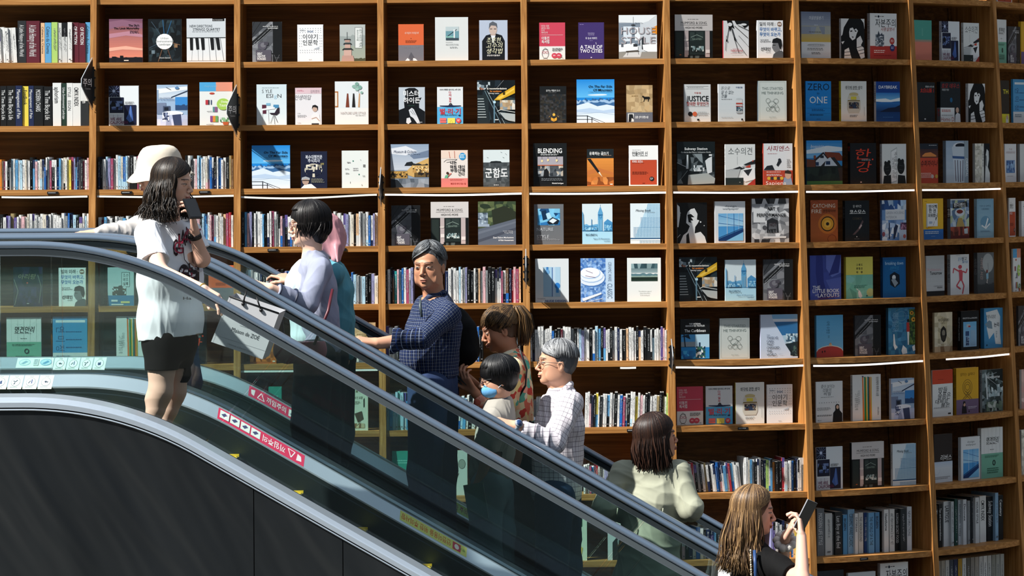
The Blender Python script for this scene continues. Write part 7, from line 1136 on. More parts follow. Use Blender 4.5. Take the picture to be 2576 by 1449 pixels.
    mb = MB(); lay(mb, 'l 9a9ca2 .5 0 84 100 82;l aeb0b6 .5 3 0 3 100;t 54 61 9 3a3e44 c w54|Maison de ZOÉ;l 8a8c90 .6 38 49 68 49;g 44 44 62 46 1 8a8c90;t 54 92 3.5 7a7c80 ci w50|L\'Harmonie, la Douceur courage', 1.1, bf, .0003); mb.build('lettering', M['print'], b, org=ctr)
    mb = MB()
    for ua, dx in ((.30, 0), (.66, 0)):
        p = Vector(bf(ua, .06, 0)) - Vector((0, .004, 0)); mb.ball(p, .009, 8, hx('0c0c0e')); mb.tube([p, p + Vector((.008 if ua < .5 else -.012, .002, .035)), p + Vector((.016 if ua < .5 else -.022, .01, .062))], .0042, 6, hx('0c0c0e'))
    mb.tube([Vector(bf(0, 0, 0)), Vector(bf(1, 0, 0))], .004, 6, hx('0c0c0e')); s_ = mb.build('cord_handle', M['attr'], b, org=ctr); s_['label'] = 'black cord handles'
woman_bob()
# --- person in pink headscarf and teal jacket
def person_scarf():
    Y = 17.74; f, l = frame(182); fg = Fig('person', PW(835, 1270, Y), 'person in dusty pink headscarf and teal jacket, mostly hidden behind the short-haired woman')
    hd = Head(PW(812, 592, Y), 184, 8, 0, .96); neck = PW(822, 668, Y); fg.skin(hd.skin(neck=neck), .0025, 'c99a80', hd, lip='9c4a44', brow='2a201c')
    arm(fg, PW(830, 690, 17.6), PW(790, 745, 17.8), PW(738, 708, 17.95), PW(700, 690, 18.0), (-.2, -.2, 1), -1, 'd0a088', (.25, .5, .4))
    an = (setstep(PW(815, 1260, 17.62)), setstep(PW(845, 1260, 17.86))); q = SDF(); torso(q, PW(838, 900, Y), PW(828, 740, Y), l, neck, .09, .09, 1.4, 1.4); legs(q, (PW(825, 920, 17.64), PW(846, 920, 17.84)), (PW(820, 1090, 17.62), PW(848, 1090, 17.86)), an); fg.skin(q, .006, 'c99a80'); fg.body(); shoes(fg, an, f, '222')
    M['tealc'] = clothmat('teal_jacket', '5a98a8', bump=.35); q = SDF(); torso(q, PW(838, 875, Y), PW(832, 735, Y), l, neck + V3(0, 0, -.04), .125, .120, 1.3, 1.35, sh=(PW(838, 690, 17.55), PW(832, 690, 17.93)), rsh=.065); q.cone(PW(838, 690, 17.55), PW(800, 752, 17.8), .062, .055); q.cone(PW(800, 752, 17.8), PW(745, 712, 17.95), .055, .044); q.cone(PW(848, 700, Y), PW(855, 880, Y), .06, .07, .04); q.cut(PW(838, 905, Y), V3(0, 0, -1), .35); fg.cloth('jacket', q, M['tealc'], .006, .007, 5, 20)
    q = SDF(); legs(q, (PW(828, 900, 17.64), PW(846, 900, 17.84)), (PW(820, 1090, 17.62), PW(848, 1090, 17.86)), an, .105, .09, .08); fg.cloth('trousers', q, M['darkt'], .007)
    M['scarf'] = clothmat('pink_satin', 'c08a92', rough=.4, bump=.3); q = SDF(); cap(q, hd, (.112, .096, .105)); q.ell(hd.w(-.02, 0, -.04), (.10, .09, .10), hd.R, .03); q.ell(hd.w(.105, 0, -.02), (.06, .065, .08), hd.R, .015, True); q.cone(hd.w(-.07, .02, -.02), PW(846, 650, 17.66), .055, .03, .03); q.cone(PW(846, 620, 17.66), PW(849, 658, 17.6), .022, .010, .02); fg.cloth('headscarf', q, M['scarf'], .004, .005, 9, 30, (1, 1, .5))
person_scarf()
# --- old man in navy checked shirt
def old_man():
    Y = 17.3; f, l = frame(208); fg = Fig('person', PW(1095, 1410, Y), 'older man with swept grey hair and navy checked shirt, looking towards the viewer')
    hd = Head(PW(1080, 669, Y - .02), 250, 2, 2, 1.0); neck = PW(1092, 752, Y)
    fg.skin(hd.skin(True, .0, neck, .053, 1), .0021, 'c08a6c', hd, lip='93504a', brow='2c2420', blush=.08)
    sh = PW(1128, 792, 17.10); el = PW(1062, 850, 16.98); wr = PW(950, 864, 16.90); shF = PW(1062, 785, 17.52)
    arm(fg, sh, el, wr, PW(880, 852, 16.87), (-.1, -.35, 1), 1, 'c8957a', (.28, .6, .5), (.8, .5, -.35), 1.08, (.046, .042, .029))
    pel = PW(1090, 960, Y); an = (setstep(PW(1075, 1412, 17.15)), setstep(PW(1112, 1412, 17.45))); kn = (PW(1068, 1185, 17.15), PW(1108, 1185, 17.45)); hp = (PW(1078, 975, 17.18), PW(1102, 975, 17.42))
    q = SDF(); torso(q, pel, PW(1088, 820, Y), l, neck, .11, .11, 1.35, 1.35); legs(q, hp, kn, an); fg.skin(q, .006, 'c08a6c'); fg.body(); shoes(fg, an, f, '1a1a1c')
    q = SDF(); torso(q, PW(1082, 930, Y), PW(1092, 820, Y), l, neck + V3(0, 0, -.035), .150, .130, 1.22, 1.32, sh=(sh, shF), rsh=.066); q.ell(PW(1058, 890, 17.2), (.11, .14, .14), None, .05)
    q.cone(sh, el, .068, .060, .03); q.cone(el, PW(990, 860, 16.93), .060, .050, .02); q.cone(PW(996, 848, 16.93), PW(986, 868, 16.93), .052, .050, .012); q.cut(PW(983, 861, 16.93), V3(-1, 0, .15), .10); q.cut(PW(1080, 948, Y), V3(.0, 0, -1), .4); q.cut(neck + V3(0, 0, .02), V3(-.2, -.2, 1), .12)
    M['plaidn'] = plaid('navy_check', '0e1428', [[('9aa8c4', 0, .07), ('24386a', .5, .14)], [('9aa8c4', .1, .07), ('24386a', .6, .14)]], .017, .1); fg.cloth('checked_shirt', q, M['plaidn'], .0045, .0055, 4, 17)
    # collar
    q = SDF(); q.cone(neck + V3(-.02, -.05, .012), neck + V3(-.075, -.055, -.035), .016, .014, .01); q.cone(neck + V3(.05, -.02, .03), neck + V3(-.02, -.06, .012), .018, .016, .01); q.cone(neck + V3(-.05, .03, .0), neck + V3(-.085, -.03, -.04), .014, .012, .01); fg.cloth('collar', q, M['plaidn'], .0035)
    q = SDF(); q.cone(PW(1090, 960, Y), PW(1090, 985, Y), .125, .125, .04, (l, 1.25)); legs(q, hp, kn, an, .115, .092, .078); M['bluet'] = clothmat('slate_trousers', '2c3c5e'); fg.cloth('trousers', q, M['bluet'], .006, .005, 14, 14)
    mb = MB(); hc = ('17181a', '7c8084')
    haircap(fg, hd, (.099, .082, .091), ((.090, 0, -.020), (.075, .12, .092)), '4a4c50', ((-.045, 0, -.02), (.046, .062, .055)), .0026, .003, 3, 50)
    locks(mb, hd, 520, (.104, .0865, .103), (3, 50), .012, None, 4, .002, '1a1b1d', '8c9094', 70, .0046, .0, 0, part=30, thmax=94); fg.part('hair_locks', mb, M['hair'])
    mb = MB(); a0 = Vector(PW(1058, 745, 17.05)); mb.tube([a0, Vector(PW(1057, 770, 17.0)), Vector(PW(1061, 798, 16.99))], [.003, .008, .006], 6, hx('3a464c')); fg.part('neck_strap', mb, M['attr'])
    q = SDF(); q.cone(PW(1158, 830, 17.45), PW(1162, 880, 17.45), .085, .095, .04, (l, 1.2)); q.cone(PW(1150, 800, 17.45), PW(1150, 880, 17.45), .06, .07, .03); V, Q, pid = q.mesh(.006, .003, 2, 14); o = PW(1160, 860, 17.45); b = meshobj('backpack', [(V, Q, None, None, 0)], [M['blackcloth']], None, o); tag(b, 'black backpack worn by the man in the navy checked shirt', 'backpack')
old_man()
# --- woman with ponytail and floral shirt
def woman_ponytail():
    Y = 17.62; f, l = frame(188); fg = Fig('person', PW(1285, 1490, Y), 'woman with brown ponytail and colourful floral shirt, looking down at a phone')
    hd = Head(PW(1258, 826, Y), 190, 16, 0, 1.0); neck = PW(1282, 905, Y)
    fg.skin(hd.skin(neck=neck, neckr=.047), .0022, 'b07c62', hd, lip='8a4640', brow='2a1c14', blush=.1)
    sh = PW(1288, 935, 17.42); el = PW(1252, 1048, 17.40); wr = PW(1192, 985, 17.34); arm(fg, sh, el, wr, PW(1160, 940, 17.32), (-.5, -.6, -.2), -1, 'b88468', (.35, .6, .5), (.7, .6, .3), .95)
    arm(fg, PW(1280, 935, 17.85), PW(1235, 1010, 17.80), PW(1180, 955, 17.5), PW(1152, 935, 17.42), (-.6, -.3, .2), 1, 'b07c62', (.35, .5, .4), S=.95)
    an = (setstep(PW(1275, 1490, 17.5)), setstep(PW(1305, 1490, 17.75))); kn = (PW(1275, 1290, 17.5), PW(1305, 1290, 17.74)); q = SDF(); torso(q, PW(1290, 1080, Y), PW(1285, 980, Y), l, neck, .09, .09, 1.35, 1.35); legs(q, (PW(1280, 1110, 17.5), PW(1300, 1110, 17.74)), kn, an); fg.skin(q, .006, 'b07c62'); fg.body(); shoes(fg, an, f, '222')
    M['floral'] = floral('floral_cotton', ['e8b890', 'e2745c', 'e9dcae', '5fb09a', 'f0a890', 'eee6c8', 'c9463c', 'f0c8a0', 'f2c9a4', 'ecd890']); q = SDF(); torso(q, PW(1285, 1060, Y), PW(1282, 965, Y), l, neck + V3(.01, 0, -.035), .120, .115, 1.3, 1.35, sh=(sh, PW(1285, 935, 17.85)), rsh=.066); q.cone(sh, PW(1266, 1010, 17.40), .072, .074, .03); q.cone(PW(1266, 1010, 17.4), PW(1240, 1045, 17.38), .070, .066, .03); q.cone(PW(1240, 1045, 17.38), PW(1212, 1015, 17.35), .060, .052, .03); q.cone(neck + V3(.02, 0, .01), neck + V3(.03, 0, -.03), .058, .075, .02); q.cut(PW(1285, 1090, Y), V3(0, 0, -1), .4); fg.cloth('floral_shirt', q, M['floral'], .005, .006, 6, 18)
    q = SDF(); q.cone(PW(1290, 1080, Y), PW(1292, 1200, Y), .125, .145, .05, (l, 1.2)); q.cone(PW(1292, 1200, Y), PW(1298, 1380, Y), .145, .165, .05, (l, 1.2)); fg.cloth('skirt', q, M['darkt'], .007, .006, 5, 12)
    haircap(fg, hd, (.102, .084, .094), ((.085, 0, -.045), (.072, .085, .085)), '4a3424', ((-.03, 0, -.03), (.05, .06, .05)), .0026, .0015, 2)
    mb = MB(); rg = random.Random(6); A, B = hx('1c120e'), hx('8a6a44')
    bun = hd.w(-.085, 0, .085)
    for i in range(560):
        ph = math.radians(rg.uniform(-180, 180)); th = math.radians(rg.uniform(60, 92)) if abs(ph) < 1.2 else math.radians(rg.uniform(85, 110)); p0_ = hd.w(-.012 + .104 * math.sin(th) * math.cos(ph), .087 * math.sin(th) * math.sin(ph), .03 + .096 * math.cos(th)); pts = []
        for j in range(7):
            t = j / 6; p = p0_ * (1 - t) + bun * t; L_ = hd.loc(p) - np.array((-.012, 0, .03)); g = math.sqrt((L_[0] / .105) ** 2 + (L_[1] / .088) ** 2 + (L_[2] / .098) ** 2)
            L_ = L_ / max(g, .3) if g < 1 and t < .93 else L_; pts.append(hd.w(*(L_ + np.array((-.012, 0, .03)))))
        t = rg.random() ** 1.5; mb.tube(pts, .0026, 4, tuple(A[z] * (1 - t) + B[z] * t for z in range(3)))
    for i in range(320):
        j0 = np.array([rg.gauss(0, .014), rg.gauss(0, .014), 0]); pts = [bun, bun + V3(.035, 0, .012) + j0 * .8, bun + V3(.060, 0, -.035) + j0 * 1.3, bun + V3(.066, 0, -.10) + j0 * 1.5, bun + V3(.060, 0, -.17 - rg.uniform(0, .03)) + j0 * 1.2]
        t = rg.random() ** 1.5; mb.tube(pts, [.003, .0036, .0036, .003, .001], 4, tuple(A[z] * (1 - t) + B[z] * t for z in range(3)))
    mb.ball(bun, .020, 12, hx('141414')); fg.part('hair_locks', mb, M['hair'], 'brown ponytail with black hair tie')
    ph = Vector(PW(1150, 945, 17.36)); R = Matrix.Rotation(math.radians(-50), 3, 'Y'); mb = MB(); mb.cbox(ph, .012, .07, .14, hx('0d0e10'), 0, R); o = mb.build('mobile_phone', M['attr'], org=ph); tag(o, 'dark phone in the hands of the woman in the floral shirt', 'phone')
    mb = MB(); mb.tube([Vector(PW(1308, 880, 17.36)), Vector(PW(1325, 930, 17.38)), Vector(PW(1322, 970, 17.40)), Vector(PW(1298, 1010, 17.42))], .006, 6, hx('16181c')); fg.part('bag_strap', mb, M['attr'])
woman_ponytail()
# --- boy in a face mask
def boy():
    Y = 17.12; f, l = frame(186); fg = Fig('person', PW(1235, 1500, Y), 'boy with black bowl haircut, glasses, blue face mask and pale shirt, holding a book')
    hd = Head(PW(1253, 950, Y), 192, 6, 0, .93); neck = PW(1256, 1020, Y)
    fg.skin(hd.skin(neck=neck, neckr=.042), .0022, 'dca88c', hd, lip='a04a48', brow='201814')
    sh = PW(1238, 1062, 17.0); el = PW(1226, 1150, 16.97); wr = PW(1205, 1212, 16.97); arm(fg, sh, el, wr, PW(1196, 1255, 16.97), (.3, -.9, 0), -1, 'c08c74', (.25, .35, .3), (.8, .5, -.3), .9, (.036, .032, .023))
    arm(fg, PW(1262, 1058, 17.3), PW(1256, 1150, 17.32), PW(1240, 1210, 17.28), PW(1228, 1250, 17.26), (0, -.9, 0), 1, 'c08c74', (.25, .35, .3), S=.9, r=(.036, .032, .023))
    an = (setstep(PW(1235, 1500, 17.02)), setstep(PW(1262, 1500, 17.25))); kn = (PW(1222, 1340, 17.02), PW(1256, 1340, 17.25)); hp = (PW(1228, 1225, 17.03), PW(1246, 1225, 17.22)); q = SDF(); torso(q, PW(1236, 1205, Y), PW(1250, 1080, Y), l, neck, .08, .08, 1.35, 1.35); legs(q, hp, kn, an, .075, .05, .035); fg.skin(q, .006, 'dca88c'); fg.body(); shoes(fg, an, f, 'c9c9c9')
    M['stone'] = clothmat('stone_cotton', '9f9b93', bump=.35); q = SDF(); torso(q, PW(1232, 1190, Y), PW(1250, 1085, Y), l, neck + V3(0, 0, -.025), .112, .100, 1.25, 1.35, sh=(sh, PW(1262, 1058, 17.28)), rsh=.055); q.cone(sh, PW(1222, 1130, 16.97), .062, .068, .03); q.cut(PW(1221, 1136, 16.97), V3(-.1, 0, -1), .085); q.cut(PW(1232, 1218, Y), V3(0, 0, -1), .4); q.cone(neck + V3(-.03, -.01, .0), neck + V3(.03, 0, .02), .042, .044, .02); fg.cloth('t_shirt', q, M['stone'], .005, .005, 8, 16)
    mb = MB(); mb.tube([Vector(neck) + Vector((.055 * math.cos(a) , .05 * math.sin(a), .028 + .014 * math.cos(a))) for a in [2 * math.pi * i / 18 for i in range(19)]], .003, 5, hx('1a2c4c')); fg.part('collar_stripe', mb, M['attr'])
    q = SDF(); q.cone(PW(1236, 1215, Y), PW(1236, 1240, Y), .105, .105, .04, (l, 1.2)); legs(q, hp, kn, an, .098, .085, .075); M['greyt'] = clothmat('blue_grey_trousers', '7c9098'); fg.cloth('trousers', q, M['greyt'], .006, .005, 9, 14)
    haircap(fg, hd, (.112, .096, .100), ((.105, 0, -.062), (.084, .078, .070)), '0d0c0d', ((-.035, 0, -.02), (.068, .076, .07)), .0026, .0015, 4)
    mb = MB(); locks(mb, hd, 520, (.110, .095, .099), (0, 35), .018, None, 12, .002, '0a0a0b', '2a2a2c', 46, .0052, 0, .008, None, None, 0, 104); fg.part('hair_locks', mb, M['hair']); glasses(fg, hd, '222', .015, .021, .0017)
    q = SDF(); q.ell(hd.w(.022, 0, -.064), (.084 * .93, .070 * .93, .050 * .93), hd.R, .01); q.cut(hd.w(.026, 0, -.06), -hd.R[:, 0], .12); V, Q, _ = q.mesh(.0025, .0008, 2, 60); mb = MB()
    M['maskm'] = mat('blue_mask', hx('5f9fd0'), rough=.8); meshobj('face_mask', [(V, Q, None, None, 0)], [M['maskm']], fg.root, fg.org)
    for u in (-.035, -.075): mb.tube([hd.w(.06, .045, u), hd.w(.03, .062, u * .7 - .01), hd.w(-.005, .076, -.02 + (u + .05) * .5)], .0014, 5, hx('c9dcec'))
    fg.part('mask_loop', mb, M['attr'])
    o = PW(1205, 1260, 16.93); c_ = [PW(1197, 1212, 16.93), PW(1207, 1210, 16.93), PW(1223, 1300, 16.93), PW(1170, 1302, 16.93)]; mb = MB(); R = Matrix.Rotation(math.radians(-9), 3, 'Y')
    mb.cbox(PW(1199, 1262, 16.935), .098, .016, .180, hx('dfe2da'), 0, Matrix(R.to_3x3())); b = mb.build('held_book', M['attr'], org=o); tag(b, 'teal covered book held at the boy\'s side', 'book'); mb = MB(); mb.cbox(PW(1197, 1262, 16.924), .100, .003, .184, hx('2f7470'), 0, R); mb.cbox(PW(1197, 1262, 16.946), .100, .003, .184, hx('2f7470'), 0, R); mb.build('cover', M['print'], b, org=o)
boy()
# --- man with grey hair and pale checked shirt
def man_check():
    Y = 17.32; f, l = frame(186); fg = Fig('person', PW(1400, 1590, Y), 'man with short grey hair, glasses and white windowpane-check shirt, hand on handrail')
    hd = Head(PW(1402, 912, Y), 189, -3, 0, 1.02); neck = PW(1412, 992, Y); fg.skin(hd.skin(True, .002, neck, .053, 1), .0021, 'cf9c80', hd, lip='9c5850', brow='4a443e', blush=.08)
    sh = PW(1432, 1018, 17.08); el = PW(1392, 1112, 16.96); wr = PW(1300, 1073, 16.88); shF = PW(1420, 1012, 17.56)
    arm(fg, sh, el, wr, PW(1208, 1048, 16.87), (-.2, -.35, 1), 1, 'd8a48a', (.18, .35, .3), (.8, .5, -.3), 1.06, (.046, .040, .029))
    an = (setstep(PW(1395, 1590, 17.18)), setstep(PW(1428, 1590, 17.46))); kn = (PW(1388, 1420, 17.18), PW(1424, 1420, 17.46)); hp = (PW(1395, 1255, 17.2), PW(1412, 1255, 17.44)); q = SDF(); torso(q, PW(1405, 1235, Y), PW(1405, 1060, Y), l, neck, .1, .1, 1.35, 1.35); legs(q, hp, kn, an); fg.skin(q, .006, 'cf9c80'); fg.body(); shoes(fg, an, f, '222')
    q = SDF(); torso(q, PW(1398, 1225, Y), PW(1408, 1065, Y), l, neck + V3(0, 0, -.035), .140, .125, 1.2, 1.35, sh=(sh, shF), rsh=.068); q.cone(sh, el, .072, .064, .03); q.cone(el, PW(1318, 1082, 16.9), .064, .054, .02); q.cut(PW(1306, 1077, 16.89), wr - el, .085); q.cut(PW(1398, 1266, Y), V3(0, 0, -1), .42); q.cut(neck + V3(0, 0, .03), V3(-.3, 0, 1), .12)
    M['plaidw'] = plaid('windowpane_check', 'dcd6dc', [[('4a3c50', 0, .10)], [('4a3c50', .3, .10)]], .026, .1); fg.cloth('checked_shirt', q, M['plaidw'], .0045, .006, 11, 15)
    q = SDF(); q.cone(neck + V3(-.055, -.02, .02), neck + V3(-.085, -.03, -.05), .016, .014, .01); q.cone(neck + V3(.045, -.03, .05), neck + V3(-.05, -.045, .01), .020, .018, .012); q.cone(neck + V3(.045, .03, .05), neck + V3(-.05, .045, .01), .020, .018, .012); fg.cloth('collar', q, M['plaidw'], .0035)
    q = SDF(); q.cone(PW(1402, 1245, Y), PW(1402, 1270, Y), .115, .115, .04, (l, 1.2)); legs(q, hp, kn, an, .110, .085, .075); M['jean'] = clothmat('dark_denim', '1c3450'); fg.cloth('jeans', q, M['jean'], .006, .004, 5, 16)
    haircap(fg, hd, (.098, .081, .090), ((.094, 0, -.022), (.080, .12, .090)), '45474b', ((-.045, 0, -.015), (.044, .060, .055)), .0026, .003, 6, 60)
    mb = MB(); locks(mb, hd, 560, (.099, .083, .094), (3, 55), .008, None, 14, .002, '3a3c40', 'd0d2d4', 60, .0038, .0, 0, part=-40, thmax=92); fg.part('hair_locks', mb, M['hair']); glasses(fg, hd, '3a3a3e', .013, .021)
    d = Vector(nrm(wr - el)); c_ = Vector(wr) - d * .004; mb = MB(); mb.tube([c_, c_ + d * .020], .031, 16, hx('9aa4ae')); n_ = (Vector((0, -1, .8)) - d * Vector((0, -1, .8)).dot(d)).normalized(); mb.tube([c_ + d * .010 + n_ * .026, c_ + d * .010 + n_ * .038], .021, 16, hx('8c98a4')); mb.tube([c_ + d * .010 + n_ * .038, c_ + d * .010 + n_ * .0385], .017, 16, hx('1c3c6c')); fg.part('wristwatch', mb, M['attr'], 'steel watch with blue dial')
man_check()
# --- woman in sage coat, back to the viewer
def woman_coat():
    Y = 17.24; f, l = frame(78); fg = Fig('person', PW(1640, 1720, Y), 'woman with long dark brown hair and pale sage coat, back to the viewer')
    hd = Head(PW(1652, 1100, Y), 22, -8, 0, 1.02); neck = PW(1640, 1170, Y); fg.skin(hd.skin(neck=neck, neckr=.048), .0022, 'c08a70', hd, lip='a04844', brow='2a1c16')
    shL = PW(1565, 1190, 17.23); shR = PW(1708, 1186, 17.23); elL = PW(1520, 1275, 17.16); elR = PW(1738, 1282, 17.16); wL = PW(1580, 1300, 17.49); wR = PW(1690, 1300, 17.49)
    arm(fg, shL, elL, wL, PW(1615, 1290, 17.53), (0, .2, 1), -1, 'c08a70', (.3, .5, .4), h=.004); arm(fg, shR, elR, wR, PW(1655, 1290, 17.53), (0, .2, 1), 1, 'c08a70', (.3, .5, .4), h=.004)
    an = (setstep(PW(1615, 1720, 17.21)), setstep(PW(1665, 1720, 17.25))); q = SDF(); torso(q, PW(1640, 1390, Y), PW(1640, 1240, Y), l, neck, .09, .09, 1.4, 1.4); legs(q, (PW(1622, 1400, Y), PW(1658, 1400, Y)), (PW(1618, 1570, Y), PW(1662, 1570, Y)), an); fg.skin(q, .006, 'c08a70'); fg.body(); shoes(fg, an, f, '333')
    M['sage'] = clothmat('sage_cotton', 'a3a592', bump=.4, scale=12); q = SDF(); up = neck + V3(0, 0, -.045)
    q.cone(PW(1638, 1260, Y), up, .125, .085, .04, (l, 1.35)); q.cone(PW(1636, 1340, Y), PW(1638, 1260, Y), .120, .125, .05, (l, 1.25)); q.cone(PW(1630, 1470, Y), PW(1636, 1340, Y), .150, .122, .05, (l, 1.25)); q.cone(PW(1626, 1620, Y), PW(1630, 1470, Y), .175, .150, .05, (l, 1.25))
    q.cone(shL, up, .066, .078, .03); q.cone(shR, up, .066, .078, .03)
    q.cone(shL, elL, .068, .066, .022); q.cone(shR, elR, .068, .066, .022); q.cone(elL, wL, .064, .050, .03); q.cone(elR, wR, .064, .050, .03); q.cut(PW(1626, 1640, Y), V3(0, 0, -1), .5)
    fg.cloth('coat', q, M['sage'], .0055, .0075, 21, 15, (1, 1, .7))
    mb = MB(); sm_ = hx('9c9f8a')
    for x_, y0_, y1_ in ((1554, 1278, 1298), (1668, 1278, 1300)): mb.tube([Vector(PW(x_ + 0, y0_, 17.07)), Vector(PW(x_ - 2, y1_, 17.07))], .003, 5, sm_)
    fg.part('pocket_seam', mb, M['attr'])
    haircap(fg, hd, (.105, .090, .098), ((.100, 0, -.022), (.074, .080, .092)), '1c120e', ((-.055, 0, -.05), (.060, .075, .09)), .0028, .002, 8)
    mb = MB(); locks(mb, hd, 620, (.106, .090, .099), (1, 25), .185, None, 15, .006, '160d0a', '4a3024', 62, .0052, -.004, .035, part=10); fg.part('hair_locks', mb, M['hair'])
woman_coat()
# --- woman photographing at the right
def woman_photo():
    Y = 15.95; f, l = frame(38); fg = Fig('person', PW(1900, 2050, Y), 'woman with long light brown hair and black T-shirt, raising a phone to photograph')
    hd = Head(PW(1896, 1285, Y), 6, 4, 0, .98); neck = PW(1893, 1378, Y); fg.skin(hd.skin(neck=neck, neckr=.046), .0022, 'cc9a86', hd, lip='a04a4a', brow='4a3424')
    shR = PW(1960, 1430, 15.78); elR = PW(2018, 1462, 15.62); wrR = PW(2016, 1350, 15.78); shL = PW(1880, 1425, 16.15); elL = PW(1965, 1455, 16.25); wrL = PW(1976, 1352, 15.95)
    arm(fg, shR, elR, wrR, PW(2012, 1300, 15.84), (.9, -.2, 0), 1, 'd8a894', (.35, .7, .55), (.8, .45, -.5), .95, (.040, .036, .024)); arm(fg, shL, elL, wrL, PW(2000, 1308, 15.90), (-.6, -.3, .7), -1, 'd0a08c', (.3, .65, .5), (.8, .5, -.4), .95, (.040, .036, .024))
    an = (setstep(PW(1885, 2050, 15.9)), setstep(PW(1915, 2050, 16.05))); q = SDF(); torso(q, PW(1895, 1680, Y), PW(1895, 1500, Y), l, neck, .09, .09, 1.4, 1.4); legs(q, (PW(1880, 1700, Y), PW(1912, 1700, Y)), (PW(1880, 1880, Y), PW(1912, 1880, Y)), an); fg.skin(q, .006, 'cc9a86'); fg.body(); shoes(fg, an, f, 'ddd')
    q = SDF(); torso(q, PW(1895, 1660, Y), PW(1902, 1490, Y), l, neck + V3(0, 0, -.04), .112, .108, 1.35, 1.4, sh=(shR, shL), rsh=.064); q.cone(shR, PW(1990, 1448, 15.70), .064, .062, .03); q.cone(shL, PW(1920, 1440, 16.2), .06, .058, .03); q.cut(PW(1994, 1449, 15.69), elR - shR, .09); fg.cloth('t_shirt', q, M['blackcloth'], .005, .004, 7, 18)
    q = SDF(); q.cone(PW(1895, 1690, Y), PW(1895, 1700, Y), .11, .11, .04, (l, 1.3)); legs(q, (PW(1880, 1700, Y), PW(1912, 1700, Y)), (PW(1880, 1880, Y), PW(1912, 1880, Y)), an, .1, .08, .07); fg.cloth('jeans', q, M['jean'], .008)
    haircap(fg, hd, (.103, .088, .096), ((.098, 0, -.022), (.076, .085, .092)), '3a281c', ((-.05, 0, -.06), (.060, .075, .10)), .003, .002, 9)
    mb = MB(); locks(mb, hd, 700, (.104, .089, .097), (2, 26), .30, None, 18, .012, '3a281c', 'b08c60', 66, .0052, .006, .0, part=-8, back=.02); fg.part('hair_locks', mb, M['hair'])
    mb = MB(); c_ = Vector(wrL) + (Vector(elL) - Vector(wrL)).normalized() * .035; d = (Vector(elL) - Vector(wrL)).normalized(); a = d.orthogonal().normalized(); b_ = d.cross(a)
    for i in range(9): t = 2 * math.pi * i / 9; mb.ball(c_ + (a * math.cos(t) + b_ * math.sin(t)) * .040, .021, 10, hx('d9d3cc'))
    fg.part('scrunchie', mb, clothmat('fluffy_white', 'dcd6d0', bump=.6, scale=90), 'fluffy white scrunchie on the wrist')
    mb = MB(); mb.tube([Vector(PW(1898, 1385, 15.80)), Vector(PW(1900, 1420, 15.76)), Vector(PW(1902, 1500, 15.8))], .008, 6, hx('2c4a7a')); fg.part('bag_strap', mb, M['attr'], 'blue strap'); mb = MB()
    for i in range(20): mb.ball(Vector(PW(1888 + i * .2, 1385 + i * 6, 15.79)), (.0048, .003, .0062), 8, hx('c9c2ae'), 0, Matrix.Rotation((i % 2) * 1.3, 3, 'Z'))
    fg.part('bag_chain', mb, M['attr'])
    ph = Vector(PW(2026, 1296, 15.84)); ax = (Vector(PW(2042, 1262, 15.84)) - Vector(PW(2008, 1330, 15.84))).normalized(); nn_ = Vector((.72, -.60, .3)); nn_ = (nn_ - ax * nn_.dot(ax)).normalized(); R = Matrix([ax.cross(nn_), nn_, ax]).transposed()
    mb = MB(); mb.cbox(ph, .068, .009, .148, hx('0c0d10'), 0, R); mb.cbox(ph + nn_ * .0055, .062, .0012, .140, hx('14161b'), 0, R); mb.cbox(ph, .0700, .006, .150, hx('8a8c92'), 0, R); o = mb.build('mobile_phone', M['attr'], org=ph); tag(o, 'phone raised in both hands by the long-haired woman at the right', 'phone')
    o = PW(1838, 1400, 16.1); q = SDF(); q.cone(PW(1846, 1395, 16.1), PW(1838, 1440, 16.1), .022, .05, .02); q.cone(PW(1838, 1440, 16.1), PW(1836, 1560, 16.1), .06, .09, .02); V, Q, _ = q.mesh(.005, .004, 3, 24); b = meshobj('cloth_bag', [(V, Q, None, None, 0)], [clothmat('white_canvas', 'd9dadc')], None, o); tag(b, 'white cloth bag behind the long-haired woman at the right', 'bag')
woman_photo()
# ------------------------------------------------------------------ stickers on the balustrades
PINK = 'e 7 50 2.2 26 ffffff;'
def pic(x): return 'e %g 50 3.6 36 8a8f94;e %g 50 3.2 31 f0f3f1;p 3a4660 %g 40 %g 34 %g 66 %g 70;' % (x, x, x - 1.6, x + .4, x + 1.6, x - .8)
def box(x): return 'r %g 18 %g 84 e6ebe6;p 4a4c74 %g 60 %g 34 %g 48 %g 70;' % (x, x + 10.5, x + 2, x + 6, x + 9, x + 5)
sticker('warning_sticker', YB2, 548, 764, 16.5, 'd4375c;p f5e4e8 3 30 9 20 8 80 4 70;l f5e4e8 6 11 80 15 20 19 82 11 80;t 22 50 46 f5e4e8 b w26|끼임주의;' + box(51) + box(63) + box(75) + box(87), 'crimson warning strip with white pictograms on the nearer escalator deck', 'warning strips', flip=True)
sticker('warning_sticker', YC, 628, 800, 18.0, 'd4375c;p f5e4e8 3 30 9 20 8 80 4 70;l f5e4e8 6 13 80 18 20 23 82 13 80;t 26 50 46 f5e4e8 b w28|끼임주의;' + box(58) + box(70) + box(82), 'crimson warning strip on the farther escalator deck, behind dark trousers', 'warning strips')
sticker('warning_sticker', YB2, 1004, 1171, 16.5, 'dfe07c;t 24 50 50 d0682a b w74|안전이용을 위한 주의사항;r 9 12 21 88 c4384c;e 15 50 3.4 26 f4eee0;t 2 50 20 4a8a3a w5|경고', 'yellow safety strip with orange writing on the nearer escalator deck', 'yellow strips', s1=.80, flip=True)
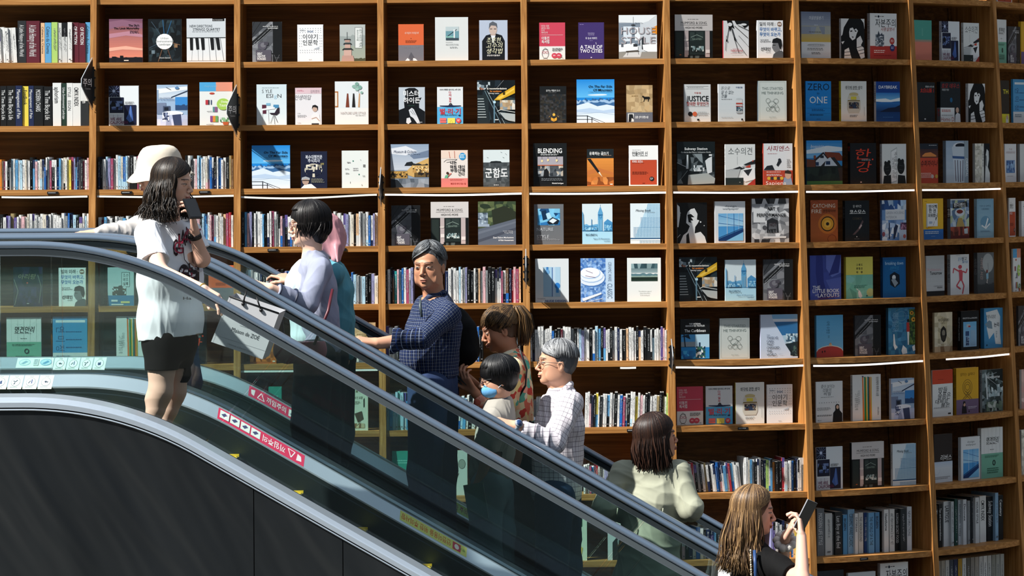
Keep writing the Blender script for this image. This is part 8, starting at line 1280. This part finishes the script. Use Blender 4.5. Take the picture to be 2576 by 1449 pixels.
sticker('warning_sticker', YC, 1035, 1180, 18.0, 'bccf5c;t 3 50 24 2a5a2a w6|주의;r 11 12 26 88 c4384c;e 18 50 4.4 26 f4eee0;t 30 50 50 8c2c24 b w66|안전이용을 위한 주의', 'green-yellow safety strip on the farther deck behind the older man', 'yellow strips', s1=.85)
ICON = ['e %s 46 33 30 5a6a70', 'e %s 46 29 26 f2f6f2']
def isp(k): return ';'.join(['e 50 48 34 32 6a767c', 'e 50 48 31 29 eef2ee', ['p 3c4456 38 44 52 40 60 52 46 56;e 62 50 4 5 3c4456', 'l 5a6470 5 34 58 48 40;r 54 30 60 60 3c4a80', 'l 3c4456 5 32 40 50 48 62 34;l 3c4456 5 46 52 40 66', 'p 3c4a70 36 36 44 44 60 36 62 62 38 64'][k], 'g 16 84 84 92 1 9aa4a8', 'g 36 6 64 12 1 9aa4a8'])
NMI = ['footprints', 'child and adult', 'falling figure', 'seated figure']
for k in range(4):
    x0 = 140 + 33 * k; sticker('pictogram_sticker', YC, x0, x0 + 31, 18.0, 'e3ebe6;' + isp(k), 'white square pictogram with %s, farther deck' % NMI[k], 'white pictograms', s1=1.2)
    x0 = -14 + 38 * k - 1; sticker('pictogram_sticker', YB2, x0, x0 + 35, 16.5, 'eef2ec;' + isp(3 - k), 'white square pictogram with %s, nearer deck' % NMI[3 - k], 'white pictograms', s1=1.2)
sticker('guide_sticker', YC, 46, 138, 18.0, 'dfe9e4;e 22 46 16 34 9fc0cc;e 22 46 14 28 cfe0e0;p 86aabb 12 60 24 30 32 40 20 64;e 80 46 16 34 7fb0cc;e 80 46 14 28 b4d4e0;p 5c96b8 70 60 84 30 90 44 78 66;r 46 14 60 80 c4cfd2;g 48 20 58 70 5 8c9ca4', 'long pale sticker with two blue ovals on the farther deck')
# ------------------------------------------------------------------ folded signs on the uprights
def flag(node_i, y0, y1, w, ang, name_label, text=None):
    a = node(node_i, y0); b = node(node_i, y1); h = (a - b).length; c = (a + b) / 2; th = Vector((1, 0, 0)); fwd = Vector((0, -1, 0))
    root = MB(); root.cbox(c + fwd * .026, .020, .020, h * .70, hx('15171a'))
    for s_ in (-.28, -.08, .12, .28): root.cbox(c + fwd * .022 + Vector((0, 0, s_ * h)), .034, .012, .010, hx('0c0d0f'))
    r = root.build('caution_sign', M['attr'], org=c); tag(r, name_label, 'sign')
    A = math.radians(ang); d = Vector((math.sin(A), -math.cos(A), 0)); p0 = c + fwd * .034; mb = MB(); W_ = w; hh = h * .62
    n = Vector((d.y, -d.x, 0)) * -1; t = .004
    q = [p0 + Vector((0, 0, hh / 2)) + d * 0.005, p0 + d * W_ + Vector((0, 0, hh * .12)), p0 + d * W_ + Vector((0, 0, -hh * .30)), p0 + Vector((0, 0, -hh * .78)) + d * .005]
    q = [p0 + Vector((0, 0, hh * .80)), p0 + d * W_ + Vector((0, 0, hh * .14)), p0 + d * W_ + Vector((0, 0, -hh * .10)), p0 + Vector((0, 0, -hh * .80))]
    vs = q + [x + n * t for x in q]; mb.add(vs, [(0, 1, 2, 3), (7, 6, 5, 4), (0, 4, 5, 1), (1, 5, 6, 2), (2, 6, 7, 3), (3, 7, 4, 0)], hx('17191c')); mb.build('panel', M['attr'], r, org=c)
    if text:
        mb = MB(); nf = n if n.y < 0 else -n; off = t + .001 if n.y < 0 else .001
        def fn(u, v, l): return p0 + d * (W_ * (1 - u)) + Vector((0, 0, hh * (.42 - .84 * v))) + nf * (off + l)
        lay(mb, 't 46 46 26 f2f2f2 cb w80|주의;t 50 70 7 d0d0d0 c w50|Caution', W_ / (hh * .84), fn, .0003); mb.build('lettering', M['print'], r, org=c)
    mb = MB(); e0, e1 = q[0] + Vector((0, 0, .01)), q[1]; mb.tube([e0, q[1] + d * .003, q[2] + d * .003, q[3] - Vector((0, 0, .01))], .0025, 6, hx('b9c4cc')); mb.build('edge_strip', M['attr'], r, org=c)
flag(1, 150, 272, .16, -14, 'black caution sign with white lettering on the leftmost upright, uppermost', 1)
flag(2, 218, 340, .16, -14, 'black caution sign with white lettering beside the pale flower-pot book', 1)
flag(3, 425, 515, .20, 2, 'black caution sign seen edge-on left of the palace courtyard book')
flag(4, 630, 722, .20, 2, 'black caution sign seen edge-on left of the light-bulb book')
flag(5, 856, 936, .20, 2, 'black caution sign seen edge-on left of the beach photo book')
# ------------------------------------------------------------------ light strips under two shelf lines, small shelf plates
M['strip'] = mat('light_strip', hx('f4f2ee'), rough=.5, emit=((1, .93, .86), 1.1)); M['stripd'] = mat('white_strip', hx('eeeeea'), rough=.5)
def ledstrip(i, row, x0, x1, sag, lit, seed):
    a, b, th, n = bay_frame(i, row); rg = random.Random(seed); mb = MB(); y = (ROWS[row][i] + ROWS[row][i + 1]) / 2; pl = hit(x0, y, a, n); pr = hit(x1, y, a, n); pts = []
    N = 16; vs = []; fs = []
    for j in range(N + 1):
        s = j / N; p = pl.lerp(pr, s) - n * (4 * [0, 0, 0, 0, 0, .015, .04, .05, .05][i] * .0 + .002); z = shelfz2(a, b, p) - TH - .002 - sag * math.sin(math.pi * min(1, s * (1.0 if seed % 2 else .8) + (.0 if seed % 2 else .2))) ** 1.5
        vs += [p + Vector((0, 0, z - p.z)), p + Vector((0, 0, z - p.z - .011)), p + n * .004 + Vector((0, 0, z - p.z - .011)), p + n * .004 + Vector((0, 0, z - p.z))]
    for j in range(N):
        for k in range(4): fs.append((4 * j + k, 4 * j + (k + 1) % 4, 4 * j + 4 + (k + 1) % 4, 4 * j + 4 + k))
    fs += [(3, 2, 1, 0), (4 * N, 4 * N + 1, 4 * N + 2, 4 * N + 3)]
    mb.add(vs, fs); o = mb.build('light_strip', M['strip'] if lit else M['stripd'], org=(pl + pr) / 2)
    return tag(o, 'thin white light strip under the %s shelf of %s' % (ROWW[row], BAYW[i]), 'light strip', 'light strips under the shelves')
def shelfz2(a, b, p):
    t = ((p - a).to_2d().dot((b - a).to_2d())) / max((b - a).to_2d().length_squared, 1e-9); return a.lerp(b, t).z
for i, x0, x1, sag, lit in ((0, 4, 220, .004, 0), (1, 244, 588, .006, 0), (2, 606, 948, .018, 0), (3, 968, 1312, .006, 1), (4, 1332, 1676, .004, 1), (5, 1694, 2010, .004, 1), (6, 2028, 2300, .004, 1), (7, 2320, 2518, .003, 1)): ledstrip(i, 3, x0, x1, sag, lit, i)
for i, x0, x1, sag, lit in ((2, 604, 950, .002, 0), (4, 1560, 1600, .001, 0), (5, 1700, 2028, .008, 1), (6, 2046, 2328, .010, 1), (7, 2380, 2540, .004, 1)): ledstrip(i, 6, x0, x1, sag, lit, i + 10)
for k, (i, row, xc, w) in enumerate(((0, 3, 132, 27), (1, 3, 318, 27), (1, 3, 514, 27), (1, 4, 331, 26), (2, 4, 686, 26), (2, 4, 858, 26), (3, 6, 1153, 26), (4, 7, 1590, 26), (5, 7, 1869, 27), (6, 9, 2174, 24), (3, 5, 1050, 24))):
    a, b, th, n = bay_frame(i, row); y = (ROWS[row][i] + ROWS[row][i + 1]) / 2; p = hit(xc, y, a - n * (.006 + (.034 if i == 6 else .010 if i == 5 else 0)), n); z = shelfz2(a, b, p) - TH * .55; O = Vector((p.x, p.y, z)); ww = w / FPX * p.y; mb = MB()
    mb.box(O - th * ww / 2 - Vector((0, 0, .008)), th * ww, n * .012, Vector((0, 0, .016)), hx('17181a')); lay(mb, 'g 10 34 90 74 1 c9c9c9', ww / .016, lambda u, v, l: O - th * ww / 2 + th * (ww * u) + Vector((0, 0, .008 - .016 * v)) - n * (.0002 + l))
    tag(mb.build('shelf_plate', M['print'], org=O), 'black name plate on the %s shelf edge, %s' % (ROWW[row], BAYW[i] + (', left one' if xc == 318 else ', right one' if xc == 514 else ', left one' if xc == 686 else ', right one' if xc == 858 else '')), 'name plate', 'shelf name plates')
bpy.data.objects.remove(_to)
